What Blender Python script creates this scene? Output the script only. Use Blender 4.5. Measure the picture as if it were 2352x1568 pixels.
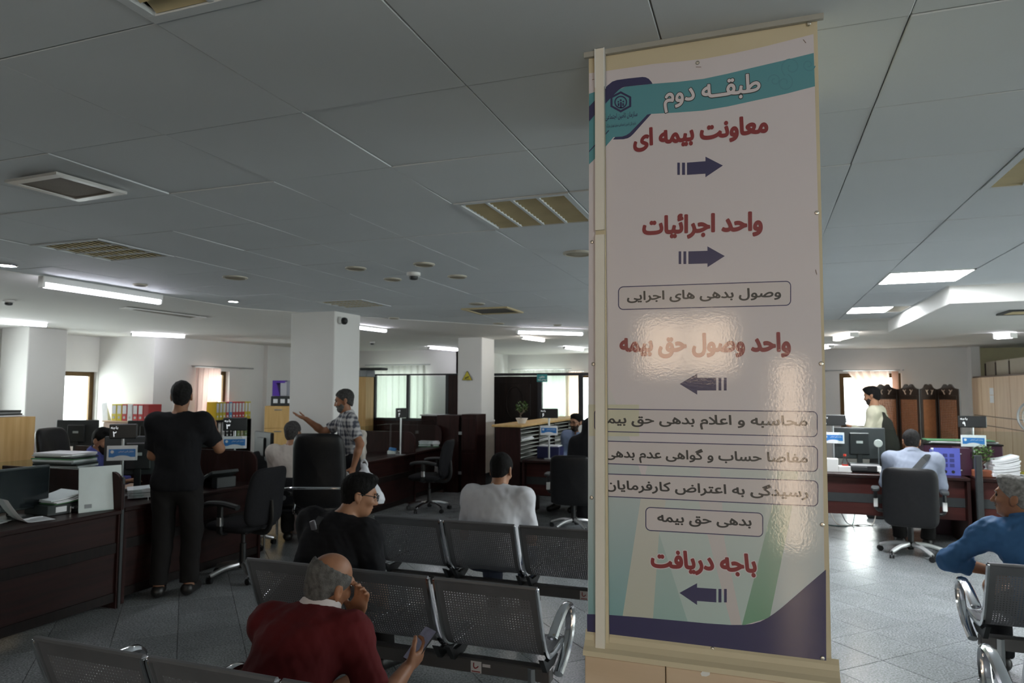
import bpy, math, random
import numpy as np
from mathutils import Vector, Matrix

random.seed(7); np.random.seed(7)
for _o in list(bpy.data.objects): bpy.data.objects.remove(_o)
SC = bpy.context.scene
COL = SC.collection
R = math.radians

# ------------------------------------------------------------------ camera
CAM_H, YAW, PITCH, ROLL, FPX = 1.68, 19.8, 4.07, 0.12, 1585.0
_y, _p, _r = R(YAW), R(PITCH), R(ROLL)
FW = Vector((-math.sin(_y)*math.cos(_p), math.cos(_y)*math.cos(_p), math.sin(_p)))
RT = Vector((math.cos(_y), math.sin(_y), 0))
UP = RT.cross(FW)
RT, UP = RT*math.cos(_r)+UP*math.sin(_r), UP*math.cos(_r)-RT*math.sin(_r)
cam = bpy.data.cameras.new('camera')
cam.sensor_width = 36.0
cam.lens = FPX/2352*36.0
cam.clip_start = 0.02; cam.clip_end = 300
cam.dof.use_dof = True; cam.dof.focus_distance = 1.95; cam.dof.aperture_fstop = 6.3
cam_o = bpy.data.objects.new('camera', cam); COL.objects.link(cam_o)
cam_o.matrix_world = Matrix(((RT.x,UP.x,-FW.x,0),(RT.y,UP.y,-FW.y,0),(RT.z,UP.z,-FW.z,CAM_H),(0,0,0,1)))
SC.camera = cam_o
CO = Vector((0,0,CAM_H))

# ------------------------------------------------------------------ world and exposure
SKY = 9.0
wd = bpy.data.worlds.new('sky'); SC.world = wd; wd.use_nodes = True
_bg = wd.node_tree.nodes['Background']
_bg.inputs[0].default_value = (0.97, 0.985, 1.0, 1); _bg.inputs[1].default_value = SKY
SC.view_settings.view_transform = 'Standard'
SC.view_settings.look = 'None'
SC.view_settings.exposure = 0.55
SC.view_settings.gamma = 1.0
SC.view_settings.use_curve_mapping = False
TUBE_L, PANEL_L = 15.0, 66.0
SC.cycles.max_bounces = 6
SC.cycles.diffuse_bounces = 3
SC.cycles.glossy_bounces = 3
SC.cycles.transparent_max_bounces = 12
SC.cycles.adaptive_threshold = 0.03
SC.cycles.sample_clamp_indirect = 6.0

# ------------------------------------------------------------------ helpers
def ray(px, py): return FW*FPX + RT*(px-1176.0) + UP*(784.0-py)
def at_z(px, py, z): d = ray(px, py); return CO + d*((z-CAM_H)/d.z)
def at_y(px, py, y): d = ray(px, py); return CO + d*(y/d.y)
def at_x(px, py, x): d = ray(px, py); return CO + d*(x/d.x)

def s2l(c):
    c = c/255.0
    return c/12.92 if c <= 0.04045 else ((c+0.055)/1.055)**2.4
def rgb(r, g, b): return (s2l(r), s2l(g), s2l(b), 1.0)

MATS = {}
def mat(name, col=(.8,.8,.8,1), rough=.6, metal=0.0, spec=.5, var=.06, vscale=6.0, bump=0.0, bscale=60.0, coat=0.0, emit=0.0, ecol=None, sub=0.0, sheen=0.0, coat_r=.05):
    """principled material with a little procedural colour variation and fine relief"""
    if name in MATS: return MATS[name]
    m = bpy.data.materials.new(name); m.use_nodes = True
    nt = m.node_tree; b = nt.nodes['Principled BSDF']
    b.inputs['Roughness'].default_value = rough
    b.inputs['Metallic'].default_value = metal
    b.inputs['Specular IOR Level'].default_value = spec
    b.inputs['Coat Weight'].default_value = coat
    b.inputs['Coat Roughness'].default_value = coat_r
    if sheen: b.inputs['Sheen Weight'].default_value = sheen
    b.inputs['Base Color'].default_value = col
    if var > 0:
        geo = nt.nodes.new('ShaderNodeNewGeometry')
        n = nt.nodes.new('ShaderNodeTexNoise'); n.inputs['Scale'].default_value = vscale; n.inputs['Detail'].default_value = 3
        nt.links.new(geo.outputs['Position'], n.inputs['Vector'])
        mp = nt.nodes.new('ShaderNodeMapRange')
        mp.inputs['From Min'].default_value = .3; mp.inputs['From Max'].default_value = .7
        mp.inputs['To Min'].default_value = 1-var; mp.inputs['To Max'].default_value = 1+var
        nt.links.new(n.outputs['Fac'], mp.inputs['Value'])
        mx = nt.nodes.new('ShaderNodeVectorMath'); mx.operation = 'SCALE'
        mx.inputs[0].default_value = col[:3]
        nt.links.new(mp.outputs['Result'], mx.inputs['Scale'])
        nt.links.new(mx.outputs[0], b.inputs['Base Color'])
    if bump > 0:
        geo2 = nt.nodes.new('ShaderNodeNewGeometry')
        n2 = nt.nodes.new('ShaderNodeTexNoise'); n2.inputs['Scale'].default_value = bscale; n2.inputs['Detail'].default_value = 2
        nt.links.new(geo2.outputs['Position'], n2.inputs['Vector'])
        bp = nt.nodes.new('ShaderNodeBump'); bp.inputs['Strength'].default_value = bump; bp.inputs['Distance'].default_value = .01
        nt.links.new(n2.outputs['Fac'], bp.inputs['Height'])
        nt.links.new(bp.outputs[0], b.inputs['Normal'])
        if coat > 0: nt.links.new(bp.outputs[0], b.inputs['Coat Normal'])
    if emit > 0:
        b.inputs['Emission Color'].default_value = ecol or col
        b.inputs['Emission Strength'].default_value = emit
    MATS[name] = m
    return m

def mat_wood(name, c1, c2, rough=.35, axis=2, scale=3.0, coat=.08):
    if name in MATS: return MATS[name]
    m = mat(name, c1, rough, var=0, coat=coat, coat_r=.15, spec=.22); nt = m.node_tree; b = nt.nodes['Principled BSDF']
    geo = nt.nodes.new('ShaderNodeNewGeometry')
    mp = nt.nodes.new('ShaderNodeMapping'); sc = [14*scale]*3; sc[axis] = scale
    mp.inputs['Scale'].default_value = sc
    nt.links.new(geo.outputs['Position'], mp.inputs['Vector'])
    n = nt.nodes.new('ShaderNodeTexNoise'); n.inputs['Scale'].default_value = 1.0; n.inputs['Detail'].default_value = 6
    nt.links.new(mp.outputs[0], n.inputs['Vector'])
    r = nt.nodes.new('ShaderNodeValToRGB'); r.color_ramp.elements[0].position = .35; r.color_ramp.elements[1].position = .68
    r.color_ramp.elements[0].color = c1; r.color_ramp.elements[1].color = c2
    nt.links.new(n.outputs['Fac'], r.inputs[0]); nt.links.new(r.outputs[0], b.inputs['Base Color'])
    return m

def mat_glass(name, tint=(.93,.97,.95,1), gloss=.12):
    if name in MATS: return MATS[name]
    m = bpy.data.materials.new(name); m.use_nodes = True; nt = m.node_tree
    nt.nodes.remove(nt.nodes['Principled BSDF'])
    t = nt.nodes.new('ShaderNodeBsdfTransparent'); t.inputs[0].default_value = tint
    g = nt.nodes.new('ShaderNodeBsdfGlossy'); g.inputs['Roughness'].default_value = .02
    lw = nt.nodes.new('ShaderNodeLayerWeight'); lw.inputs[0].default_value = gloss
    mx = nt.nodes.new('ShaderNodeMixShader')
    nt.links.new(lw.outputs['Fresnel'], mx.inputs[0]); nt.links.new(t.outputs[0], mx.inputs[1]); nt.links.new(g.outputs[0], mx.inputs[2])
    nt.links.new(mx.outputs[0], nt.nodes['Material Output'].inputs[0])
    MATS[name] = m
    return m

def mat_cloth_trans(name, col, trans=.55, stripe=0):
    """thin curtain cloth that lets daylight through"""
    if name in MATS: return MATS[name]
    m = bpy.data.materials.new(name); m.use_nodes = True; nt = m.node_tree
    nt.nodes.remove(nt.nodes['Principled BSDF'])
    d = nt.nodes.new('ShaderNodeBsdfDiffuse'); d.inputs[0].default_value = col
    t = nt.nodes.new('ShaderNodeBsdfTranslucent'); t.inputs[0].default_value = col
    mx = nt.nodes.new('ShaderNodeMixShader'); mx.inputs[0].default_value = trans
    nt.links.new(d.outputs[0], mx.inputs[1]); nt.links.new(t.outputs[0], mx.inputs[2])
    geo = nt.nodes.new('ShaderNodeNewGeometry'); n = nt.nodes.new('ShaderNodeTexNoise'); n.inputs['Scale'].default_value = 300
    nt.links.new(geo.outputs['Position'], n.inputs['Vector'])
    bp = nt.nodes.new('ShaderNodeBump'); bp.inputs['Strength'].default_value = .1; nt.links.new(n.outputs[0], bp.inputs['Height']); nt.links.new(bp.outputs[0], d.inputs['Normal'])
    nt.links.new(mx.outputs[0], nt.nodes['Material Output'].inputs[0])
    MATS[name] = m
    return m

class MB:
    """collects shapes into one mesh"""
    def __init__(s): s.v = []; s.f = []; s.mi = []; s.cur = 0
    def add(s, vs, fs):
        o = len(s.v); s.v += [tuple(v) for v in vs]; s.f += [tuple(i+o for i in f) for f in fs]; s.mi += [s.cur]*len(fs); return s
    def box(s, x0, x1, y0, y1, z0, z1, c=0.0, M=None):
        if x0 > x1: x0, x1 = x1, x0
        if y0 > y1: y0, y1 = y1, y0
        if z0 > z1: z0, z1 = z1, z0
        if c <= 0:
            vs = [(x,y,z) for x in (x0,x1) for y in (y0,y1) for z in (z0,z1)]
            fs = [(0,1,3,2),(4,6,7,5),(0,4,5,1),(2,3,7,6),(0,2,6,4),(1,5,7,3)]
        else:
            c = min(c, (x1-x0)*.45, (y1-y0)*.45, (z1-z0)*.45)
            vs = []; idx = {}
            for i in (0,1):
                for j in (0,1):
                    for k in (0,1):
                        X = (x0,x1)[i]; Y = (y0,y1)[j]; Z = (z0,z1)[k]
                        sx = c if i == 0 else -c; sy = c if j == 0 else -c; sz = c if k == 0 else -c
                        idx[i,j,k] = len(vs)
                        vs += [(X, Y+sy, Z+sz), (X+sx, Y, Z+sz), (X+sx, Y+sy, Z)]
            V = lambda i,j,k,a: idx[i,j,k]+a
            fs = []
            for i in (0,1): q = [V(i,0,0,0),V(i,1,0,0),V(i,1,1,0),V(i,0,1,0)]; fs.append(tuple(q if i else q[::-1]))
            for j in (0,1): q = [V(0,j,0,1),V(0,j,1,1),V(1,j,1,1),V(1,j,0,1)]; fs.append(tuple(q if j else q[::-1]))
            for k in (0,1): q = [V(0,0,k,2),V(1,0,k,2),V(1,1,k,2),V(0,1,k,2)]; fs.append(tuple(q if k else q[::-1]))
            for i in (0,1):
                for j in (0,1): fs.append((V(i,j,0,0),V(i,j,1,0),V(i,j,1,1),V(i,j,0,1)))
                for k in (0,1): fs.append((V(i,0,k,0),V(i,1,k,0),V(i,1,k,2),V(i,0,k,2)))
            for j in (0,1):
                for k in (0,1): fs.append((V(0,j,k,1),V(1,j,k,1),V(1,j,k,2),V(0,j,k,2)))
            for i in (0,1):
                for j in (0,1):
                    for k in (0,1): fs.append((V(i,j,k,0),V(i,j,k,1),V(i,j,k,2)))
        if M is not None: vs = [tuple(M @ Vector(v)) for v in vs]
        return s.add(vs, fs)
    def tube(s, pts, r, n=8, closed=False, caps=True, sx=1.0):
        P = [Vector(p) for p in pts]; m = len(P)
        rs = r if isinstance(r, (list,tuple)) else [r]*m
        T = []
        for i in range(m):
            a = P[i-1] if (i > 0 or closed) else P[i]; b = P[(i+1) % m] if (i < m-1 or closed) else P[i]
            t = b-a; T.append(t.normalized() if t.length > 1e-9 else Vector((0,0,1)))
        u = Vector((1,0,0)) if abs(T[0].x) < .9 else Vector((0,1,0))
        if abs(T[0].z) < .7: u = Vector((0,0,1))
        vs = []; fs = []
        for i in range(m):
            u = (u - T[i]*u.dot(T[i])).normalized(); w = T[i].cross(u)
            for k in range(n):
                a = 2*math.pi*k/n
                vs.append(P[i] + u*(math.cos(a)*rs[i]) + w*(math.sin(a)*rs[i]*sx))
        L = m if closed else m-1
        for i in range(L):
            for k in range(n):
                a = i*n+k; b = i*n+(k+1) % n; c = ((i+1) % m)*n+(k+1) % n; d = ((i+1) % m)*n+k
                fs.append((a,b,c,d))
        if caps and not closed:
            fs.append(tuple(range(n-1,-1,-1))); fs.append(tuple((m-1)*n+k for k in range(n)))
        return s.add(vs, fs)
    def lathe(s, prof, n=16, c=(0,0,0), M=None):
        vs = []; fs = []
        for (r,z) in prof:
            for k in range(n):
                a = 2*math.pi*k/n; vs.append((r*math.cos(a), r*math.sin(a), z))
        for i in range(len(prof)-1):
            for k in range(n): fs.append((i*n+k, i*n+(k+1)%n, (i+1)*n+(k+1)%n, (i+1)*n+k))
        fs.append(tuple(range(n-1,-1,-1))); fs.append(tuple((len(prof)-1)*n+k for k in range(n)))
        if M is not None: vs = [tuple(M @ Vector(v)) for v in vs]
        vs = [(v[0]+c[0], v[1]+c[1], v[2]+c[2]) for v in vs]
        return s.add(vs, fs)
    def prism(s, poly, a0, a1, f):
        """poly: 2-D outline; f(u, v, a) -> 3-D point; extruded from a0 to a1"""
        n = len(poly)
        vs = [f(u,v,a0) for u,v in poly]+[f(u,v,a1) for u,v in poly]
        fs = [tuple(range(n)), tuple(range(2*n-1,n-1,-1))]+[(i,(i+1)%n,n+(i+1)%n,n+i) for i in range(n)]
        return s.add(vs, fs)
    def sheet(s, grid, th=None, offs=None):
        """grid[i][j] of points; optional thickness along offs(i,j) direction"""
        a = len(grid); b = len(grid[0])
        vs = [p for row in grid for p in row]
        fs = [(i*b+j, i*b+j+1, (i+1)*b+j+1, (i+1)*b+j) for i in range(a-1) for j in range(b-1)]
        if th:
            o = len(vs); d = Vector(offs)*th
            vs += [tuple(Vector(p)+d) for p in vs[:o]]
            fs += [tuple(o+k for k in f[::-1]) for f in fs[:]]
            edge = [(i*b, (i+1)*b) for i in range(a-1)]+[((i+1)*b+b-1, i*b+b-1) for i in range(a-1)]+[(j+1, j) for j in range(b-1)]+[((a-1)*b+j, (a-1)*b+j+1) for j in range(b-1)]
            fs += [(p, q, q+o, p+o) for p,q in edge]
        return s.add(vs, fs)
    def build(s, name, m, parent=None, smooth=False, loc=None):
        me = bpy.data.meshes.new(name); me.from_pydata(s.v, [], s.f); 
        for q in (m if isinstance(m,(list,tuple)) else [m]): me.materials.append(q)
        if isinstance(m,(list,tuple)): me.polygons.foreach_set('material_index', s.mi)
        me.validate(); 
        import bmesh
        bm = bmesh.new(); bm.from_mesh(me); bmesh.ops.recalc_face_normals(bm, faces=bm.faces); bm.to_mesh(me); bm.free()
        if smooth:
            me.polygons.foreach_set('use_smooth', [True]*len(me.polygons))
            me.set_sharp_from_angle(angle=R(40))
        return link(name, me, parent, loc)

def link(name, me, parent=None, loc=None, rot=None):
    o = bpy.data.objects.new(name, me); COL.objects.link(o)
    if parent is not None: o.parent = parent
    if loc is not None: o.location = loc
    if rot is not None: o.rotation_euler = rot
    return o
def tag(o, label, cat, group=None):
    o['label'] = label; o['category'] = cat
    if group: o['group'] = group
    return o
def thing(name, label, cat, loc=(0,0,0), rz=0.0, group=None):
    o = bpy.data.objects.new(name, None); COL.objects.link(o); o.empty_display_size = .1
    o.location = loc; o.rotation_euler = (0,0,rz); tag(o, label, cat, group)
    return o
def struct(o): o['kind'] = 'structure'; return o
def copy_thing(root, loc=None, rz=None, label=None):
    c = root.copy(); COL.objects.link(c)
    if loc is not None: c.location = loc
    if rz is not None: c.rotation_euler = (0,0,rz)
    if label: c['label'] = label
    for ch in list(root.children):
        k = ch.copy(); COL.objects.link(k); k.parent = c
        for g in list(ch.children):
            h = g.copy(); COL.objects.link(h); h.parent = k
    return c
def RZ(a): return Matrix.Rotation(a, 4, 'Z')
def TR(x, y, z): return Matrix.Translation((x,y,z))

# ------------------------------------------------------------------ common materials
M_WALL = mat('wall_paint', (.80,.79,.77,1), .75, var=.03, vscale=1.2, bump=.03, bscale=90)
M_DADO = mat('dado_paint', rgb(196,176,170), .6, var=.05, vscale=2)
M_GYP = mat('gypsum_paint', (.80,.79,.76,1), .8, var=.025, vscale=.8)
M_BLACKBASE = mat('black_base', rgb(40,42,46), .4, var=.1)
M_WHITEP = mat('white_plastic', (.82,.82,.80,1), .4, var=.02)
M_CREAM = mat('cream_paint', rgb(208,195,165), .55, var=.04, vscale=4)
M_BLACKP = mat('black_plastic', (.012,.013,.014,1), .45, var=.1, vscale=20)
M_DKGREY = mat('dark_grey_plastic', (.03,.034,.036,1), .5, var=.08, vscale=20)
M_CHROME = mat('chrome', (.72,.73,.75,1), .13, 1.0, var=.03)
M_STEEL = mat('grey_painted_steel', (.21,.21,.225,1), .42, .55, var=.06, vscale=9)
M_ALU = mat('brushed_aluminium', (.50,.51,.52,1), .35, .9, var=.05)
M_PAPER = mat('paper', (.84,.85,.87,1), .8, var=.04, vscale=14)
M_MAHOG = mat_wood('mahogany_laminate', (.014,.0045,.004,1), (.026,.008,.0065,1), .42, axis=1, scale=2.0)
M_MAHOGV = mat_wood('mahogany_upright', (.018,.0055,.005,1), (.032,.0095,.008,1), .45, axis=2, scale=2.0)
M_DKWOOD = mat_wood('dark_walnut', (.006,.004,.0035,1), (.012,.007,.006,1), .5, axis=2, scale=2.0)
M_OAK = mat_wood('light_oak_laminate', rgb(205,165,105), rgb(222,186,128), .5, axis=2, scale=1.5, coat=.05)
M_BEECH = mat_wood('pale_beech_laminate', rgb(212,182,150), rgb(226,200,170), .5, axis=2, scale=1.0, coat=.05)
M_BRONZE = mat('bronze_aluminium', rgb(88,66,34), .4, .5, var=.08)
M_GLASS = mat_glass('window_glass')
M_PLEXI = mat_glass('acrylic_sheet', (.92,.95,.94,1), .10)
M_BLKFAB = mat('black_fabric', (.010,.010,.012,1), .8, var=.2, vscale=60, bump=.2, bscale=500, spec=.25)
M_LEATHER = mat('black_leatherette', (.008,.008,.009,1), .42, spec=.3, var=.15, vscale=30, bump=.12, bscale=260)
# ================================================================== STRUCTURE
CEIL = 2.61
# ---- floor: slab with 40 cm granite tiles laid diagonally
def mat_granite():
    m = mat('granite_tile', (.3,.3,.3,1), .22, var=0); nt = m.node_tree; b = nt.nodes['Principled BSDF']
    geo = nt.nodes.new('ShaderNodeNewGeometry')
    n = nt.nodes.new('ShaderNodeTexNoise'); n.inputs['Scale'].default_value = 85; n.inputs['Detail'].default_value = 3; n.inputs['Roughness'].default_value = .7
    n2 = nt.nodes.new('ShaderNodeTexNoise'); n2.inputs['Scale'].default_value = 5; n2.inputs['Detail'].default_value = 4
    oi = nt.nodes.new('ShaderNodeObjectInfo')
    for q in (n, n2): nt.links.new(geo.outputs['Position'], q.inputs['Vector'])
    r = nt.nodes.new('ShaderNodeValToRGB'); e = r.color_ramp.elements
    e[0].position = .33; e[0].color = (.11,.12,.125,1); e[1].position = .66; e[1].color = (.40,.425,.435,1)
    nt.links.new(n.outputs['Fac'], r.inputs[0])
    ma = nt.nodes.new('ShaderNodeMath'); ma.operation = 'MULTIPLY_ADD'; ma.inputs[1].default_value = .30; ma.inputs[2].default_value = .72
    nt.links.new(n2.outputs['Fac'], ma.inputs[0])
    mb = nt.nodes.new('ShaderNodeMath'); mb.operation = 'MULTIPLY_ADD'; mb.inputs[1].default_value = .16
    nt.links.new(oi.outputs['Random'], mb.inputs[0]); nt.links.new(ma.outputs[0], mb.inputs[2])
    mx = nt.nodes.new('ShaderNodeVectorMath'); mx.operation = 'SCALE'
    nt.links.new(r.outputs[0], mx.inputs[0]); nt.links.new(mb.outputs[0], mx.inputs['Scale']); nt.links.new(mx.outputs[0], b.inputs['Base Color'])
    mr = nt.nodes.new('ShaderNodeMapRange'); mr.inputs['To Min'].default_value = .13; mr.inputs['To Max'].default_value = .32
    nt.links.new(n2.outputs['Fac'], mr.inputs['Value']); nt.links.new(mr.outputs[0], b.inputs['Roughness'])
    return m
M_GRAN = mat_granite()
M_JOINT = mat('floor_joint', (.09,.09,.09,1), .8)
floor = struct(MB().box(-11.4, 8.2, -4.4, 18, -.12, -.010).build('floor', M_JOINT))
def tile_mesh(a, th, c):
    vs = [(-a,-a,-th),(a,-a,-th),(a,a,-th),(-a,a,-th),(-a,-a,-c),(a,-a,-c),(a,a,-c),(-a,a,-c),(-a+c,-a+c,0),(a-c,-a+c,0),(a-c,a-c,0),(-a+c,a-c,0)]
    fs = [(8,9,10,11)]
    for o in (0,4):
        for k in range(4): fs.append((o+k, o+(k+1)%4, o+4+(k+1)%4, o+4+k))
    return vs, fs
_tv, _tf = tile_mesh(.1985, .0095, .0015)
_mb = MB(); _mb.add(_tv, _tf)
ft0 = _mb.build('floor_tile', M_GRAN, floor)
_tm = ft0.data; bpy.data.objects.remove(ft0)
cells = []
q2 = .4/math.sqrt(2)
for i in range(-70, 70):
    for j in range(-70, 70):
        s_ = (i+.5)*2*q2; d_ = (j+.5)*2*q2+.34            # x+y and y-x
        x, y = (s_-d_)/2, (s_+d_)/2
        if -11.1 < x < 8 and -4.1 < y < 17.8:
            v = Vector((x,y,0))-CO; dz = v.dot(FW)
            vis = 0
            if dz > .3:
                px = 1176+FPX*v.dot(RT)/dz; py = 784-FPX*v.dot(UP)/dz
                vis = -60 < px < 2412 and py < 1640 and x > -5.6
            cells.append((0 if vis else 1, v.length, x, y))
cells.sort()
_rest = MB()
for n, (a, dd, x, y) in enumerate(cells):
    if n < 300 and a == 0:
        o = link('floor_tile', _tm, floor, (x, y, random.uniform(-.0006,.0004)), (0,0,R(45)))
    else:
        M = TR(x,y,random.uniform(-.0006,.0004)) @ Matrix.Rotation(R(45),4,'Z')
        _rest.add([tuple(M @ Vector(v)) for v in _tv], _tf)
_o = _rest.build('floor_tile_field', M_GRAN, floor); _o['kind'] = 'stuff'

# ---- ceiling: lay-in tiles over the hall, gypsum around
M_CTILE = mat('ceiling_tile', (.67,.705,.725,1), .72, var=.02, vscale=1.5, bump=.04, bscale=300)
ceiling = struct(MB().box(-6.2, 8.2, -4.4, 10.2, 2.66, 2.74).build('ceiling', mat('ceiling_void', (.40,.41,.41,1), .9)))
GX, GY, GS = -2.03, 1.288, .6
_mb = MB(); a = .2982
_mb.box(-a, a, -a, a, 0, .012, .002)
_ct0 = _mb.build('ceiling_tile', M_CTILE, ceiling); CTM = _ct0.data; bpy.data.objects.remove(_ct0)
def cell(px, py):
    p = at_z(px, py, CEIL); return (math.floor((p.x-GX)/GS), math.floor((p.y-GY)/GS))
VENT_C = {'vent_near_pillar': cell(1205, 482), 'vent_left': cell(255, 580), 'vent_top': cell(360, -25), 'vent_right': cell(2330, 390), 'vent_far': cell(815, 690)}
PANEL_C = cell(2108, 635)
TROF_C = cell(1962, 718)
SKIP = set(VENT_C.values()) | {PANEL_C, TROF_C}
gyp_poly = [(-11.4,-4.4),(-5.54,-4.4),(-5.54,6.3),(-4.9,7.35),(-3.3,9.45),(-2.0,9.85),(8.2,9.85),(8.2,18),(-11.4,18)]
_rest = MB(); cl = []
for i in range(-7, 12):
    for j in range(-10, 15):
        if (i,j) in SKIP: continue
        x, y = GX+(i+.5)*GS, GY+(j+.5)*GS
        v = Vector((x,y,CEIL))-CO; dz = v.dot(FW); vis = 0
        if dz > .2:
            px = 1176+FPX*v.dot(RT)/dz; py = 784-FPX*v.dot(UP)/dz; vis = -350 < px < 2700 and py > -500
        cl.append((0 if vis else 1, v.length, x, y))
cl.sort()
for n, (a_, dd, x, y) in enumerate(cl):
    tz = CEIL+random.choice((0,0,.001,.003,.002)); tx, ty = random.uniform(-.004,.004), random.uniform(-.004,.004)
    if a_ == 0 and n < 300: link('ceiling_tile', CTM, ceiling, (x,y,tz), (tx,ty,0))
    else: _rest.box(x-a, x+a, y-a, y+a, tz, tz+.012)
_o = _rest.build('ceiling_tile_field', M_CTILE, ceiling); _o['kind'] = 'stuff'
# metal tee bars behind the joints
_mb = MB()
for i in range(-7, 13): _mb.box(GX+i*GS-.012, GX+i*GS+.012, -4.4, 10.0, CEIL+.014, CEIL+.03)
for j in range(-10, 16): _mb.box(-6.2, 8.2, GY+j*GS-.012, GY+j*GS+.012, CEIL+.014, CEIL+.03)
_mb.build('ceiling_grid', mat('ceiling_grid_metal', (.55,.55,.55,1), .5), ceiling)
gyp = MB().prism(gyp_poly, 2.606, 2.9, lambda u,v,a: (u,v,a)).build('gypsum_border', M_GYP, ceiling)

# bulkhead hanging below the ceiling on the right
def pY(X, Y, Z): return Vector((X,Y,Z))
bx0 = at_z(2180, 657, CEIL)
bk = MB().box(bx0.x, 4.9, bx0.y, 10.15, 2.455, CEIL+.02, .004)
bulk = struct(bk.build('trim_1', M_GYP)); bulk['label'] = 'white bulkhead box hanging below the tiled ceiling'

# ---- walls
def wall(name, axis, pos, thick, a0, a1, z0, z1, holes=(), m=M_WALL):
    us = sorted({a0, a1, *[h[0] for h in holes], *[h[1] for h in holes]}); zs = sorted({z0, z1, *[h[2] for h in holes], *[h[3] for h in holes]})
    mb = MB()
    for u0, u1 in zip(us, us[1:]):
        for w0, w1 in zip(zs, zs[1:]):
            if any(h[0] <= (u0+u1)/2 <= h[1] and h[2] <= (w0+w1)/2 <= h[3] for h in holes): continue
            if axis == 'x': mb.box(pos, pos+thick, u0, u1, w0, w1)
            else: mb.box(u0, u1, pos, pos+thick, w0, w1)
    return struct(mb.build(name, m))
def portal(name, axis, pos, u0, u1, z0, z1, inward):
    l = bpy.data.lights.new(name, 'AREA'); l.shape = 'RECTANGLE'; l.size = u1-u0; l.size_y = z1-z0; l.cycles.is_portal = True
    o = bpy.data.objects.new(name, l); COL.objects.link(o)
    if axis == 'x': o.location = (pos, (u0+u1)/2, (z0+z1)/2); d = Vector((inward,0,0))
    else: o.location = ((u0+u1)/2, pos, (z0+z1)/2); d = Vector((0,inward,0))
    o.rotation_euler = d.to_track_quat('-Z','Y').to_euler()
    o.rotation_euler = (R(90), 0, R({('x',1):-90,('x',-1):90,('y',1):180+0,('y',-1):0}[axis,inward]))
    d2 = o.rotation_euler.to_matrix() @ Vector((0,0,-1))
    if d2.dot(d) < 0: o.rotation_euler = (R(90), 0, o.rotation_euler.z+R(180))
WN = [0]
def window(axis, pos, thick, u0, u1, z0, z1, m=M_BRONZE, bars=(), fw=.06, hbars=(), glass=None):
    WN[0] += 1
    w = bpy.data.objects.new('window_%d' % WN[0], None); COL.objects.link(w); struct(w)
    p0, p1 = pos+thick*.35, pos+thick*.35+.05*(1 if thick > 0 else -1)
    def bx(mb, a, b, c, d, q0=p0, q1=p1):
        if axis == 'x': mb.box(q0, q1, a, b, c, d, .004)
        else: mb.box(a, b, q0, q1, c, d, .004)
    mb = MB(); bx(mb, u0, u0+fw, z0, z1); bx(mb, u1-fw, u1, z0, z1); bx(mb, u0+fw, u1-fw, z0, z0+fw); bx(mb, u0+fw, u1-fw, z1-fw, z1)
    mb.build('frame', m, w)
    us = [u0+fw]+sorted(bars)+[u1-fw]; zs = [z0+fw]+sorted(hbars)+[z1-fw]
    for b in bars:
        mb = MB(); bx(mb, b-fw*.4, b+fw*.4, z0+fw, z1-fw); mb.build('mullion', m, w)
    for b in hbars:
        mb = MB(); bx(mb, u0+fw, u1-fw, b-fw*.4, b+fw*.4); mb.build('transom', m, w)
    pm = (p0+p1)/2
    for a, b in zip(us, us[1:]):
        for c, d in zip(zs, zs[1:]):
            mb = MB(); bx(mb, a, b, c, d, pm-.003, pm+.003); mb.build('pane', glass or M_GLASS, w)
    portal('daylight_portal', axis, pos+thick*1.2, u0, u1, z0, z1, -1 if thick > 0 else 1)
    return w

def curtain(axis, pos, u0, u1, z0, z1, col, folds=7, amp=.03, name='curtain', label='', pinch=None, trans=.55, mname=None):
    """gathered cloth; pinch(t) gives the (u0,u1) span at height fraction t from the top"""
    nu, nz = folds*8, 14; g = []
    for iz in range(nz+1):
        t = iz/nz; z = z1+(z0-z1)*t; a, b = (u0,u1) if pinch is None else pinch(t); row = []
        for iu in range(nu+1):
            s = iu/nu; u = a+(b-a)*s; w = math.sin(s*folds*2*math.pi)*amp*(.5+.5*min(1, .4+t)); 
            row.append((pos+w, u, z) if axis == 'x' else (u, pos+w, z))
        g.append(row)
    mb = MB().sheet(g)
    o = mb.build(name, mat_cloth_trans(mname or name+str(int(col[0]*100)), col, trans), None, True)
    return tag(o, label, 'curtain')

# left window wall, set back in two steps
W1a, W1b = at_x(150, 920, -11.0), at_x(222, 920, -11.0)
W1z0, W1z1 = at_x(185, 990, -11.0).z, at_x(185, 853, -11.0).z
wall('wall_left', 'x', -11.0, -.25, -4.4, 9.0, 0, 2.7, [(W1a.y-.25, W1b.y, W1z0, W1z1), (4.2, 6.6, .95, 2.2)])
window('x', -11.0, -.25, W1a.y-.25, W1b.y, W1z0, W1z1, fw=.08)
window('x', -11.0, -.25, 4.2, 6.6, .95, 2.2, bars=(5.4,))
W2a, W2b = at_x(452, 900, -9.72), at_x(526, 900, -9.72)
W2z0, W2z1 = at_x(500, 990, -9.72).z, at_x(500, 852, -9.72).z
wall('wall_left_jog', 'y', 9.0, .3, -11.3, -9.72, 0, 2.7)
wall('wall_left_inner', 'x', -9.72, -.25, 9.3, 11.75, 0, 2.7, [(W2a.y, W2b.y, W2z0, W2z1)])
window('x', -9.72, -.25, W2a.y, W2b.y, W2z0, W2z1, hbars=(W2z0+(W2z1-W2z0)*.42,), fw=.07)
_px = at_y(613, 900, 11.75).x
wall('wall_left_pier', 'y', 11.75, 2.6, -9.97, _px, 0, 2.7)
wall('wall_back_left', 'y', 14.2, .25, _px-.1, -6.2, 0, 2.7, [(-8.6,-7.2,.9,2.15)])
window('y', 14.2, .25, -8.6, -7.2, .9, 2.15, bars=(-7.9,))
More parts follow.
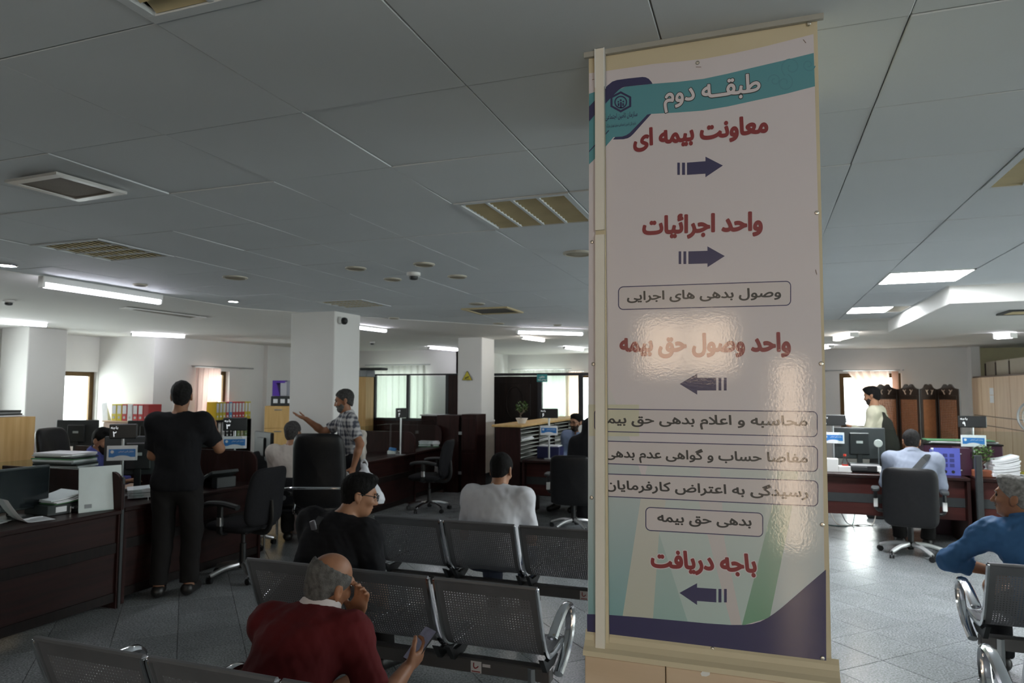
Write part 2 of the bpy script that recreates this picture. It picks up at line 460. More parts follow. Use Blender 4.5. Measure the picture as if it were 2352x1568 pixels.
wall('wall_back_step', 'x', -6.2, -.25, 14.2, 16.9, 0, 2.7)
W3l, W3r = at_y(1929, 900, 16.9).x, at_y(2072, 900, 16.9).x
W3z0, W3z1 = at_y(1990, 988, 16.9).z, at_y(1990, 857, 16.9).z
O1l, O1r = at_y(1256, 900, 16.9).x, at_y(1345, 900, 16.9).x
Oz0, Oz1 = .9, at_y(1300, 862, 16.9).z
wall('wall_back', 'y', 16.9, .25, -6.45, 4.1, 0, 2.7, [(W3l,W3r,W3z0,W3z1), (-5.9,-4.6,Oz0,2.1), (O1l+.1, O1r+1.2, Oz0, Oz1)])
window('y', 16.9, .25, W3l, W3r, W3z0, W3z1, bars=((W3l+W3r)/2,), fw=.1)
window('y', 16.9, .25, -5.9, -4.6, Oz0, 2.1, bars=(-5.25,))
window('y', 16.9, .25, O1l+.1, O1r+1.2, Oz0, Oz1, bars=((O1l+O1r)/2+.6,))
wall('wall_back_pier', 'x', 4.1, .16, 16.62, 17.15, 0, 2.7)
M_OLIVE = mat('olive_wall_paint', rgb(214,208,172), .8, var=.03)
wall('wall_back_right', 'y', 17.2, .25, 4.0, 8.2, 0, 2.7, (), M_OLIVE)
wall('wall_right', 'x', 7.4, .25, -4.4, 17.4, 0, 2.7, [(2.6,6.2,.8,2.3),(8.0,11.0,.8,2.3)], M_WALL)
window('x', 7.4, .25, 2.6, 6.2, .8, 2.3, bars=(3.8,5.0))  # out-of-view windows in this wall, enlarged to brighten the right floor
window('x', 7.4, .25, 8.0, 11.0, .8, 2.3, bars=(9.0,10.0))
# rear wall behind the camera: high window and narrow glazed door, seen mirrored in the banner
wall('wall_rear', 'y', -4.0, -.25, -11.3, 8.2, 0, 2.7, [(-1.30,-.22,1.84,2.52), (.10,.46,.02,2.05), (1.6,3.3,.95,2.25)])
M_WARMGLASS = mat_glass('warm_light_glass', (.98,.84,.70,1), .1)  # glass tinted to put warm light into the banner reflection
window('y', -4.0, -.25, -1.30, -.22, 1.84, 2.52, bars=(-.76,), fw=.05, glass=M_WARMGLASS)
window('y', -4.0, -.25, .10, .46, .02, 2.05, fw=.05, glass=M_WARMGLASS)
window('y', -4.0, -.25, 1.6, 3.3, .95, 2.25, bars=(2.45,))  # unseen window, added to light the banner and the right floor

# ---- columns
def column(name, label, x0, x1, y0, y1, dado=1.0, base=0.0, dm=M_DADO):
    o = MB().box(x0, x1, y0, y1, 0, CEIL+.05, .01).build(name, M_WALL); struct(o); o['label'] = label
    e = .006
    MB().box(x0-e, x1+e, y0-e, y1+e, base, dado, .003).build('dado', dm, o)
    MB().box(x0-e-.006, x1+e+.006, y0-e-.006, y1+e+.006, dado, dado+.035, .004).build('dado_rail', M_WALL, o)
    if base > 0: MB().box(x0-e-.004, x1+e+.004, y0-e-.004, y1+e+.004, 0, base, .003).build('base', M_BLACKBASE, o)
    return o
column('column', 'white square column behind the man in the plaid shirt', -5.32, -4.70, 6.90, 7.45)
column('column', 'pale column by the left windows behind the oak cabinet', -10.75, -10.16, 7.15, at_x(156, 760, -10.16).y)
column('column', 'white column carrying the yellow warning triangle', -5.02, -4.56, 11.12, 11.72, dado=1.12, base=.24, dm=mat('beige_dado', rgb(205,196,184), .6, var=.05))
# ================================================================== BANNER PILLAR
BY = 1.81
def bpt(px, py, layer=0):
    p = at_y(px, py, BY); return (p.x, BY-.0012-.00028*layer, p.z)
def mat_print(name, col, col2=None, z0=0, z1=1):
    """printed vinyl with a crinkled gloss film; optional vertical print gradient"""
    if name in MATS: return MATS[name]
    m = mat(name, col, .45, var=0, coat=.8, coat_r=.07); nt = m.node_tree; b = nt.nodes['Principled BSDF']
    geo = nt.nodes.new('ShaderNodeNewGeometry')
    n = nt.nodes.new('ShaderNodeTexNoise'); n.inputs['Scale'].default_value = 190; n.inputs['Detail'].default_value = 2
    n3 = nt.nodes.new('ShaderNodeTexNoise'); n3.inputs['Scale'].default_value = 7; n3.inputs['Detail'].default_value = 2
    for q in (n, n3): nt.links.new(geo.outputs['Position'], q.inputs['Vector'])
    ad = nt.nodes.new('ShaderNodeMath'); ad.operation = 'MULTIPLY_ADD'; ad.inputs[1].default_value = 1.2
    nt.links.new(n3.outputs['Fac'], ad.inputs[0]); nt.links.new(n.outputs['Fac'], ad.inputs[2])
    bp = nt.nodes.new('ShaderNodeBump'); bp.inputs['Strength'].default_value = .045; bp.inputs['Distance'].default_value = .002
    nt.links.new(ad.outputs[0], bp.inputs['Height'])
    nt.links.new(bp.outputs[0], b.inputs['Coat Normal'])
    if col2 is not None:
        sx = nt.nodes.new('ShaderNodeSeparateXYZ'); nt.links.new(geo.outputs['Position'], sx.inputs[0])
        mr = nt.nodes.new('ShaderNodeMapRange'); mr.inputs['From Min'].default_value = z0; mr.inputs['From Max'].default_value = z1
        nt.links.new(sx.outputs['Z'], mr.inputs['Value'])
        r = nt.nodes.new('ShaderNodeValToRGB'); r.color_ramp.elements[0].color = col2; r.color_ramp.elements[1].color = col
        nt.links.new(mr.outputs[0], r.inputs[0]); nt.links.new(r.outputs[0], b.inputs['Base Color'])
    return m
V_WHITE = mat_print('print_white', (.70,.64,.67,1))
V_NAVY = mat_print('print_navy', (.030,.028,.105,1))
V_RED = mat_print('print_red', (.25,.018,.025,1))
V_TEAL = mat_print('print_teal', (.095,.31,.36,1))
V_TEALD = mat_print('print_teal_dark', (.085,.27,.32,1))
V_BLACK = mat_print('print_black', (.02,.02,.022,1))
V_BOX = mat_print('print_box_fill', (.66,.60,.61,1))
ZB = at_y(1600, 1430, BY).z; ZM = at_y(1600, 905, BY).z
V_T1 = mat_print('print_beam_teal', (.68,.65,.66,1), (.23,.42,.44,1), ZB, ZM)
V_T2 = mat_print('print_beam_cream', (.69,.65,.64,1), (.55,.56,.48,1), ZB, ZM)
V_T3 = mat_print('print_beam_seafoam', (.64,.65,.64,1), (.34,.50,.48,1), ZB, ZM)
V_T4 = mat_print('print_beam_mist', (.66,.65,.65,1), (.48,.60,.58,1), ZB, ZM)
V_T5 = mat_print('print_beam_blush', (.69,.65,.66,1), (.60,.55,.55,1), ZB, ZM)
V_T6 = mat_print('print_beam_green', (.64,.65,.64,1), (.17,.36,.23,1), ZB, ZM)
V_T7 = mat_print('print_beam_sky', (.68,.66,.67,1), (.50,.58,.60,1), ZB, ZM)

pillar = MB()
pb = [at_y(1349,1500,BY).x, at_y(1897,1500,BY).x]; pt = [at_y(1352,118,BY).x, at_y(1872,60,BY).x]
f = lambda x, y, z: (x, y, z)
zt = CEIL+.05
vs = [(pb[0],BY+.003,0),(pb[1]+.004,BY+.003,0),(pb[1]+.004,BY+.56,0),(pb[0],BY+.56,0),(pt[0],BY+.003,zt),(pt[1]+.006,BY+.003,zt),(pt[1]+.006,BY+.56,zt),(pt[0],BY+.56,zt)]
pillar.add(vs, [(0,1,2,3),(4,5,6,7),(0,1,5,4),(1,2,6,5),(2,3,7,6),(3,0,4,7)])
pillar = struct(pillar.build('column', M_CREAM)); pillar['label'] = 'cream square column carrying the tall printed banner'
# stone skirt: travertine slabs, with a cove moulding above
def mat_travertine():
    m = mat_wood('travertine', rgb(205,180,152), rgb(226,204,178), .5, axis=0, scale=.8, coat=.1); return m
M_TRAV = mat_travertine()
zs_ = at_y(1400, 1502, 1.78).z
x0, x1 = at_y(1345,1500,BY-.02).x, at_y(1926,1568,BY-.02).x; xj = at_y(1529,1540,BY-.025).x
for (a, b) in ((x0, xj-.0012), (xj+.0012, x1)): MB().box(a, b, BY-.028, BY+.004, 0, zs_-.012, .002).build('stone_slab', M_TRAV, pillar)
for (a, b) in ((x0, x0+.028), (x1-.028, x1)): MB().box(a, b, BY+.005, BY+.58, 0, zs_-.012, .002).build('stone_slab', M_TRAV, pillar)
prof = [(0,zs_+.045),(-.008,zs_+.034),(-.012,zs_+.022),(-.022,zs_+.010),(-.034,zs_+.002),(-.036,zs_-.010),(0,zs_-.010)]; print('ZS', zs_)
MB().prism(prof, x0-.004, x1+.004, lambda u,v,a: (a, BY+.002+u, v)).build('cove_moulding', M_CREAM, pillar)
MB().add([(at_y(px,py,BY-.0285).x, BY-.0288, at_y(px,py,BY-.0285).z) for px,py in ((1609,1546),(1614,1540),(1622,1538),(1631,1541),(1630,1550),(1622,1553),(1612,1552))], [tuple(range(7))]).build('plaster_patch', M_WHITEP, pillar)
# ceiling trim around the pillar head
MB().box(pt[0]-.012, pt[1]+.02, BY-.010, BY+.002, CEIL-.014, CEIL+.001, .001).build('ceiling_trim', mat('trim_grey', rgb(168,166,158), .5), pillar)

banner = thing('banner', 'tall glossy printed banner with red, black and navy Persian lettering on the column', 'banner', (0,0,0))
def poly(name, pts, m, layer=1, parent=None):
    mb = MB(); n = len(pts); mb.add([bpt(px,py,layer) for px,py in pts], [tuple(range(n))])
    return mb.build(name, m, parent if parent is not None else banner)
def c4(x, y): return (1320+x/3.92, 40+y/3.92)
def c5(x, y): return (1320+x/3.137, 440+y/3.137)
def c6(x, y): return (1320+x/3.92, 900+y/3.92)
def c7(x, y): return (1320+x/3.663, 1140+y/3.663)
TOPE = [c4(*p) for p in ((130,505),(258,487),(480,455),(700,421),(930,400),(1160,375),(1430,325),(1700,266),(1930,208),(2150,152))]
sheet_pts = TOPE + [(1880,520),(1888,830),(1891,1130),(1894,1330),(1898,1520),(1620,1494),c7(245,1218),(1350,1469),(1351,1100),(1352,700),(1353,400)]
_n = len(sheet_pts); _mb = MB()
_mb.add([bpt(px,py,0) for px,py in sheet_pts]+[(bpt(px,py,0)[0], BY+.0005, bpt(px,py,0)[2]) for px,py in sheet_pts],
        [tuple(range(_n))]+[(i,(i+1)%_n,_n+(i+1)%_n,_n+i) for i in range(_n)])
_mb.build('vinyl_sheet', V_WHITE, banner)
# background light beams
poly('printed_beam', [(1351,930),(1353,900),(1398,885),(1440,985),(1478,1105),(1430,1416),(1351,1411)], V_T1, 0.38)
poly('printed_beam', [(1478,1105),(1500,1100),(1530,1150),(1514,1225),(1500,1420),(1430,1416)], V_T2, 0.46)
poly('printed_beam', [(1514,1225),(1542,1310),(1580,1428),(1500,1420)], V_T3, 0.54)
poly('printed_beam', [(1478,1105),(1500,1020),(1610,1020),(1606,1155),(1630,1230),(1680,1436),(1580,1428),(1542,1310),(1514,1225),(1530,1150)], V_T4, 0.62)
poly('printed_beam', [(1606,1155),(1610,1020),(1650,1020),(1664,1240),(1704,1436),(1680,1436)], V_T5, 0.70)
poly('printed_beam', [(1650,1020),(1790,1060),(1774,1160),(1749,1263),(1704,1436),(1664,1240)], V_T4, 0.78)
poly('printed_beam', [(1774,1160),(1790,1060),(1840,1050),(1814,1193),(1768,1418),(1704,1436),(1749,1263)], V_T6, 0.86)
poly('printed_beam', [(1840,1050),(1889,1080),(1893,1310),(1768,1418),(1814,1193)], V_T7, 0.94)
# header
band = [(400,650),(460,625),(700,600),(930,582),(1160,555),(1380,508),(1600,455),(1870,392),(2152,322),(2163,622),(1900,690),(1600,755),(1380,803),(1160,840),(920,858),(690,870),(655,876),(580,960),(500,1040),(470,1062),(430,1075),(350,1080),(258,1190),(182,1275),(130,1325),(130,690),(182,672),(258,640)]
poly('printed_band', [c4(*p) for p in band], V_TEAL, 1)
poly('printed_corner', [c4(*p) for p in ((130,805),(182,750),(258,655),(300,612),(340,580),(380,566),(480,552),(610,538),(640,541),(668,555),(690,580),(702,600),(560,614),(460,625),(430,634),(400,652),(330,722),(258,800),(182,880),(130,940))], V_NAVY, 2)
poly('printed_corner_line', [c4(*p) for p in ((692,869),(610,960),(530,1050),(505,1074),(480,1089),(440,1098),(345,1101),(366,1078),(430,1074),(465,1062),(495,1042),(580,955),(655,876))], V_NAVY, 2)
poly('printed_stripe', [c4(*p) for p in ((130,1204),(182,1147),(258,1071),(305,1016),(312,1020),(258,1084),(182,1160),(130,1216))], V_NAVY, 2)
# swirls at the right end of the band
for (cx, cy, r0) in ((1950,450,95),(1890,590,80),(2105,430,60),(1800,570,60)):
    pts = []
    for k in range(26):
        a = k/25*2.6*math.pi; r = r0*(1-k/32); pts.append((cx+r*math.cos(a+cx), cy+r*math.sin(a+cx)))
    a_, b_ = [], []
    for (u, v) in pts:
        d = math.hypot(u-cx, v-cy); a_.append((cx+(u-cx)*(1+5/d), cy+(v-cy)*(1+5/d))); b_.append((cx+(u-cx)*(1-5/d), cy+(v-cy)*(1-5/d)))
    mb = MB()
    ok = [c4(*p) for p in a_]; ok2 = [c4(*p) for p in b_]
    mb.add([bpt(*p, 1.5) for p in ok+ok2], [(i, i+1, 26+i+1, 26+i) for i in range(25)])
    mb.build('printed_swirl', V_TEALD, banner)
def ring(name, outer, inner, m, layer):
    n = len(outer); mb = MB(); mb.add([bpt(*c4(*p), layer) for p in outer+inner], [(i,(i+1)%n,n+(i+1)%n,n+i) for i in range(n)]); return mb.build(name, m, banner)
hexp = [(416,667),(510,716),(510,806),(416,858),(323,806),(323,716)]
hexi = [(416+(x-416)*.80, 762+(y-762)*.78) for x,y in hexp]
ring('printed_emblem', hexp, hexi, V_NAVY, 3)
circ = lambda cx, cy, r, n=28: [(cx+r*math.cos(2*math.pi*k/n), cy+r*math.sin(2*math.pi*k/n)) for k in range(n)]
ring('printed_emblem', circ(416,765,58), circ(416,765,46), V_NAVY, 3)
for x, y, r in ((394,762,8),(416,748,9),(439,760,8)): poly('printed_emblem', [c4(*p) for p in circ(x,y,r,12)], V_NAVY, 3)
for x, y0, y1 in ((396,775,800),(417,764,818),(437,775,800)): poly('printed_emblem', [c4(x-8,y0),c4(x+8,y0),c4(x+7,y1),c4(x-7,y1)], V_NAVY, 3)
# bottom wave
poly('printed_wave', [c7(*p) for p in ((105,987),(245,990),(560,1014),(900,1045),(1120,1065),(1310,1078),(1420,1078),(1490,1070),(1560,1050),(1625,1018),(1680,980),(1730,942),(1780,900),(1950,752),(2113,612),(2116,1388),(1170,1302),(245,1217),(107,1208))], V_NAVY, 2)
# arrows
def arrow(cv, bars, shaft, head, tip):
    (a, b), (c, d) = bars
    for (u, v, y0, y1) in ((*bars[0], *shaft[2]), (*bars[1], *shaft[2])):
        poly('printed_arrow', [cv(u,y0),cv(v,y0),cv(v,y1),cv(u,y1)], V_NAVY, 3)
    poly('printed_arrow', [cv(shaft[0],shaft[2][0]), cv(shaft[1],shaft[3][0]), cv(shaft[1],head[0]), cv(*tip), cv(shaft[1],head[1]), cv(shaft[1],shaft[3][1]), cv(shaft[0],shaft[2][1])], V_NAVY, 3)
arrow(c4, ((925,948),(967,994)), (1012,1178,(1309,1419),(1296,1408)), (1255,1440), (1335,1335))
arrow(c5, ((750,768),(784,804)), (820,957,(431,522),(427,518)), (395,545), (1082,465))
arrow(c5, ((1037,1057),(1075,1095)), (1020,883,(1340,1432),(1340,1432)), (1310,1462), (757,1385))
arrow(c7, ((1210,1235),(1257,1280)), (1192,1030,(775,888),(764,876)), (727,910), (882,808))
# rounded boxes
def rbox(TL, TR_, BR, BL, r=12, w=2.2):
    cs = [TL, TR_, BR, BL]
    def outline(ins):
        pts = []
        for k in range(4):
            P = Vector(cs[k]); A = (Vector(cs[k-1])-P).normalized(); B = (Vector(cs[(k+1)%4])-P).normalized()
            P2 = P+A*ins+B*ins; rr = max(2, r-ins)
            for t in range(7):
                th = t/6*math.pi/2; pts.append(tuple(P2+A*rr*(1-math.sin(th))+B*rr*(1-math.cos(th))))
        return pts
    o, i = outline(0), outline(w)
    poly('printed_box', i, V_BOX, 2)
    n = len(o); mb = MB(); mb.add([bpt(*p, 3) for p in o+i], [(k,(k+1)%n,n+(k+1)%n,n+k) for k in range(n)]); mb.build('printed_box_outline', V_NAVY, banner)
rbox((1420,658),(1817,644.6),(1817,702),(1420,712))
rbox((1365,937.5),(1878,944),(1878,1003.8),(1365,991))
rbox((1374,1011),(1878.7,1024),(1878.7,1083.7),(1374,1064.5))
rbox((1374,1086),(1879.4,1103),(1879.4,1163),(1374,1139.5))
rbox((1482.5,1163),(1753,1177),(1753,1233),(1482.5,1218))
poly('tape_patch', [c6(130,112),c6(580,114),c6(582,398),c6(130,396)], mat_print('print_tape', (.62,.60,.47,1)), 2.5)
# --- Persian text: letters joined into presentation forms, written right to left
AR = {'ا':(0xFE8D,2),'ب':(0xFE8F,4),'ت':(0xFE95,4),'ج':(0xFE9D,4),'ح':(0xFEA1,4),'د':(0xFEA9,2),'ر':(0xFEAD,2),'ز':(0xFEAF,2),'س':(0xFEB1,4),'ش':(0xFEB5,4),'ص':(0xFEB9,4),'ض':(0xFEBD,4),'ط':(0xFEC1,4),'ع':(0xFEC9,4),'ف':(0xFED1,4),'ق':(0xFED5,4),'ک':(0xFB8E,4),'گ':(0xFB92,4),'ل':(0xFEDD,4),'م':(0xFEE1,4),'ن':(0xFEE5,4),'ه':(0xFEE9,4),'و':(0xFEED,2),'ی':(0xFBFC,4),'ئ':(0xFE89,4),'ت':(0xFE95,4),'ـ':(0x0640,9)}
def shape(s):
    s = s.replace('لا', '\u0001'); out = []
    dual = lambda ch: ch in AR and AR[ch][1] in (4,9)
    joins_prev = lambda ch: ch in AR or ch == '\u0001'
    for i, ch in enumerate(s):
        pv = i > 0 and dual(s[i-1]); nx = i+1 < len(s) and joins_prev(s[i+1])
        if ch == '\u0001': out.append(chr(0xFEFC if pv else 0xFEFB)); continue
        if ch not in AR: out.append(ch); continue
        base, k = AR[ch]
        if k == 9: out.append(ch); continue
        if k == 2: out.append(chr(base+(1 if pv else 0))); continue
        f_ = (3 if nx else 1) if pv else (2 if nx else 0)
        if ch in 'یکگ' : pass                                     # Farsi forms run isolated, final, initial, medial too
        out.append(chr(base+f_))
    return ''.join(reversed(out))
GLY = {}
def _loops(body):
    """closed outlines of a piece of text in the built-in font"""
    c = bpy.data.curves.new('txt', 'FONT'); c.body = body; c.resolution_u = 5; c.fill_mode = 'NONE'
    o = bpy.data.objects.new('txt', c); COL.objects.link(o)
    dg = bpy.context.evaluated_depsgraph_get(); dg.update()
    me = bpy.data.meshes.new_from_object(o.evaluated_get(dg))
    V = [(v.co.x, v.co.y) for v in me.vertices]; nb = [[] for _ in V]
    for e in me.edges: nb[e.vertices[0]].append(e.vertices[1]); nb[e.vertices[1]].append(e.vertices[0])
    bpy.data.objects.remove(o); bpy.data.curves.remove(c); bpy.data.meshes.remove(me)
    seen = set(); out = []
    for i in range(len(V)):
        if i in seen or not nb[i]: continue
        lp = [i]; seen.add(i); cur = i
        while True:
            nx = [j for j in nb[cur] if j not in seen]
            if not nx: break
            # keep the stored direction on the first step
            j = cur+1 if cur+1 in nx else nx[0]
            lp.append(j); seen.add(j); cur = j
        pts = [V[k] for k in lp]; q = [pts[0]]
        for p in pts[1:]:
            if math.dist(p, q[-1]) > 1e-5: q.append(p)
        if len(q) > 2: out.append(q)
    return out
def glyph(ch, bold, N=64.0):
    """letter outline filled by winding number, thickened by a distance field, cut out cell by cell"""
    if (ch, bold) in GLY: return GLY[ch, bold]
    if '|' not in GLY: GLY['|'] = max(p[0] for l in _loops('|') for p in l)
    adv = max(p[0] for l in _loops(ch+'|') for p in l)-GLY['|']
    V = []; Fc = []
    L = _loops(ch) if ch != ' ' else []
    if L:
        A = np.array([p for l in L for p in l]); B = np.array([p for l in L for p in l[1:]+l[:1]])
        lo = A.min(0)-bold-2.5/N; n = np.ceil((A.max(0)+bold+2.5/N-lo)*N).astype(int)+1
        X, Y = np.meshgrid(lo[0]+np.arange(n[0])/N, lo[1]+np.arange(n[1])/N, indexing='ij'); P = np.stack([X.ravel(), Y.ravel()], 1)
        wn = np.zeros(len(P)); d2 = np.full(len(P), 9.0)
        for (ax, ay), (bx, by) in zip(A, B):
            ex, ey = bx-ax, by-ay; px, py = P[:,0]-ax, P[:,1]-ay
            t = np.clip((px*ex+py*ey)/max(ex*ex+ey*ey, 1e-12), 0, 1); d2 = np.minimum(d2, (px-t*ex)**2+(py-t*ey)**2)
            c = ex*py-ey*px
            wn += ((ay <= P[:,1]) & (by > P[:,1]) & (c > 0)).astype(int)-((ay > P[:,1]) & (by <= P[:,1]) & (c < 0)).astype(int)
        d = np.sqrt(d2); f_ = (np.where(wn != 0, -d, d)-bold).reshape(n)
        ins = f_ < 0; vi = {}
        def vert(x, y):
            k = (round(x*4096), round(y*4096))
            if k not in vi: vi[k] = len(V); V.append((lo[0]+x/N, lo[1]+y/N))
            return vi[k]
        for j in range(n[1]-1):
            i = 0
            while i < n[0]-1:
                q = (ins[i,j], ins[i+1,j], ins[i+1,j+1], ins[i,j+1])
                if all(q):
                    i1 = i
                    while i1 < n[0]-1 and ins[i1,j] and ins[i1+1,j] and ins[i1+1,j+1] and ins[i1,j+1]: i1 += 1
                    Fc.append((vert(i,j), vert(i1,j), vert(i1,j+1), vert(i,j+1))); i = i1; continue
                if any(q):
                    C = [(i,j),(i+1,j),(i+1,j+1),(i,j+1)]; poly_ = []
                    for k in range(4):
                        a_, b_ = C[k], C[(k+1)%4]
                        if q[k]: poly_.append(vert(*a_))
                        if q[k] != q[(k+1)%4]:
                            t = f_[a_]/(f_[a_]-f_[b_]); poly_.append(vert(a_[0]+(b_[0]-a_[0])*t, a_[1]+(b_[1]-a_[1])*t))
                    pp = []
                    for v in poly_:
                        if v not in pp: pp.append(v)
                    if len(pp) > 2: Fc.append(tuple(pp))
                i += 1
    GLY[ch, bold] = ([(V, Fc)], adv); return GLY[ch, bold]
def text_mesh(body, bold=0.0):
    """letters set one by one; strokes that overlap lie a hair apart"""
    x = 0.0; V = []; Fc = []; lay = 0
    for ch in shape(body):
        parts, adv = glyph(ch, bold)
        for v, f_ in parts:
            o = len(V); V += [(p[0]+x, p[1], (lay % 8)*.00001) for p in v]; Fc += [tuple(i+o for i in q) for q in f_]; lay += 1
        x += adv
    me = bpy.data.meshes.new('printed_text'); me.from_pydata(V, [], Fc); me.update()
    return me
_am = text_mesh('ا'); ALEF = max(v.co.y for v in _am.vertices)
def text_on(name, body, P, U, V, width, alef, m, parent, bold=.012, halo=None, N=None, lift=.0003):
    """P: left end of the baseline, U right, V up unit vectors, N outward"""
    res = []
    for (bd, mm, l) in ([(halo[0], halo[1], 0)] if halo else [])+[(bold, m, lift)]:
        me = text_mesh(body, bd)
        ref = text_mesh(body, 0.0) if halo else me
        xs = [v.co.x for v in ref.vertices]; a, b = min(xs), max(xs)
        sx = width/(b-a); sy = alef/ALEF
        for v in me.vertices:
            q = P+U*((v.co.x-a)*sx)+V*(v.co.y*sy)+N*(l+v.co.z); v.co = q
        me.materials.clear(); me.materials.append(mm)
        res.append(link(name, me, parent))
    return res
def banner_text(body, L, Rr, alef_px, m, bold=.02, halo=None, layer=4):
    a, b = Vector(bpt(*L, layer)), Vector(bpt(*Rr, layer))
    U = (b-a).normalized(); V = Vector((-U.z,0,U.x)); 
    mid = ((L[0]+Rr[0])/2, (L[1]+Rr[1])/2)
    al = abs(bpt(mid[0], mid[1]-alef_px)[2]-bpt(*mid)[2])
    text_on('printed_text', body, a, U, V, (b-a).length, al, m, banner, bold, halo, Vector((0,-1,0)))
banner_text('طبقــه دوم', c4(808,775), c4(1668,662), 40, V_WHITE, .026, (.055, V_BLACK))
banner_text('معاونت بیمه ای', c4(528,1163), c4(1744,1030), 38, V_RED, .046)
banner_text('واحد اجرائیات', c5(487,305), c5(1355,274), 39, V_RED, .046)
banner_text('وصول بدهی های اجرایی', c5(378,782), c5(1487,756), 20, V_BLACK, .026)
banner_text('واحد وصول حق بیمه', c5(324,1147), c5(1558,1146), 39, V_RED, .046)
banner_text('محاسبه و اعلام بدهی حق بیمه', c6(225,277), c6(2096,302), 21, V_BLACK, .026)
banner_text('مفاصا حساب و گواهی عدم بدهی', c6(275,583), c6(2099,634), 20.5, V_BLACK, .026)
banner_text('رسیدگی به اعتراض کارفرمایان', c6(283,868), c6(2104,945), 20.5, V_BLACK, .026)
banner_text('بدهی حق بیمه', c6(746,1162), c6(1594,1203), 20.5, V_BLACK, .026)
banner_text('باجه دریافت', c7(650,585), c7(1525,632), 38, V_RED, .046, (.085, V_WHITE))
banner_text('سازمان تامین اجتماعی', c4(277,922), c4(566,890), 11.5, V_NAVY, .008)
banner_text('اداره کل تامین اجتماعی شرق تهران بزرگ', c4(290,990), c4(550,966), 6.5, V_NAVY, 0)
# screws and staples
M_SCREW = mat('screw_zinc', (.55,.53,.48,1), .35, .9)
for px, py in (c4(148,342),c4(2108,60),c4(1107,412),(1360,556),(1363,836),(1876,489),(1886,835),(1889,1204),(1889,1510),(1637,1489),(1359,1142),(1356,1463),(1375,743)):
    x, y, z = bpt(px, py, 4)
    MB().lathe([(.0052,0),(.0052,.0015),(.004,.003),(.0016,.0034),(.0012,.002)], 12, M=TR(x,y,z) @ Matrix.Rotation(R(90),4,'X')).build('screw', M_SCREW, banner, True)
for (a, b) in ((c4(1093,449),c4(1140,449)),(c4(2057,203),c4(2082,234)),(c4(158,563),c4(178,560)),(c5(1735,562),c5(1744,598))):
    MB().tube([bpt(*a,4), bpt(*b,4)], .0007, 5).build('staple', mat('staple_steel', (.25,.18,.16,1), .5, .6), banner)
# cable trunking up the left side
tl = [at_y(1367,105,BY-.02).x, at_y(1387.5,105,BY-.02).x]; bl = [at_y(1368,1568,BY-.02).x, at_y(1387.5,1568,BY-.02).x]
sl = (bl[0]-tl[0])/(2.62-.93)
def tx(z, s): return tl[s]+(2.62-z)*sl
tr = thing('cable_trunking', 'white plastic cable trunking running up the left of the banner', 'trunking', (0,0,0))
zc0, zc1 = at_y(1377,539,BY-.02).z, at_y(1377,528,BY-.02).z
for (z0, z1) in ((.0, zc0), (zc1, at_y(1377,112,BY-.02).z)):
    vs = [(tx(z,s), y, z) for z in (z0,z1) for y in (BY-.022, BY-.006) for s in (0,1)]
    MB().add(vs, [(0,1,3,2),(4,6,7,5),(0,4,5,1),(2,3,7,6),(0,2,6,4),(1,5,7,3)]).build('cover', mat('trunking_white', rgb(232,226,214), .45, var=.02), tr)
MB().box(tx(1.8,0)+.001, tx(2.6,1)-.001, BY-.012, BY-.0045, .0, CEIL-.002).build('base_channel', M_CREAM, tr)
for s in (0,1):
    e = tx(2.6,s); MB().box(e-.0015, e+.0015, BY-.023, BY-.006, 2.5, CEIL-.001).build('side_lip', M_WHITEP, tr)
# ================================================================== CEILING FITTINGS
M_LOUV = mat('yellowed_louvre', rgb(205,190,150), .5, var=.08, vscale=8)
M_LOUVD = mat('louvre_void', (.03,.028,.022,1), .9)
def ceiling_vent(cellid, label, cols=4, along='x', cream=M_LOUV):
    x, y = GX+(cellid[0]+.5)*GS, GY+(cellid[1]+.5)*GS
    t = thing('ceiling_vent', label, 'vent', (x,y,CEIL), 0 if along == 'x' else R(90))
    a = .2965
    mb = MB(); w = .03
    for (p,q,r_,s) in ((-a,a,-a,-a+w),(-a,a,a-w,a),(-a,-a+w,-a+w,a-w),(a-w,a,-a+w,a-w)): mb.box(p,q,r_,s,-.004,.012,.001)
    for k in range(1, cols):
        c = -a+w+(2*a-2*w)*k/cols; mb.box(c-.008,c+.008,-a+w,a-w,-.003,.012,.001)
    mb.build('frame', M_CTILE, t)
    MB().box(-a,a,-a,a,.035,.04).build('backing', M_LOUVD, t)
    for k in range(cols):
        c0 = -a+w+(2*a-2*w)*k/cols+.008; c1 = -a+w+(2*a-2*w)*(k+1)/cols-.008; mb = MB()
        for j in range(11):
            yy = -a+w+(2*a-2*w)*(j+.5)/11
            M = TR(0,yy,.012) @ Matrix.Rotation(R(-24 if along == 'x' else 24),4,'X')
            mb.box(c0,c1,-.0245,.0245,-.002,.002, 0, M)
        mb.build('louvre', cream, t)
    return t
ceiling_vent(VENT_C['vent_near_pillar'], 'cream louvred ceiling vent just left of the banner column')
ceiling_vent(VENT_C['vent_left'], 'louvred ceiling vent above the left fluorescent tube', 4, 'y')
ceiling_vent(VENT_C['vent_top'], 'cream ceiling vent cut off by the top edge of the picture', 3)
ceiling_vent(VENT_C['vent_right'], 'cream ceiling vent at the right edge of the picture', 4)
ceiling_vent(VENT_C['vent_far'], 'faint far ceiling vent above the white square column', 4, 'y')
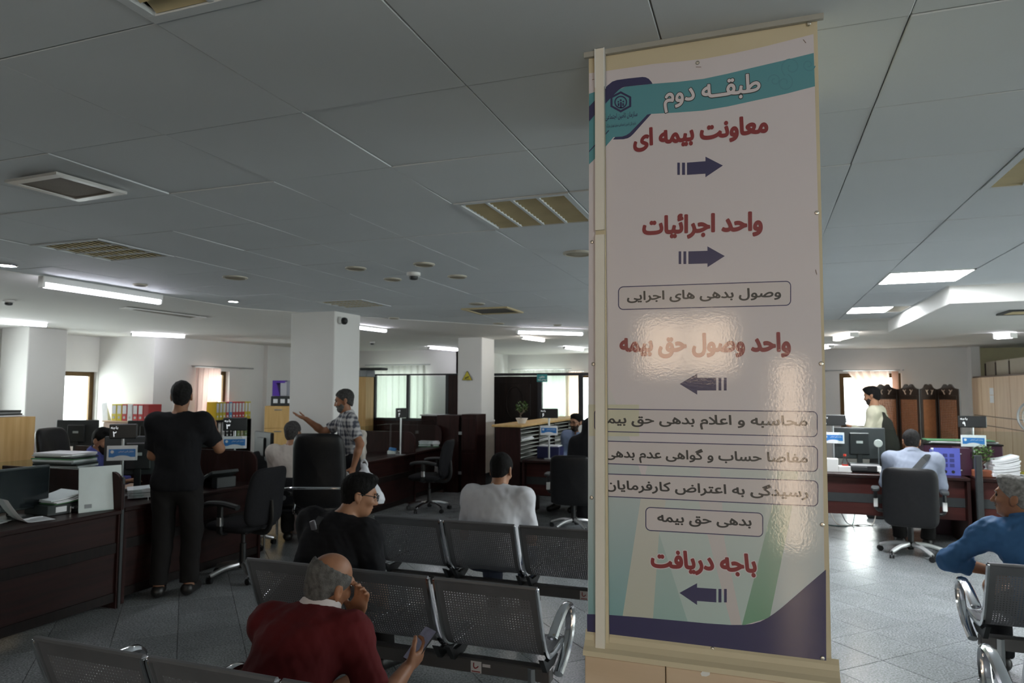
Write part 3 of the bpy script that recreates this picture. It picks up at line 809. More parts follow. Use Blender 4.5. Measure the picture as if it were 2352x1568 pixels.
# recessed LED panel and troffer
M_LED = mat('led_diffuser', (1,1,1,1), .5, var=0, emit=PANEL_L, ecol=(.93,.97,1,1))
M_TUBE = mat('lit_tube', (1,1,1,1), .5, var=0, emit=TUBE_L, ecol=(.90,.90,1,1))
M_TUBEW = mat('lit_tube_warm', (1,1,1,1), .5, var=0, emit=TUBE_L*.8, ecol=(1,.93,.85,1))
def panel(cellid, label, full=True):
    x, y = GX+(cellid[0]+.5)*GS, GY+(cellid[1]+.5)*GS
    t = thing('ceiling_light_panel', label, 'light', (x,y,CEIL)); a = .2965
    mb = MB()
    for (p,q,r_,s) in ((-a,a,-a,-a+.012),(-a,a,a-.012,a),(-a,-a+.012,-a,a),(a-.012,a,-a,a)): mb.box(p,q,r_,s,-.004,.012,.001)
    mb.build('frame', M_WHITEP, t)
    if full: MB().box(-a+.012,a-.012,-a+.012,a-.012,-.001,.008).build('diffuser', M_LED, t)
    else:
        MB().box(-a+.012,.12,-a+.012,-.02,-.001,.008).build('diffuser', M_LED, t)
        MB().box(-a+.012,.12,0,a-.012,-.001,.008).build('diffuser', M_LED, t)
        MB().box(.12,a-.012,-a+.012,a-.012,0,.008).build('blank_plate', mat('troffer_plate', rgb(150,145,130), .5), t)
    return t
panel(PANEL_C, 'bright square LED panel in the tiled ceiling right of the banner')
panel(TROF_C, 'half lit ceiling troffer just right of the banner', False)
def batten(label, pa, pb, z=2.545, w=.06, warm=False, drop=True, ext=0.0):
    a, b = (Vector(p) if len(p) == 3 else at_z(*p, z) for p in (pa, pb))
    d = (b-a); L = d.length; ang = math.atan2(d.y, d.x); c = (a+b)/2
    t = thing('fluorescent_light', label, 'light', (c.x,c.y,z), ang)
    top = CEIL-.010-z if drop else .02
    MB().box(-L/2-.01, L/2+.01, -w/2, w/2, .012, top, .004).build('housing', M_WHITEP, t)
    MB().tube([(-L/2,0,0),(L/2,0,0)], w*.42, 10).build('tube', M_TUBEW if warm else M_TUBE, t, True)
    for s in (-1,1): MB().box(s*(L/2+.012), s*(L/2-.012), -w*.45, w*.45, -w*.42, top, .004).build('end_cap', M_WHITEP, t)
    return t
batten('long lit fluorescent tube under the ceiling edge at far left', (-5.47,3.93,2.535), (-5.47,5.10,2.535), 2.535, .07)
batten('lit fluorescent tube above the woman in black', at_z(1188,762,2.545), at_z(1338,766,2.545), 2.545, .065)
batten('lit tube beside the white square column', (-5.42,7.9,2.57), (-5.27,9.05,2.57), 2.57, .06)
batten('lit ceiling tube at the left edge of the picture', at_z(-40,735,2.58), at_z(107,746,2.58), 2.58, .07)
batten('lit ceiling tube in front of the left window pier', at_z(302,766,2.58), at_z(424,772,2.58), 2.58, .07)
batten('lit ceiling tube left of the triangle column', at_z(985,797,2.58), at_z(1050,803,2.58), 2.58, .07)
batten('warm lit tube over the back office', at_z(1198,774,2.58), at_z(1248,781,2.58), 2.58, .07, True)
batten('short lit tube over the back office nearest the banner', at_z(1296,797,2.58), at_z(1338,802,2.58), 2.58, .07)
batten('warm lit ceiling tube above the folding screen', at_z(1922,775,2.58), at_z(1962,765,2.58), 2.58, .14, True)
batten('lit ceiling tube peeping out right behind the banner', at_z(1880,798,2.585), at_z(1909,793,2.585), 2.585, .12)
batten('lit ceiling light above the tall beech cabinets', at_z(2288,769,2.58), at_z(2328,766,2.58), 2.58, .16)
def disc(px, py, name, label, cat, r=.085, lit=False, m=M_LOUV, z=None):
    p = at_z(px, py, CEIL-.005)
    t = thing(name, label, cat, (p.x,p.y,CEIL))
    MB().lathe([(r,.004),(r,-.006),(r*.86,-.012),(r*.80,-.008),(r*.80,.004)], 24).build('rim', M_CHROME if lit else mat('speaker_rim', rgb(196,192,178), .4, .2), t, True)
    MB().lathe([(r*.80,.002),(r*.80,-.0075),(r*.3,-.0085)], 24).build('lamp' if lit else 'grille', M_LED if lit else m, t, True)
M_SPK = mat('speaker_grille', rgb(150,140,120), .6, var=.1, vscale=200)
disc(14, 609, 'downlight', 'small lit round downlight at the left picture edge', 'light', .075, True)
disc(536, 692, 'downlight', 'small lit round downlight left of the white column', 'light', .06, True)
for px, py, r, lb in ((540,638,.10,'round ceiling speaker directly above the lit downlight'),(817,617,.08,'round ceiling speaker at the left of the four-speaker cluster'),(974,608,.08,'round ceiling speaker nearest the camera in the four-speaker cluster'),
                      (902,642,.075,'round ceiling speaker left of the smoke detector'),(1050,636,.08,'round ceiling speaker right of the smoke detector'),(1327,583,.10,'large round ceiling speaker beside the banner column'),
                      (905,731,.07,'small far ceiling speaker right of the white column'),(1095,698,.09,'far ceiling speaker beside the open ceiling hatch'),(1145,743,.08,'far ceiling speaker next to the lit tube end'),
                      (1280,747,.06,'dark round ceiling spot above the right end of the lit tube'),(322,655,.06,'dark round ceiling spot above the left fluorescent tube')):
    disc(px, py, 'ceiling_speaker', lb, 'speaker', r, False, M_LOUVD if 'dark' in lb else M_SPK)
def detector(px, py, label, z=CEIL):
    p = at_z(px, py, z-.02); t = thing('smoke_detector', label, 'detector', (p.x,p.y,z))
    MB().lathe([(.055,.003),(.055,-.022),(.045,-.03)], 18).build('base', M_WHITEP, t, True)
    MB().lathe([(.036,-.03),(.034,-.05),(.02,-.056)], 14).build('chamber', M_DKGREY, t, True)
detector(950, 632, 'white smoke detector between the ceiling speakers')
detector(20, 693, 'white smoke detector at the far left of the ceiling')
detector(855, 787, 'small smoke detector over the glazed office')
# open hatch and loose grilles
p = at_z(1132, 712, CEIL)
t = thing('ceiling_hatch', 'open ceiling hatch with a pale frame before the lit tube', 'hatch', (p.x,p.y,CEIL-.006))
mb = MB()
for (a0,a1,b0,b1) in ((-.28,.28,-.28,-.24),(-.28,.28,.24,.28),(-.28,-.24,-.24,.24),(.24,.28,-.24,.24)): mb.box(a0,a1,b0,b1,-.01,.006,.001)
mb.build('frame', M_LOUV, t); MB().box(-.24,.24,-.24,.24,-.001,.004).build('opening', M_DKGREY, t)
def grille_quad(label, q, z, nsl, mslat, mframe, drop=0.0):
    P = [at_z(px,py,z) for px,py in q]; c = sum(P, Vector())/4
    t = thing('air_grille', label, 'vent', (c.x,c.y,z)); P = [p-c for p in P]
    L = lambda u, v: (P[0]*(1-u)+P[1]*u)*(1-v)+(P[3]*(1-u)+P[2]*u)*v
    fr = MB(); k = .09
    for (u0,u1,v0,v1) in ((0,1,0,k*1.3),(0,1,1-k*1.3,1),(0,k,k*1.3,1-k*1.3),(1-k,1,k*1.3,1-k*1.3)):
        bot = [L(u0,v0),L(u1,v0),L(u1,v1),L(u0,v1)]
        vs = [tuple(x) for x in bot]+[tuple(x+Vector((0,0,.012))) for x in bot]
        fr.add(vs, [(0,1,2,3),(4,5,6,7),(0,1,5,4),(1,2,6,5),(2,3,7,6),(3,0,4,7)])
    fr.build('frame', mframe, t)
    sl = MB()
    for j in range(nsl):
        u0 = k+(1-2*k)*j/nsl; u1 = u0+(1-2*k)/nsl*.55
        bot = [L(u0,k*1.3),L(u1,k*1.3),L(u1,1-k*1.3),L(u0,1-k*1.3)]
        vs = [tuple(x+Vector((0,0,.004))) for x in bot]+[tuple(x+Vector((0,0,.014))) for x in bot]
        sl.add(vs, [(0,1,2,3),(4,5,6,7),(0,1,5,4),(1,2,6,5),(2,3,7,6),(3,0,4,7)])
    sl.build('slats', mslat, t)
    bot = [L(k,k),L(1-k,k),L(1-k,1-k),L(k,1-k)]
    MB().add([tuple(x+Vector((0,0,.016))) for x in bot]+[tuple(x+Vector((0,0,.018))) for x in bot], [(0,1,2,3),(4,5,6,7),(0,1,5,4),(1,2,6,5),(2,3,7,6),(3,0,4,7)]).build('backing', M_LOUVD, t)
grille_quad('loose air grille with brown slats and a shiny frame hanging at upper left', [(10,419),(129,400),(292,446),(182,464)], CEIL-.022, 24, mat('brown_slats', rgb(112,100,88), .5), mat('foil_frame', (.62,.62,.60,1), .3, .4))
_g = [at_z(px,py,CEIL-.022) for px,py in ((278,709),(465,731))]
grille_quad('long narrow air grille in the left gypsum ceiling', [(274,709),(290,707),(474,730),(455,734)], CEIL-.022, 30, mat('grey_slats', rgb(150,146,138), .5), M_WHITEP)
p0, p1 = at_z(2310,714,2.455), at_z(2352,706,2.455)
t = thing('bulkhead_grille', 'dark framed air grille under the ceiling bulkhead', 'vent', (p0.x+.3,p0.y+.1,2.451))
mb = MB()
for (a0,a1,b0,b1) in ((-.3,.6,-.2,-.16),(-.3,.6,.16,.2),(-.3,-.26,-.16,.16),(.56,.6,-.16,.16)): mb.box(a0,a1,b0,b1,-.012,.003,.002)
mb.build('frame', M_DKGREY, t)
for j in range(8): MB().box(-.26,.56,-.15+j*.04,-.135+j*.04,-.01,.003,0).build('slat', M_LOUV, t)
# dome camera on the white column
t = thing('security_camera', 'small black security camera at the head of the white square column', 'camera', (-4.63,6.99,2.5))
MB().box(-.062,-.02,-.04,.04,-.03,.05,.008).build('bracket', M_WHITEP, t)
MB().lathe([(.012,.04),(.034,.03),(.042,0),(.036,-.026),(.016,-.042)], 16).build('dome', M_BLACKP, t, True)

# ================================================================== BENCHES
def mat_perforated():
    m = mat('perforated_steel', (.25,.25,.27,1), .40, .45, var=.06, vscale=7); nt = m.node_tree; b = nt.nodes['Principled BSDF']
    uv = nt.nodes.new('ShaderNodeUVMap'); uv.uv_map = 'holes'
    sc = nt.nodes.new('ShaderNodeVectorMath'); sc.operation = 'SCALE'; sc.inputs['Scale'].default_value = 1.0
    nt.links.new(uv.outputs[0], sc.inputs[0])
    fr = nt.nodes.new('ShaderNodeVectorMath'); fr.operation = 'FRACTION'; nt.links.new(sc.outputs[0], fr.inputs[0])
    su = nt.nodes.new('ShaderNodeVectorMath'); su.operation = 'SUBTRACT'; su.inputs[1].default_value = (.5,.5,0); nt.links.new(fr.outputs[0], su.inputs[0])
    ln = nt.nodes.new('ShaderNodeVectorMath'); ln.operation = 'LENGTH'; nt.links.new(su.outputs[0], ln.inputs[0])
    lt = nt.nodes.new('ShaderNodeMath'); lt.operation = 'LESS_THAN'; lt.inputs[1].default_value = .17; nt.links.new(ln.outputs['Value'], lt.inputs[0])
    tr_ = nt.nodes.new('ShaderNodeBsdfTransparent'); mx = nt.nodes.new('ShaderNodeMixShader')
    nt.links.new(lt.outputs[0], mx.inputs[0]); nt.links.new(b.outputs[0], mx.inputs[1]); nt.links.new(tr_.outputs[0], mx.inputs[2])
    nt.links.new(mx.outputs[0], nt.nodes['Material Output'].inputs[0])
    return m
M_PERF = mat_perforated()
def bez(pts, n=6):
    """Catmull-Rom through points"""
    P = [Vector(p) for p in pts]; P = [P[0]*2-P[1]]+P+[P[-1]*2-P[-2]]; out = []
    for i in range(1, len(P)-2):
        for k in range(n):
            t = k/n; a, b, c, d = P[i-1], P[i], P[i+1], P[i+2]
            out.append(.5*((2*b)+(c-a)*t+(2*a-5*b+4*c-d)*t*t+(3*b-a-3*c+d)*t**3))
    out.append(P[-2]); return out
SEATP = [(p.x,p.y) for p in bez([(-.235,.790,0),(-.232,.77,0),(-.19,.66,0),(-.135,.53,0),(-.095,.465,0),(-.04,.432,0),(.06,.425,0),(.18,.43,0),(.26,.425,0),(.285,.40,0)], 5)]
def seat_shell_mesh():
    w = .252; g = []; acc = 0; ls = [0]
    for (a, b) in zip(SEATP, SEATP[1:]): acc += math.dist(a, b); ls.append(acc)
    ux = [-w, -.215, -.10, 0, .10, .215, w]
    vs = [(x, y, z) for (y, z) in SEATP for x in ux]; n = len(ux)
    fs = [(i*n+j, i*n+j+1, (i+1)*n+j+1, (i+1)*n+j) for i in range(len(SEATP)-1) for j in range(n-1)]
    me = bpy.data.meshes.new('seat_shell'); me.from_pydata(vs, [], fs)
    uv = me.uv_layers.new(name='holes')
    P = .0138
    for poly_ in me.polygons:
        for li in poly_.loop_indices:
            vi = me.loops[li].vertex_index; i, j = divmod(vi, n)
            u = ux[j]/P; v = ls[i]/P
            edge = (j in (0,6)) 
            uv.data[li].uv = (u, v)
    # solid rims: outer strips and both ends carry no holes
    me.materials.append(M_PERF); me.materials.append(M_STEEL)
    for poly_ in me.polygons:
        i, j = divmod(poly_.index, n-1)
        if j in (0, n-2) or ls[i] < .05 or i >= len(SEATP)-6: poly_.material_index = 1
        poly_.use_smooth = True
    return me
SHELL = seat_shell_mesh()
def side_rail_mesh():
    mb = MB(); T = [Vector((0,y,z)) for y, z in SEATP]
    mb.tube(T, .010, 6, sx=1.6)
    o = mb.build('side_rail', M_CHROME, None, True); me = o.data; bpy.data.objects.remove(o); return me
RAIL = side_rail_mesh()
_o = MB().tube([(-.255,-.236,.79),(.255,-.236,.79)], .0115, 8).build('t', M_STEEL, None, True); TOPT = _o.data; bpy.data.objects.remove(_o)
_o = MB().prism([(-.10,.43),(-.05,.405),(.10,.405),(.12,.385),(.06,.36),(-.06,.36),(-.125,.44)], -.012, .012, lambda u,v,a: (a,u,v)).build('t', M_BLACKP); BRK = _o.data; bpy.data.objects.remove(_o)
def arm_mesh():
    mb = MB()
    pts = bez([(0,.02,.33),(0,.14,.38),(0,.225,.45),(0,.25,.53),(0,.235,.585),(0,.19,.605),(0,.11,.60),(0,.02,.57),(0,-.06,.535),(0,-.075,.525)], 5)
    mb.tube(pts, .017, 8, sx=1.5)
    o = mb.build('t', M_CHROME, None, True); me = o.data; bpy.data.objects.remove(o); return me
ARM = arm_mesh()
def leg_mesh():
    mb = MB()
    mb.tube(bez([(0,-.02,.36),(0,-.01,.22),(0,0,.10),(0,.0,.06)],4), .026, 8)
    mb.tube(bez([(0,-.30,.045),(0,-.18,.075),(0,0,.10),(0,.18,.075),(0,.32,.045)],4), .022, 8)
    for y in (-.30,.32): mb.lathe([(.03,0),(.03,.012),(.01,.016),(.01,.05)], 10, (0,y,0))
    o = mb.build('t', M_CHROME, None, True); me = o.data; bpy.data.objects.remove(o); return me
LEG = leg_mesh()
M_STK = mat('sticker_white', (.75,.70,.70,1), .5); M_STR = mat('sticker_red', (.35,.03,.03,1), .5)
def bench(label, x_first, y_back, n, pitch=.545, arms=(True,True), sticker=None, rz=0):
    """waiting bench facing +Y; x_first = centre of the leftmost seat, y_back = back rail line"""
    L = pitch*n
    t = thing('waiting_bench', label, 'bench', (x_first+pitch*(n-1)/2, y_back+.236, 0), rz)
    X = [(-(n-1)/2+k)*pitch for k in range(n)]
    MB().box(-L/2+.02, L/2-.02, -.03, .03, .295, .365, .006).build('beam', mat('beam_steel', (.16,.15,.15,1), .45, .5), t)
    for x in X:
        s = link('seat', SHELL, t, (x,0,0))
        link('top_rail', TOPT, s)
        for e in (-.255,.255): link('side_rail', RAIL, s, (e,0,0)); link('bracket', BRK, s, (e*.93,0,0))
    for k, e in enumerate((-L/2-.005, L/2+.005)):
        link('leg', LEG, t, (e*.86,0,0))
        if arms[k]: link('armrest', ARM, t, (e,0,0))
    if len(arms) > 2 and arms[2]: link('armrest', ARM, t, ((X[0]+X[1])/2,0,0))
    if sticker is not None:
        s = MB().box(sticker-.028, sticker+.028, -.0315, -.030, .300, .355).build('sticker', M_STK, t)
        MB().tube(bez([(sticker-.012,-.032,.348),(sticker-.012,-.032,.33),(sticker-.004,-.032,.322),(sticker+.008,-.032,.328),(sticker+.012,-.032,.334)],5), .0028, 5).build('printed_mark', M_STR, s)
        MB().box(sticker-.022, sticker+.022, -.0322, -.0316, .304, .309).build('printed_line', M_STR, s)
        MB().box(sticker+.034, sticker+.075, -.0315, -.030, .333, .347).build('small_sticker', M_STK, t)
    return t
bench('steel waiting bench at bottom left, under the man in the red polo', -2.21, 1.815, 3, .535, (True,True,True))
bench('perforated steel waiting bench in the middle row, holding the man in black with glasses', -2.31, 3.02, 3, .545, (True,True), sticker=.42)
bench('perforated steel waiting bench in the back row, holding the man in white', -2.35, 4.36, 4, .545, (True,True), sticker=.40)
bench('perforated steel waiting bench at the right, holding the man in blue', 1.34, 4.26, 3, .545, (True,True))
_q = at_z(2345, 1490, .60)
bench('nearest right waiting bench, cut off at the lower right corner', 1.15, 3.06, 3, .545, (True,True))
# ================================================================== FURNITURE
def pad_mesh(w, t, h, e=.28, bend=0.0, taper=0.0, n=20, bend2=0.0):
    """rounded pad centred at the origin: width x, thickness y, height z"""
    mb = MB(); g = []; m = n
    sp = lambda v, ex: math.copysign(abs(v)**ex, v)
    for i in range(m+1):
        ph = -math.pi/2+math.pi*i/m; row = []
        for j in range(2*n):
            th = 2*math.pi*j/(2*n)
            # big outline in x-z, rounded edge in y
            cx, cz = sp(math.cos(th), e), sp(math.sin(th), e)
            rr = sp(math.cos(ph), .35); yy = sp(math.sin(ph), .9)
            x = w/2*cx*rr; z = h/2*cz*rr; y = t/2*yy
            x *= 1-taper*(z/h)
            y += bend*(x/(w/2))**2+bend2*(z/(h/2))**2
            row.append((x,y,z))
        g.append(row)
    vs = [p for r in g for p in r]; k = 2*n
    fs = [(i*k+j, i*k+(j+1)%k, (i+1)*k+(j+1)%k, (i+1)*k+j) for i in range(m) for j in range(k)]
    return vs, fs
def pad(w, t, h, M, e=.28, bend=0.0, taper=0.0, bend2=0.0, mb=None):
    mb = mb or MB(); vs, fs = pad_mesh(w, t, h, e, bend, taper, 14, bend2)
    return mb.add([tuple(M @ Vector(v)) for v in vs], fs)
RX = lambda a: Matrix.Rotation(a, 4, 'X')
RY = lambda a: Matrix.Rotation(a, 4, 'Y')

M_STAR = mat('grey_star_base', (.42,.43,.43,1), .3, .7)
def star_base(t, m=M_STAR, r=.30):
    for k in range(5):
        a = 2*math.pi*k/5+.3
        leg = MB().tube(bez([(0.03*math.cos(a),0.03*math.sin(a),.115),(r*.55*math.cos(a),r*.55*math.sin(a),.105),(r*math.cos(a),r*math.sin(a),.065)],4), [.024]*4+[.021]*4+[.018], 8).build('star_leg', m, t, True)
        c = (r*math.cos(a), r*math.sin(a), .028)
        mb = MB()
        for s in (-1,1):
            mb.lathe([(.028,-.008),(.028,.008)], 12, M=TR(*c) @ RZ(a+.6) @ TR(0,s*.014,0) @ RX(R(90)))
        mb.tube([(c[0],c[1],.03),(c[0],c[1],.07)], .008, 6)
        mb.build('caster', M_BLACKP, leg, True)
    MB().lathe([(.045,.09),(.045,.13),(.028,.14),(.028,.30),(.018,.305),(.018,.42)], 14).build('gas_lift', M_BLACKP, t, True)
def office_chair(label, loc, rz, kind='fabric', base=M_STAR):
    t = thing('office_chair', label, 'chair', (*loc, 0), rz)                     # faces +Y
    star_base(t, base)
    F = M_BLKFAB if kind == 'fabric' else M_LEATHER
    MB().box(-.10,.10,-.12,.12,.40,.43,.01).build('seat_mechanism', M_BLACKP, t)
    pad(.50,.09,.48, TR(0,.02,.47) @ RX(R(90)), e=.4, bend=.0).build('seat', F, t, True)
    if kind == 'fabric':
        pad(.46,.075,.52, TR(0,-.27,.74) @ RX(R(8)), e=.38, bend=.035, taper=.10, bend2=-.02).build('backrest', F, t, True)
        MB().tube(bez([(0,-.10,.42),(0,-.25,.42),(0,-.31,.52),(0,-.30,.70)],4), .028, 8, sx=.4).build('back_bar', M_BLACKP, t, True)
        for s in (-1,1):
            ar = MB().tube(bez([(s*.29,-.20,.67),(s*.30,-.05,.695),(s*.30,.10,.69),(s*.29,.17,.67)],4), .024, 8, sx=1.4).build('armrest', M_BLACKP, t, True)
            MB().tube(bez([(s*.22,0,.43),(s*.285,0,.45),(s*.295,-.01,.56),(s*.295,-.01,.68)],4), .02, 8, sx=1.5).build('arm_post', M_BLACKP, ar, True)
            MB().box(s*.275,s*.315,-.035,.015,.50,.58,.006).build('arm_sleeve', M_ALU, ar)
    elif kind == 'plain':
        pad(.50,.07,.60, TR(0,-.26,.62) @ RX(R(6)), e=.30, bend=.03, bend2=-.015).build('backrest', F, t, True)
        for s in (-1,1):
            ar = pad(.08,.26,.04, TR(s*.31,0,.66), e=.5).build('armrest', M_DKGREY, t, True)
            MB().tube(bez([(s*.22,0,.43),(s*.30,0,.45),(s*.31,0,.54),(s*.31,0,.65)],4), .018, 8, sx=1.5).build('arm_post', M_BLACKP, ar, True)
            MB().box(s*.29,s*.33,-.03,.03,.47,.56,.005).build('arm_sleeve', M_WHITEP, ar)
    else:
        pad(.52,.10,.74, TR(0,-.27,.90) @ RX(R(7)), e=.34, bend=.04, bend2=-.02, taper=.06).build('backrest', F, t, True)
        MB().tube(bez([(-.33,.10,.62),(-.34,-.22,.70),(-.27,-.345,.74),(0,-.365,.745),(.27,-.345,.74),(.34,-.22,.70),(.33,.10,.62)],4), .013, 8).build('chrome_hoop', M_CHROME, t, True)
        for s in (-1,1):
            ar = MB().tube(bez([(s*.33,.12,.62),(s*.335,-.02,.64),(s*.33,-.16,.66)],4), .022, 8, sx=1.4).build('armrest', M_LEATHER, t, True)
            MB().tube(bez([(s*.20,.0,.43),(s*.32,.03,.44),(s*.335,.10,.52),(s*.33,.12,.61)],4), .012, 8).build('arm_post', M_CHROME, ar, True)
    return t
office_chair('black fabric office chair with armrests beside the standing man in black', (-4.44,5.16), R(88), 'fabric')
office_chair('black leather high-back chair with a chrome hoop in front of the white column', (-4.16,6.0), R(20), 'exec', M_CHROME)
office_chair('black fabric office chair in side view at the middle desk', (-4.42,8.85), R(98), 'fabric', M_CHROME)
office_chair('black office chair under the woman in the black chador', (-2.18,8.28), R(8), 'plain')
office_chair('large black office chair under the man with the shoulder strap', (1.42,8.20), R(-8), 'plain', mat('white_star', (.62,.63,.63,1), .35, .3))
office_chair('black leather chair behind the clerk in the blue shirt', (-7.05,5.55), R(-70), 'exec', M_CHROME)

def desk_x(label, x0, x1, y0, y1, end0=True, end1=True, front=1):
    """desk whose visitor side faces +X (front=1)"""
    t = thing('counter_desk', label, 'desk', ((x0+x1)/2,(y0+y1)/2,0))
    a, b = (x1-x0)/2, (y1-y0)/2
    MB().box(-a,a,-b,b,.715,.75,.006).build('desk_top', M_MAHOG, t)
    MB().box(a-.05,a-.03,-b+.02,b-.02,.12,.715,.002).build('front_panel', M_MAHOG, t)
    MB().box(a-.06,a-.025,-b+.02,b-.02,.05,.12,.002).build('kick_rail', M_DKWOOD, t)
    MB().box(a-.031,a-.022,-b+.02,b-.02,.42,.50,.002).build('panel_band', M_DKWOOD, t)
    if end0: MB().box(-a,a-.01,-b+.005,-b+.035,0,.715,.002).build('end_panel', M_MAHOGV, t)
    if end1: MB().box(-a,a-.01,b-.035,b-.005,0,.715,.002).build('end_panel', M_MAHOGV, t)
    return t
def privacy(t, y, x0, x1, z0, z1, r=.12, name='privacy_panel', th=.025):
    """upright side panel with a rounded corner on the +X side, in the desk's local frame"""
    pts = [(x0,z0),(x1,z0)]+[(x1-r+r*math.cos(a), z1-r+r*math.sin(a)) for a in [k*math.pi/16 for k in range(9)]]+[(x0,z1)]
    MB().prism(pts, y-th/2, y+th/2, lambda u,v,a: (u,a,v)).build(name, M_MAHOGV, t)
d1 = desk_x('long dark counter desk at the left edge with papers and a monitor', -5.50, -4.70, 1.0, 4.12)
zP = at_y(180, 1078, 4.10).z
xr = at_y(262, 1100, 4.10).x
privacy(d1, 1.54, -.95, (xr+5.10)+.10, .75, zP)
d1b = MB().box(-.012,.012,-.012,.012,0,1.0,.003).build('corner_post', M_DKGREY, d1, loc=(.39,1.55,0))
d2 = desk_x('dark counter desk in front of the standing man in black', -5.50, -4.76, 4.18, 5.80)
privacy(d2, .79, -.9, .30, .75, 1.06)
privacy(d2, .30, -1.6, -.42, .75, 1.10, r=.05)
d3 = desk_x('dark desk right of the white column behind the plastic bag', -5.6, -4.86, 7.55, 9.32)
privacy(d3, .87, -.8, .34, .72, 1.06)
d4 = desk_x('farther dark desk with a green paper stack', -5.75, -4.95, 9.42, 10.5)
privacy(d4, .52, -.75, .34, .72, 1.10)
d5 = desk_x('small dark desk left of the grey-haired seated man', -6.6, -5.6, 6.15, 6.85)
privacy(d5, .30, -.35, .05, .75, 1.03)

def desk_y(label, x0, x1, y0, y1):
    """desk whose visitor side faces -Y"""
    t = thing('counter_desk', label, 'desk', ((x0+x1)/2,(y0+y1)/2,0)); a, b = (x1-x0)/2, (y1-y0)/2
    MB().box(-a,a,-b,b,.715,.75,.006).build('desk_top', M_MAHOG, t)
    red = mat_wood('cherry_panel', (.055,.013,.012,1), (.080,.022,.018,1), .45, axis=0, scale=2.0)
    MB().box(-a+.02,a-.02,-b+.12,-b+.14,.28,.70,.002).build('front_panel', red, t)
    MB().box(-a+.02,a-.02,-b+.112,-b+.122,.42,.52,.002).build('panel_band', M_DKGREY, t)
    for s in (-1,1): MB().box(s*a,s*(a-.035),-b+.02,b,0,.715,.002).build('end_panel', M_MAHOGV, t)
    return t
d6 = desk_y('long dark counter desk at the right with a monitor and shoulder-strap man', -.2, 2.10, 8.72, 9.45)
d7 = desk_y('dark counter desk at the right edge with a bonsai and paper stack', 2.16, 3.9, 8.72, 9.45)
MB().box(-.03,.03,-.03,.03,0,1.0,.006).build('corner_post', M_DKGREY, d7, loc=(-.86,-.38,0))
d8 = desk_y('dark desk facing the woman in the black chador', -3.05, -.9, 8.85, 9.55)

# --- low shelf wall with pigeonholes behind the woman's desk
sx_ = -3.12
t = thing('pigeonhole_shelf', 'dark shelf unit with a pale wood top and paper-filled slots', 'shelf', (sx_,9.0,0))
ztop = at_y(1203, 981, 9.0).z
MB().box(-.36,.0,0,.03,0,ztop,.003).build('side_panel', M_MAHOGV, t)
MB().box(-.36,.0,3.37,3.40,0,ztop,.003).build('side_panel', M_MAHOGV, t)
MB().box(-.36,-.33,.03,3.37,0,ztop,.003).build('back_panel', M_MAHOGV, t)
MB().box(-.40,.04,-.05,3.45,ztop,ztop+.03,.004).build('top_board', M_OAK, t)
for k in range(9): MB().box(-.33,-.005,.03,3.37,.70+k*.055,.708+k*.055).build('shelf_board', mat('shelf_white', (.62,.64,.60,1), .5), t)
for k in range(5): MB().box(-.33,-.003,.03+k*.835,.045+k*.835,.0,ztop,.001).build('divider', M_DKWOOD, t)

# --- office partition across the back: dark timber, glass, a door
YP = 12.2
M_FRAMEB = mat('dark_blue_frame', (.012,.013,.018,1), .45, var=.1)
zPt = at_y(1000, 858, YP).z; zg0 = at_y(950, 960, YP).z; zg1 = at_y(950, 864, YP).z
xa = at_y(843, 900, YP).x; xb = at_y(861, 900, YP).x; xc = at_y(938, 900, YP).x; xd = at_y(1028, 900, YP).x; xe = at_y(1045, 900, YP).x
xs0 = at_y(1113, 900, YP).x; xdoor0 = at_y(1132, 900, YP).x; xdoor1 = at_y(1236, 900, YP).x; xf = at_y(1333, 900, YP).x
part = bpy.data.objects.new('wall_partition', None); COL.objects.link(part); struct(part); part.location = (0,YP,0)
def pb_(name, a, b, z0, z1, m, y0=-.03, y1=.03): return MB().box(a,b,y0,y1,z0,z1,.004).build(name, m, part)
pb_('timber_panel', xa, xd+.02, .02, zg0-.03, M_MAHOGV)
pb_('timber_panel', xa, xb-.02, zg0-.03, zPt, M_MAHOGV); pb_('timber_panel', xd+.02, xe+.45, .02, zPt-.03, M_MAHOGV)
pb_('rail', xa, xdoor0, zPt-.03, zPt, M_FRAMEB, -.04, .04)
for x in (xb, xc, xd): pb_('mullion', x-.03, x+.03, zg0-.03, zPt-.03, M_FRAMEB, -.036, .036)
pb_('sill', xb, xd, zg0-.05, zg0, M_FRAMEB, -.036, .036)
for a, b in ((xb,xc),(xc,xd)): pb_('pane', a+.03, b-.03, zg0, zg1, M_GLASS, -.004, .004)
pb_('jamb', xs0-.2, xdoor0, 0, zPt, M_FRAMEB, -.04, .04); pb_('jamb', xdoor1, xdoor1+.08, 0, zPt, M_FRAMEB, -.04, .04)
pb_('rail', xdoor0, xf+3.0, zPt-.05, zPt, M_FRAMEB, -.04, .04)
pb_('timber_panel', xdoor1+.08, xf+3.0, .02, .95, M_MAHOGV)
pb_('sill', xdoor1+.08, xf+3.0, .95, 1.0, M_FRAMEB, -.036, .036)
for x in (xf, xf+1.1, xf+2.2, xf+2.98): pb_('mullion', x-.03, x+.05, 1.0, zPt-.05, M_FRAMEB, -.036, .036)
for a, b in ((xdoor1+.08,xf-.03),(xf+.05,xf+1.07),(xf+1.15,xf+2.17),(xf+2.25,xf+2.95)): pb_('pane', a, b, 1.0, zPt-.05, M_GLASS, -.004, .004)
dr = bpy.data.objects.new('door_1', None); COL.objects.link(dr); struct(dr); dr.location = (xdoor0,YP,0)
W = xdoor1-xdoor0
MB().box(0,W,-.02,.02,.01,zPt-.06,.004).build('leaf', M_DKWOOD, dr)
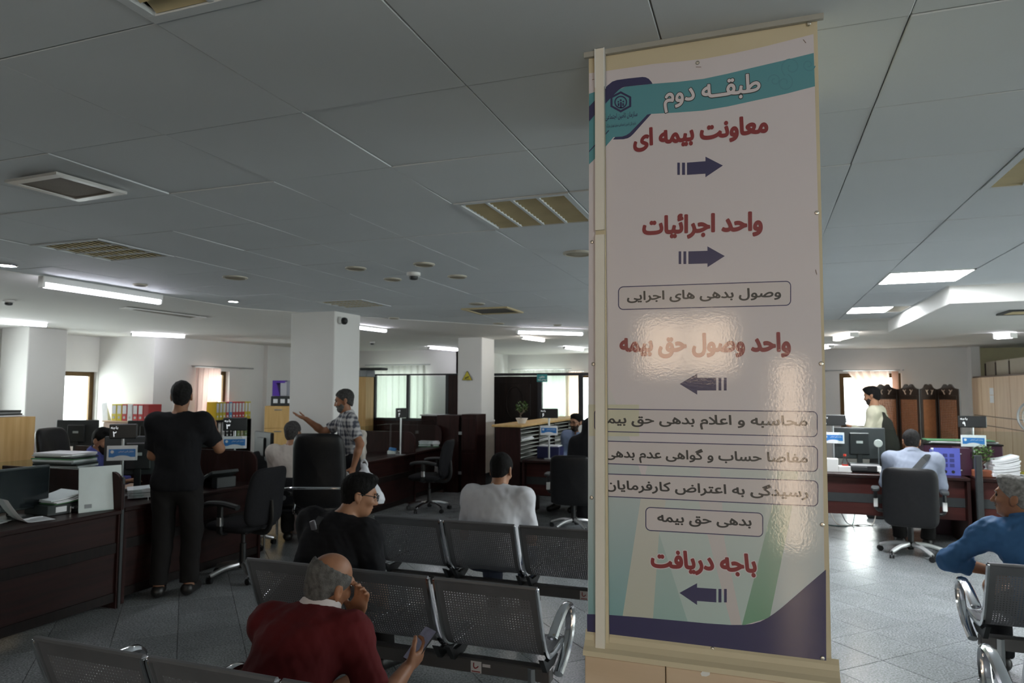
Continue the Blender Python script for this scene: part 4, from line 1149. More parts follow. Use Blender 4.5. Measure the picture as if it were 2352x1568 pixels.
for z0, z1 in ((.2,.9),(1.0,zPt-.2)): MB().box(.14,W-.14,-.028,-.019,z0,z1,.006).build('raised_panel', M_DKWOOD, dr)
pts = [(W/2+ .17*math.cos(a), 1.45+.30*math.sin(a)) for a in [k*2*math.pi/32 for k in range(32)]]
MB().tube([(x,-.03,z) for x,z in pts], .010, 6, closed=True).build('oval_moulding', M_DKWOOD, dr, True)
MB().tube([(.09,-.03,1.0),(.09,-.07,1.0),(.20,-.07,1.0)], .011, 8).build('handle', M_ALU, dr, True)
# teal door sign with white lettering
p = at_y(1245, 868, YP-.05)
M_SIGNT = mat('sign_teal', (.03,.22,.23,1), .5)
t = thing('door_sign', 'small teal sign with white lettering on the glazed partition', 'sign', (p.x,YP-.046,p.z))
MB().box(-.10,.10,-.003,.003,-.07,.07,.001).build('plate', M_SIGNT, t)
text_on('printed_text', 'معاون', Vector((-.05,-.0042,.012)), Vector((1,0,0)), Vector((0,0,1)), .10, .035, M_WHITEP, t, .01, None, Vector((0,-1,0)))
text_on('printed_text', 'بیمه ای شعبه', Vector((-.08,-.0042,-.04)), Vector((1,0,0)), Vector((0,0,1)), .16, .03, M_WHITEP, t, .01, None, Vector((0,-1,0)))
# curtains behind the office glass and at the windows
PALE = (.80,.82,.76,1); PEACH = (.85,.66,.56,1)
curtain('y', 16.70, -6.0, -4.5, .6, 2.2, PALE, 9, .03, 'curtain', 'pale curtain behind the left office pane', trans=.25, mname='pale_curtain')
curtain('y', 14.05, -8.7, -7.1, .6, 2.25, PALE, 10, .03, 'curtain', 'pale curtain behind the right office pane', trans=.25, mname='pale_curtain')
curtain('y', 16.70, O1l+.55, O1r-.05, .5, 2.15, PEACH, 7, .03, 'curtain', 'cream curtain over the bright office window', trans=.6, mname='cream_curtain')
_a, _b = at_y(1948,900,16.75).x, at_y(2064,900,16.75).x
zr = at_y(2000, 853, 16.75).z
def pin1(t): return (_a+(.5*t), _a+.55+.18*t-.2*t)
curtain('y', 16.74, _a, _b, .75, zr, PEACH, 5, .04, 'curtain', 'peach curtain swept aside at the back window', pinch=lambda t: (_a+.75*min(1,t*1.15), _a+.80+.10*t), trans=.55, mname='peach_sheer')
curtain('y', 16.70, _a, _b, .75, zr, PEACH, 7, .04, 'curtain', 'peach curtain hanging behind the folding screen', pinch=lambda t: (_a+.85, _b), trans=.55, mname='peach_sheer')
t = thing('curtain_rod', 'thin curtain rod above the back window', 'rod', ((_a+_b)/2,16.78,zr+.03))
MB().tube([(-(_b-_a)/2-.45,0,0),((_b-_a)/2+.05,0,0)], .012, 8).build('rod', M_ALU, t, True)
for s in (-.9,.6): MB().box(s-.015,s+.015,0,.12,-.015,.015,.003).build('bracket', M_ALU, t)
_ya, _yb = W2a.y+.02, W2b.y+.1
zr2 = at_x(490, 846, -9.6).z
curtain('x', -9.58, _ya, _yb, .95, zr2, (.72,.52,.47,1), 5, .03, 'curtain', 'dusty pink curtain gathered at the small left window', pinch=lambda t: (_ya-.20, _ya+.42-.10*t), trans=.5, mname='pink_curtain')
t = thing('curtain_rod', 'thin curtain rod above the small left window', 'rod', (-9.58,(_ya+_yb)/2,zr2+.03))
MB().tube([(0,-.75,0),(0,.85,0)], .012, 8).build('rod', M_ALU, t, True)
for s in (-.6,.6): MB().box(-.13,0,s-.015,s+.015,-.015,.015,.003).build('bracket', M_ALU, t)

# --- warning triangle on the column
p = at_y(1073, 866, 11.10)
t = thing('warning_sign', 'yellow triangular camera warning sign on the white column', 'sign', (p.x,11.104,p.z))
def tri(s, y0, y1, m, nm): MB().prism([(-s,-s*.55),(s,-s*.55),(s*.08,s*1.08),(-s*.08,s*1.08)], y0, y1, lambda u,v,a: (u,a,v)).build(nm, m, t)
tri(.098, -.006, .006, M_BLACKP, 'border'); tri(.088, -.008, -.005, mat('sign_yellow', (.62,.52,.04,1), .5), 'plate')
MB().prism([(-.045,-.012),(.03,.016),(.04,.004),(-.035,-.026)], -.0105, -.0082, lambda u,v,a: (u,a,v)).build('printed_camera', M_BLACKP, t)
MB().prism([(-.05,-.036),(.045,-.036),(.045,-.03),(-.05,-.03)], -.0105, -.0082, lambda u,v,a: (u,a,v)).build('printed_line', M_BLACKP, t)

# --- tall maroon cabinet near the triangle column
xq0, xq1 = at_y(1003,1000,10.55).x, at_y(1095,1000,10.55).x; zq = at_y(1050,951,10.55).z
t = thing('maroon_cabinet', 'tall maroon cabinet panels in front of the triangle column', 'cabinet', (xq0,10.55,0))
Wq = xq1-xq0
MB().box(0,Wq*.55,0,.42,0,zq-.02,.004).build('body', M_MAHOGV, t)
MB().box(Wq*.62,Wq,0,.40,0,zq,.004).build('body', M_MAHOGV, t)
MB().box(Wq*.55,Wq*.62,.05,.30,.1,zq-.05,.002).build('back_board', M_DKWOOD, t)
for z0, z1 in ((.08,.65),(.70,zq-.06)): MB().box(Wq*.64,Wq*.98,-.012,.0,z0,z1,.003).build('door', M_MAHOGV, t)
for z in (.3,.95): MB().box(Wq*.56,Wq*.64,-.02,-.01,z,z+.05,.002).build('hinge', M_ALU, t)
xz = at_y(962,1000,10.9).x
t = thing('maroon_sideboard', 'low maroon sideboard with a grey top behind the far desk', 'cabinet', (xz,10.98,0))
zz = at_y(975,952,10.98).z
MB().box(0,.34,0,.40,0,zz-.02,.004).build('body', M_MAHOGV, t); MB().box(-.02,.36,-.02,.42,zz-.02,zz,.003).build('top', M_ALU, t)

# --- oak filing cabinets
def oak_cabinet(label, x, y, w, d, h, rz=0):
    t = thing('filing_cabinet', label, 'cabinet', (x,y,0), rz)
    MB().box(-w/2,w/2,-d/2,d/2,0,h,.004).build('body', M_OAK, t)
    n = 4
    for k in range(n):
        z0 = .04+k*(h-.05)/n; dz = (h-.05)/n-.008
        q = MB().box(-w/2+.008,w/2-.008,-d/2-.018,-d/2-.0005,z0,z0+dz,.003).build('drawer', M_OAK, t)
        MB().box(-.06,.06,-d/2-.034,-d/2-.018,z0+dz-.05,z0+dz-.035,.004).build('handle', M_ALU, q)
    return t
pl = at_y(80, 1000, 4.87)
oak_cabinet('light oak cabinet at the left edge topped with folders', pl.x-.60, 4.62, 1.2, .5, at_y(50,957,4.75).z, R(0))
_c = at_y(628, 960, 9.2)
oak_cabinet('pale oak filing cabinet left of the white column, topped with a black box file', _c.x, 9.45, .45, .5, at_y(628,932,9.2).z, R(20))

# --- tall beech cabinets at right
ys = [16.6,15.95,15.16,14.3,13.45,12.6]
xcab = 4.1; zt_ = at_x(2290, 861, xcab).z
for k, (ya, yb) in enumerate(zip(ys, ys[1:])):
    names = ['farthest tall beech cabinet, next to the back wall', 'second tall beech cabinet with a white notice sheet', 'third tall beech cabinet, counted from the back wall', 'fourth tall beech cabinet, beside the round fan', 'nearest tall beech cabinet, outside the right picture edge']
    t = thing('tall_cabinet', names[k], 'cabinet', (xcab,(ya+yb)/2-.02,0)); h = (ya-yb)/2
    MB().box(.0,.5,-h+.002,h-.002,0,zt_,.003).build('body', mat('cabinet_edge', rgb(92,66,46), .5), t)
    za, zb = at_x(2300,985,xcab).z, at_x(2300,962,xcab).z
    for nm, z0, z1 in (('lower_door',.08,1.02),('middle_drawer',1.035,1.20),('upper_door',1.215,zt_-.03)):
        MB().box(-.02,-.0005,-h+.012,h-.012,z0,z1,.003).build(nm, M_BEECH, t)
    if k == 1:
        MB().box(-.0225,-.0205,-.36,-.12,1.62,1.75).build('notice_sheet', M_PAPER, t); MB().box(-.0225,-.0205,-.36,-.12,1.47,1.61).build('notice_sheet', M_PAPER, t)
t = thing('glass_upstand', 'row of frosted upstand panels with dark posts on the beech cabinets', 'partition', (xcab+.25,14.6,zt_))
M_FROST = mat('frosted_panel', rgb(176,168,150), .5, var=.03)
for k, (ya, yb) in enumerate(zip(ys, ys[1:])):
    MB().box(-.008,.008,yb-14.6+.03,ya-14.6-.03,.02,.30,.004).build('frosted_panel', M_FROST, t)
for y in ys: MB().box(-.02,.02,y-14.6-.022,y-14.6+.022,0,.27,.004).build('post', mat('post_brown', rgb(70,55,44), .5), t)

# --- carved folding screen
M_CARVE = mat('carved_dark_wood', (.030,.017,.011,1), .45, var=.15, vscale=20)
M_LATT = mat('lattice_brown', (.30,.115,.045,1), .5, var=.15, vscale=25)
t = thing('folding_screen', 'carved wooden folding screen with lattice leaves behind the counter', 'folding screen', (0,0,0))
sx = [(2000,12.0),(2065,12.35),(2115,11.9),(2153,12.3),(2207,11.9)]
zS = at_y(2100, 893, 12.1).z
SP = [Vector((at_y(px,950,Y).x, Y, 0)) for px, Y in sx]
for k, (a, b) in enumerate(zip(SP, SP[1:])):
    d = b-a; L = d.length; M = TR(a.x,a.y,0) @ RZ(math.atan2(d.y,d.x))
    fr = MB(); w = .055
    if L < .45: w = .04
    for x0_, x1_, z0, z1 in ((.004,w,.0,zS),(L-w,L-.004,.0,zS),(w,L-w,.12,.2),(w,L-w,.72,.8),(w,L-w,zS-.16,zS-.10)): fr.box(x0_,x1_,-.016,.016,z0,z1,.004,M)
    leaf = fr.build('leaf_frame', M_CARVE, t)
    # crest with scrolls and pierced curls
    cr = [(w*.5,zS-.10)]+[(w*.5+(L-w)*u, zS-.005+.075*(math.sin(u*math.pi)**1.5)*(1+.28*math.cos(u*6*math.pi))) for u in [i/24 for i in range(25)]]+[(L-w*.5,zS-.10)]
    mb = MB(); mb.prism(cr, -.014, .014, lambda u,v,q: tuple(M @ Vector((u,q,v)))); mb.build('crest', M_CARVE, leaf)
    for s in (-1,1):
        cu = [(L/2+s*L*(.09+.10*u)+s*.02*math.sin(u*9), zS-.05+.035*math.cos(u*7)) for u in [i/10 for i in range(11)]]
        MB().tube([tuple(M @ Vector((u,-.017,v))) for u,v in cu], .007, 5).build('carved_curl', mat('curl_light', rgb(190,165,145), .6), leaf)
    la = MB(); nx = max(4, int((L-2*w)/.030))
    for i in range(nx): x_ = w+(L-2*w)*(i+.5)/nx; la.box(x_-.0095,x_+.0095,-.007,-.001,.8,zS-.16,0,M)
    nz = int((zS-.96)/.026)
    for i in range(nz): z_ = .8+(zS-.96)*(i+.5)/nz; la.box(w,L-w,.001,.006,z_-.0085,z_+.0085,0,M)
    lo = la.build('lattice', M_LATT, leaf)
    MB().box(w,L-w,-.006,.006,.2,.72,0,M).build('lower_panel', M_LATT, leaf)

# --- binder shelves
def binder(label, loc, col, rz=0, w=.075, h=.32, d=.28, group=None, white=True, parent=None):
    t = thing('lever_arch_binder', label, 'binder', loc, rz, group)
    m = mat('binder_%s' % '_'.join('%02d' % int(c*99) for c in col[:3]), col, .45, var=.05)
    MB().box(-w/2,w/2,0,d,0,h,.004).build('cover', m, t)
    if white: MB().box(-w*.36,w*.36,-.002,.0,h*.42,h*.92).build('spine_label', M_PAPER, t)
    MB().lathe([(w*.2,-.001),(w*.2,.002),(w*.12,.002)], 10, M=TR(0,-.001,h*.2) @ RX(R(90))).build('finger_ring', M_ALU, t, True)
    return t
YEL, RED_, BLU, GRN = (.62,.50,.02,1), (.50,.03,.035,1), (.06,.28,.55,1), (.25,.35,.12,1)
# bookshelf against the inner left wall (faces +X)
xB = -9.36; yB0 = at_x(497, 980, xB).y; yB1 = at_x(577, 980, xB).y
z_t = at_x(540, 963, xB).z
t = thing('binder_bookshelf', 'open bookshelf of binders beneath the small left window', 'bookshelf', (xB-.16,(yB0+yB1)/2,0)); hw = (yB1-yB0)/2
for s in (-1,1): MB().box(-.16,.16,s*hw,s*(hw-.02),0,z_t,.002).build('side_panel', M_DKWOOD, t)
MB().box(-.16,-.15,-hw,hw,0,z_t).build('back_panel', M_DKWOOD, t)
shz = [.06, .42, z_t-.36, z_t-.012]
for z in shz: MB().box(-.15,.16,-hw+.02,hw-.02,z,z+.014,.001).build('shelf_board', M_OAK if z < .4 else M_DKWOOD, t)
cols = [('yellow',YEL),('yellow',YEL),('yellow',YEL),('red',RED_),('blue',BLU),('red',RED_),('red',RED_),('red',RED_),('red',RED_),('yellow',YEL),('yellow',YEL)]
nb = len(cols)
pos_w = ['first','second','third','fourth','fifth','sixth','seventh','eighth','ninth','tenth','eleventh']
bw = (2*hw)/nb
for k, (cn, c) in enumerate(cols):
    binder('%s binder standing on the bookshelf top, %s from the left' % (cn, pos_w[k]), (xB-.02, yB0+bw*(k+.5), z_t+.003), c, R(90), bw*.94, .33, .28, 'binders on the bookshelf top')
for k in range(8):
    c = [(.35,.33,.32,1),(.42,.42,.44,1),(.02,.02,.025,1),(.02,.02,.025,1),(.03,.03,.03,1),(.25,.35,.12,1),(.40,.38,.20,1),(.22,.3,.12,1)][k]
    binder('%s binder inside the bookshelf, place %s from the left' % (['grey','pale grey','black','black','charcoal','green','olive','dark green'][k], pos_w[k]), (xB-.03, yB0+.06+(2*hw-.12)*(k+.5)/8, shz[2]+.016), c, R(90), .075, .30, .26, 'binders inside the bookshelf')
# red and white binders against the left window pier (faces -Y)
zR0 = at_y(290, 966, 8.7).z; zR1 = at_y(290, 928, 8.7).z
xR0, xR1 = at_y(252, 945, 8.6).x, at_y(338, 945, 8.6).x
t = thing('low_cupboard', 'pinkish low cupboard carrying red binders by the left window', 'cupboard', ((xR0+xR1)/2, 8.80, 0)); hw2 = (xR1-xR0)/2+.12
MB().box(-hw2,hw2,-.20,.18,0,zR0-.02,.004).build('body', mat('cupboard_pink', rgb(205,180,165), .55), t)
MB().box(-hw2-.02,hw2+.02,-.22,.18,zR0-.02,zR0,.003).build('top', M_BEECH, t)
for s in (-1,1):
    q = MB().box(s*.01,s*(hw2-.01),-.218,-.2005,.06,zR0-.04,.003).build('door', mat('cupboard_pink', rgb(205,180,165), .55), t)
    MB().box(s*.04,s*.055,-.235,-.218,zR0*.55,zR0*.7,.003).build('handle', M_ALU, q)
for k in range(7):
    c = [('yellow',YEL),('yellow',YEL),('red',RED_),('white',(.75,.75,.76,1)),('red',RED_),('red',RED_),('deep red',(.38,.02,.025,1))][k]
    binder('%s binder on the low cupboard, %s from the left' % (c[0], pos_w[k]), (xR0+(xR1-xR0)*(k+.5)/7, 8.63, zR0+.002), c[1], 0, (xR1-xR0)/7*.95, zR1-zR0, .26, 'binders on the low cupboard', k not in (6,))
t = thing('leaning_papers', 'loose white papers leaning beside the red binders', 'papers', (xR0-.12,8.66,zR0+.002))
for k in range(4): MB().box(-.10,.02,-.002+k*.02,.002+k*.02,0,.30-.03*k,0,RY(R(-8-5*k))).build('sheet', M_PAPER, t)
# box file and purple file holder on the pale oak cabinet
zC = at_y(628,932,9.2).z
t = thing('box_file', 'black triple box file with white spine labels on the oak cabinet', 'binder', (_c.x+.10,9.36,zC+.002), R(20))
MB().box(-.19,.19,-.14,.14,0,.155,.005).build('cover', M_DKGREY, t)
for k in range(3): MB().box(-.15+k*.115,-.08+k*.115,-.143,-.1395,.045,.11).build('spine_label', M_PAPER, t)
t = thing('magazine_holder', 'purple magazine holder filled with grey files on the box file', 'file holder', (_c.x+.10,9.36,zC+.16), R(20))
MB().prism([(-.18,0),(-.18,.25),(.02,.25),(.02,.21),(-.12,.21),(-.06,0)], -.11, .11, lambda u,v,a: (u,a,v)).build('holder', mat('purple_plastic', (.12,.05,.42,1), .4), t)
MB().box(-.055,.05,-.10,.10,.002,.23,.004).build('file', mat('grey_file', (.5,.5,.55,1), .6), t); MB().box(.055,.16,-.10,.10,.002,.25,.004).build('file', mat('slate_file', (.30,.31,.36,1), .6), t)

for lb, x0_, x1_, y_, z_ in (('thin rod of the left office curtain', -6.05, -4.45, 16.76, 2.22), ('thin rod of the right office curtain', -8.75, -7.05, 14.10, 2.27), ('thin rod of the cream office curtain', O1l+.5, O1r, 16.76, 2.17)):
    t = thing('curtain_rod', lb, 'rod', ((x0_+x1_)/2, y_, z_)); MB().tube([(-(x1_-x0_)/2,0,0),((x1_-x0_)/2,0,0)], .012, 8).build('rod', M_ALU, t, True)
    for s in (-.8,.8): MB().box(s*(x1_-x0_)/2-.012,s*(x1_-x0_)/2+.012,-.01,.13,-.012,.012,.003).build('bracket', M_ALU, t)
# ================================================================== PEOPLE
# bodies are grown as one smooth surface from blended tapered limbs (distance field + surface nets)
def _norm(v): v = np.asarray(v, float); return v/np.linalg.norm(v)
class F:
    """distance field: list of operations evaluated in order"""
    def __init__(s): s.ops = []
    def cone(s, a, b, ra, rb, k=.02, sq=None, cut=None, sub=False):
        """tapered capsule; sq=(axis, factor) squeezes the cross-section along axis"""
        s.ops.append(('cone', np.array(a,float), np.array(b,float), ra, rb, k, sq, cut, sub)); return s
    def ell(s, c, r, rot=None, k=.02, sub=False):
        s.ops.append(('ell', np.array(c,float), np.array(r,float), np.eye(3) if rot is None else np.array(rot,float), k, sub)); return s
    def plane(s, p, n): s.ops.append(('plane', np.array(p,float), _norm(n))); return s       # keeps the side against n
    def noise(s, amp, freq, seed=0): s.ops.append(('noise', amp, freq, seed)); return s
    def ev(s, P):
        d = np.full(len(P), 9.0)
        for o in s.ops:
            if o[0] == 'cone':
                _, a, b, ra, rb, k, sq, cut, sub = o
                ab = b-a; t = np.clip(((P-a) @ ab)/max(ab @ ab, 1e-12), 0, 1)
                q = P-a-t[:,None]*ab
                if sq is not None: q = q+np.outer(q @ sq[0], sq[0])*(sq[1]-1)
                e = np.sqrt((q*q).sum(1))-(ra+(rb-ra)*t)
                if sq is not None and sq[1] > 1: e = e/ (1+.35*(sq[1]-1))
                if cut is not None: e = np.maximum(e, (P-cut[0]) @ cut[1])
            elif o[0] == 'ell':
                _, c, r, rot, k, sub = o
                q = (P-c) @ rot.T
                k0 = np.sqrt(((q/r)**2).sum(1)); k1 = np.sqrt(((q/(r*r))**2).sum(1))+1e-9
                e = k0*(k0-1)/k1
            elif o[0] == 'plane':
                d = np.maximum(d, (P-o[1]) @ o[2]); continue
            else:
                _, amp, fr, seed = o; rs = np.random.RandomState(seed); w = np.zeros(len(P))
                near = np.abs(d) < .06
                Q = P[near]; acc = np.zeros(len(Q))
                for i in range(7):
                    kv = rs.normal(size=3)*fr*(.6+.35*i); ph = rs.rand()*6.28; kv[2] *= .75
                    kw = rs.normal(size=3)*fr*.4
                    acc += np.sin(Q @ kv+ph+1.6*np.sin(Q @ kw+ph*2))/(1+.35*i)
                d = d.copy(); d[near] += amp*acc/2.2; continue
            if sub: h = np.clip(.5-.5*(d+e)/k, 0, 1); d = d*(1-h)-e*h+k*h*(1-h)
            else: h = np.clip(.5+.5*(d-e)/k, 0, 1); d = d*(1-h)+e*h-k*h*(1-h)
        return d
    def near(s, c, rad, band):
        """the same field with limbs that cannot reach the ball (c, rad) left out"""
        g = F(); C = np.asarray(c, float)[None]
        for o in s.ops:
            if o[0] == 'cone':
                ab = o[2]-o[1]; t = float(np.clip(((C[0]-o[1]) @ ab)/max(ab @ ab, 1e-12), 0, 1)); e = np.linalg.norm(C[0]-o[1]-t*ab)-max(o[3], o[4])
                if e > rad+band+o[5]: continue
            elif o[0] == 'ell':
                if np.linalg.norm(C[0]-o[1])-o[2].max() > rad+band+o[4]: continue
            g.ops.append(o)
        return g
def nets(f, lo, hi, h):
    lo = np.array(lo)-2*h; n = np.ceil((np.array(hi)-lo)/h).astype(int)+3
    B = 6; nb = np.ceil(n/B).astype(int); n = nb*B+1
    cc = [lo[i]+(np.arange(nb[i])+.5)*B*h for i in range(3)]
    G = np.stack(np.meshgrid(*cc, indexing='ij'), -1).reshape(-1,3)
    dc = f.ev(G).reshape(nb); act = np.abs(dc) < B*h*1.25
    D = np.repeat(np.repeat(np.repeat(np.where(dc > 0, 1.0, -1.0), B, 0), B, 1), B, 2)
    D = np.pad(D, ((0,1),)*3, mode='edge')
    M = np.zeros(n, bool)
    idx = np.argwhere(act)
    r = np.arange(B+1)
    up = np.repeat(np.repeat(np.repeat(act, B, 0), B, 1), B, 2); X, Y, Z = up.shape
    for a in (0,1):
        for b in (0,1):
            for e in (0,1): M[a:X+a, b:Y+b, e:Z+e] |= up
    SB = 4*B
    for i0 in range(0, n[0], SB):
        for j0 in range(0, n[1], SB):
            for k0 in range(0, n[2], SB):
                m = M[i0:i0+SB, j0:j0+SB, k0:k0+SB]
                if not m.any(): continue
                I = np.argwhere(m)+(i0,j0,k0); P = lo+I*h; c = (P.min(0)+P.max(0))/2; rad = np.linalg.norm(P.max(0)-c)
                D[tuple(I.T)] = f.near(c, rad, B*h*2.2).ev(P)
    S = D < 0
    # cell vertices
    c = [S[a:n[0]-1+a, b:n[1]-1+b, e:n[2]-1+e] for a in (0,1) for b in (0,1) for e in (0,1)]
    cnt = sum(x.astype(np.int8) for x in c); C = np.argwhere((cnt > 0) & (cnt < 8))
    vid = -np.ones(np.array(n)-1, int); vid[tuple(C.T)] = np.arange(len(C))
    acc = np.zeros((len(C),3)); w = np.zeros(len(C))
    offs = [(a,b,e) for a in (0,1) for b in (0,1) for e in (0,1)]
    for a in range(8):
        for b in range(a+1, 8):
            oa, ob = np.array(offs[a]), np.array(offs[b])
            if np.abs(oa-ob).sum() != 1: continue
            da = D[tuple((C+oa).T)]; db = D[tuple((C+ob).T)]; m = (da < 0) != (db < 0)
            t = np.where(m, da/np.where(m, da-db, 1), 0)
            acc += np.where(m[:,None], oa+(ob-oa)*t[:,None], 0); w += m
    V = lo+(C+acc/w[:,None])*h
    Q = []
    for ax in range(3):
        sl0 = [slice(1,-1)]*3; sl1 = [slice(1,-1)]*3; sl0[ax] = slice(0,-1); sl1[ax] = slice(1,None)
        A = S[tuple(sl0)]; Bm = S[tuple(sl1)]; E = np.argwhere(A != Bm)
        base = E.copy(); 
        for q in range(3):
            if q != ax: base[:,q] += 1
        inside = S[tuple(base.T)]
        u, v = (ax+1)%3, (ax+2)%3
        def at(du, dv):
            X = base.copy(); X[:,u] -= du; X[:,v] -= dv; return vid[tuple(X.T)]
        q4 = np.stack([at(1,1), at(0,1), at(0,0), at(1,0)], 1)
        q4[~inside] = q4[~inside][:, ::-1]
        Q.append(q4)
    Q = np.concatenate(Q); Q = Q[(Q >= 0).all(1)]
    return V, Q
def field_obj(name, f, lo, hi, h, m, parent):
    V, Q = nets(f, lo, hi, h)
    me = bpy.data.meshes.new(name)
    me.vertices.add(len(V)); me.vertices.foreach_set('co', V.astype(np.float32).ravel())
    me.loops.add(len(Q)*4); me.loops.foreach_set('vertex_index', Q.astype(np.int32).ravel())
    me.polygons.add(len(Q)); me.polygons.foreach_set('loop_start', np.arange(0, len(Q)*4, 4, dtype=np.int32))
    me.polygons.foreach_set('use_smooth', np.ones(len(Q), bool))
    me.update(calc_edges=True); me.validate()
    me.materials.append(m)
    return link(name, me, parent)

M_SKIN = mat('skin_olive', (.33,.165,.095,1), .5, var=.10, vscale=18, spec=.4)
M_SKIN2 = mat('skin_tan', (.30,.135,.072,1), .48, var=.12, vscale=16, spec=.4)
M_HAIRB = mat('hair_black', (.006,.0055,.0055,1), .75, spec=.15, var=.3, vscale=60, bump=.5, bscale=240)
M_HAIRG = mat('hair_grey', (.11,.105,.10,1), .75, spec=.15, var=.35, vscale=50, bump=.5, bscale=240)
M_HAIRS = mat('hair_silver', (.24,.23,.22,1), .75, spec=.2, var=.4, vscale=45, bump=.5, bscale=260)
M_HAIRD = mat('hair_dark_grey', (.018,.017,.017,1), .75, spec=.15, var=.35, vscale=50, bump=.5, bscale=240)
M_HAIRM = mat('hair_mid_grey', (.055,.053,.052,1), .75, spec=.15, var=.4, vscale=60, bump=.5, bscale=240)
M_BEARD = mat('beard_dark', (.030,.022,.018,1), .8, spec=.15, var=.3, vscale=80)
M_EYE = mat('eye_white', (.6,.58,.55,1), .25, var=0); M_IRIS = mat('eye_iris', (.02,.012,.008,1), .2, var=0)
def fabric(name, c, r=.85, var=.025): return mat('cloth_'+name, c, r, var=var, vscale=25, bump=.12, bscale=700, spec=.2)
M_SHOE = mat('shoe_black', (.012,.011,.011,1), .4, var=.1)
def mat_plaid():
    m = mat('cloth_plaid', (.3,.3,.32,1), .85, var=0); nt = m.node_tree; b = nt.nodes['Principled BSDF']
    tc = nt.nodes.new('ShaderNodeTexCoord'); sp = nt.nodes.new('ShaderNodeSeparateXYZ'); nt.links.new(tc.outputs['Object'], sp.inputs[0])
    ad = nt.nodes.new('ShaderNodeMath'); ad.operation = 'ADD'; nt.links.new(sp.outputs['X'], ad.inputs[0]); nt.links.new(sp.outputs['Y'], ad.inputs[1])
    acc = None
    for src, ph in ((ad.outputs[0], 0), (sp.outputs['Z'], 1)):
        for fr, wt in ((130, .5), (66, .5)):
            a = nt.nodes.new('ShaderNodeMath'); a.operation = 'MULTIPLY'; a.inputs[1].default_value = fr; nt.links.new(src, a.inputs[0])
            s = nt.nodes.new('ShaderNodeMath'); s.operation = 'SINE'; nt.links.new(a.outputs[0], s.inputs[0])
            q = nt.nodes.new('ShaderNodeMath'); q.operation = 'MULTIPLY'; q.inputs[1].default_value = wt; nt.links.new(s.outputs[0], q.inputs[0])
            if acc is None: acc = q
            else:
                z = nt.nodes.new('ShaderNodeMath'); z.operation = 'ADD'; nt.links.new(acc.outputs[0], z.inputs[0]); nt.links.new(q.outputs[0], z.inputs[1]); acc = z
    mr = nt.nodes.new('ShaderNodeMapRange'); mr.inputs['From Min'].default_value = -1.4; mr.inputs['From Max'].default_value = 1.4; nt.links.new(acc.outputs[0], mr.inputs['Value'])
    r = nt.nodes.new('ShaderNodeValToRGB'); e = r.color_ramp.elements; e[0].position = .25; e[0].color = (.05,.055,.075,1); e[1].position = .75; e[1].color = (.45,.44,.44,1)
    nt.links.new(mr.outputs[0], r.inputs[0]); nt.links.new(r.outputs[0], b.inputs['Base Color'])
    return m

def ik(a, b, l1, l2, pole):
    """middle joint of a two-bone limb from a to b, bending towards pole"""
    a, b = np.array(a,float), np.array(b,float); d = b-a; L = np.linalg.norm(d)
    if L > (l1+l2)*.999: b = a+d/L*(l1+l2)*.999; d = b-a; L = np.linalg.norm(d)
    x = (l1*l1-l2*l2+L*L)/(2*L); y = math.sqrt(max(l1*l1-x*x, 0)); u = d/L
    p = np.array(pole,float); p = p-u*(p @ u); p = p/np.linalg.norm(p)
    return a+u*x+p*y, b
def head_frame(look, up=(0,0,1)):
    f = _norm(look); r = _norm(np.cross(f, up)); u = np.cross(r, f)
    return np.array([r, f, u])                                   # rows: right, forward, up

def add_head(fb, c, H, nose=1.0):
    """c: head centre; H rows right/forward/up"""
    P = lambda x, y, z: np.asarray(c)+np.array([x,y,z]) @ H
    fb.ell(P(0,-.012,.035), (.074,.095,.083), H, .02)
    fb.ell(P(0,.022,-.030), (.060,.070,.085), H, .03)
    fb.ell(P(0,.048,-.088), (.040,.040,.030), H, .035)
    fb.cone(P(.032,.080,.030), P(-.032,.080,.030), .014, .014, .012)
    for s in (-1,1):
        fb.ell(P(s*.040,.066,-.022), (.022,.024,.022), H, .02)
        fb.ell(P(s*.031,.096,.008), (.017,.012,.012), H, .010, sub=True)
    fb.cone(P(0,.088,.014), P(0,.109*nose,-.030), .0085, .0125, .010)
    for s in (-1,1): fb.ell(P(s*.012,.098,-.034), (.009,.010,.008), H, .008)
    fb.ell(P(0,.089,-.060), (.023,.011,.0065), H, .006); fb.ell(P(0,.087,-.071), (.020,.011,.0065), H, .006)
    fb.ell(P(0,.096,-.0655), (.022,.006,.002), H, .004, sub=True)
    for s in (-1,1):
        a = R(18); E = np.array([[1,0,0],[0,math.cos(a),math.sin(a)],[0,-math.sin(a),math.cos(a)]]) @ H
        fb.ell(P(s*.079,-.012,-.008), (.010,.021,.034), E, .008)
        fb.ell(P(s*.090,-.008,-.006), (.009,.011,.020), E, .006, sub=True)
        fb.ell(P(s*.076,-.002,-.038), (.007,.009,.011), H, .006)
def hair_field(c, H, style='short', thick=.009):
    P = lambda x, y, z: np.asarray(c)+np.array([x,y,z]) @ H
    f = F()
    f.ell(P(0,-.014,.038), np.array((.074,.095,.083))+thick, H, .02)
    f.ell(P(0,-.045,-.028), np.array((.060,.047,.062))+thick*.25, H, .03)
    if style == 'full': f.ell(P(0,.045,.105), (.052,.045,.024), H, .03)
    if style == 'bald':
        f.ell(P(0,.012,.132), (.105,.125,.098), H, .014, sub=True)
        f.ell(P(0,.092,.02), (.092,.066,.11), H, .01, sub=True)
    n = np.array((0, .72, -.69) if style != 'bald' else (0, .52, -.85)) @ H
    f.plane(P(0,0,-.012 if style != 'bald' else -.02), n)
    f.plane(P(0,0,-.086), np.array((0,0,-1)) @ H)
    f.noise(.0022, 150, 3); f.noise(.0018, 60, 8)
    return f
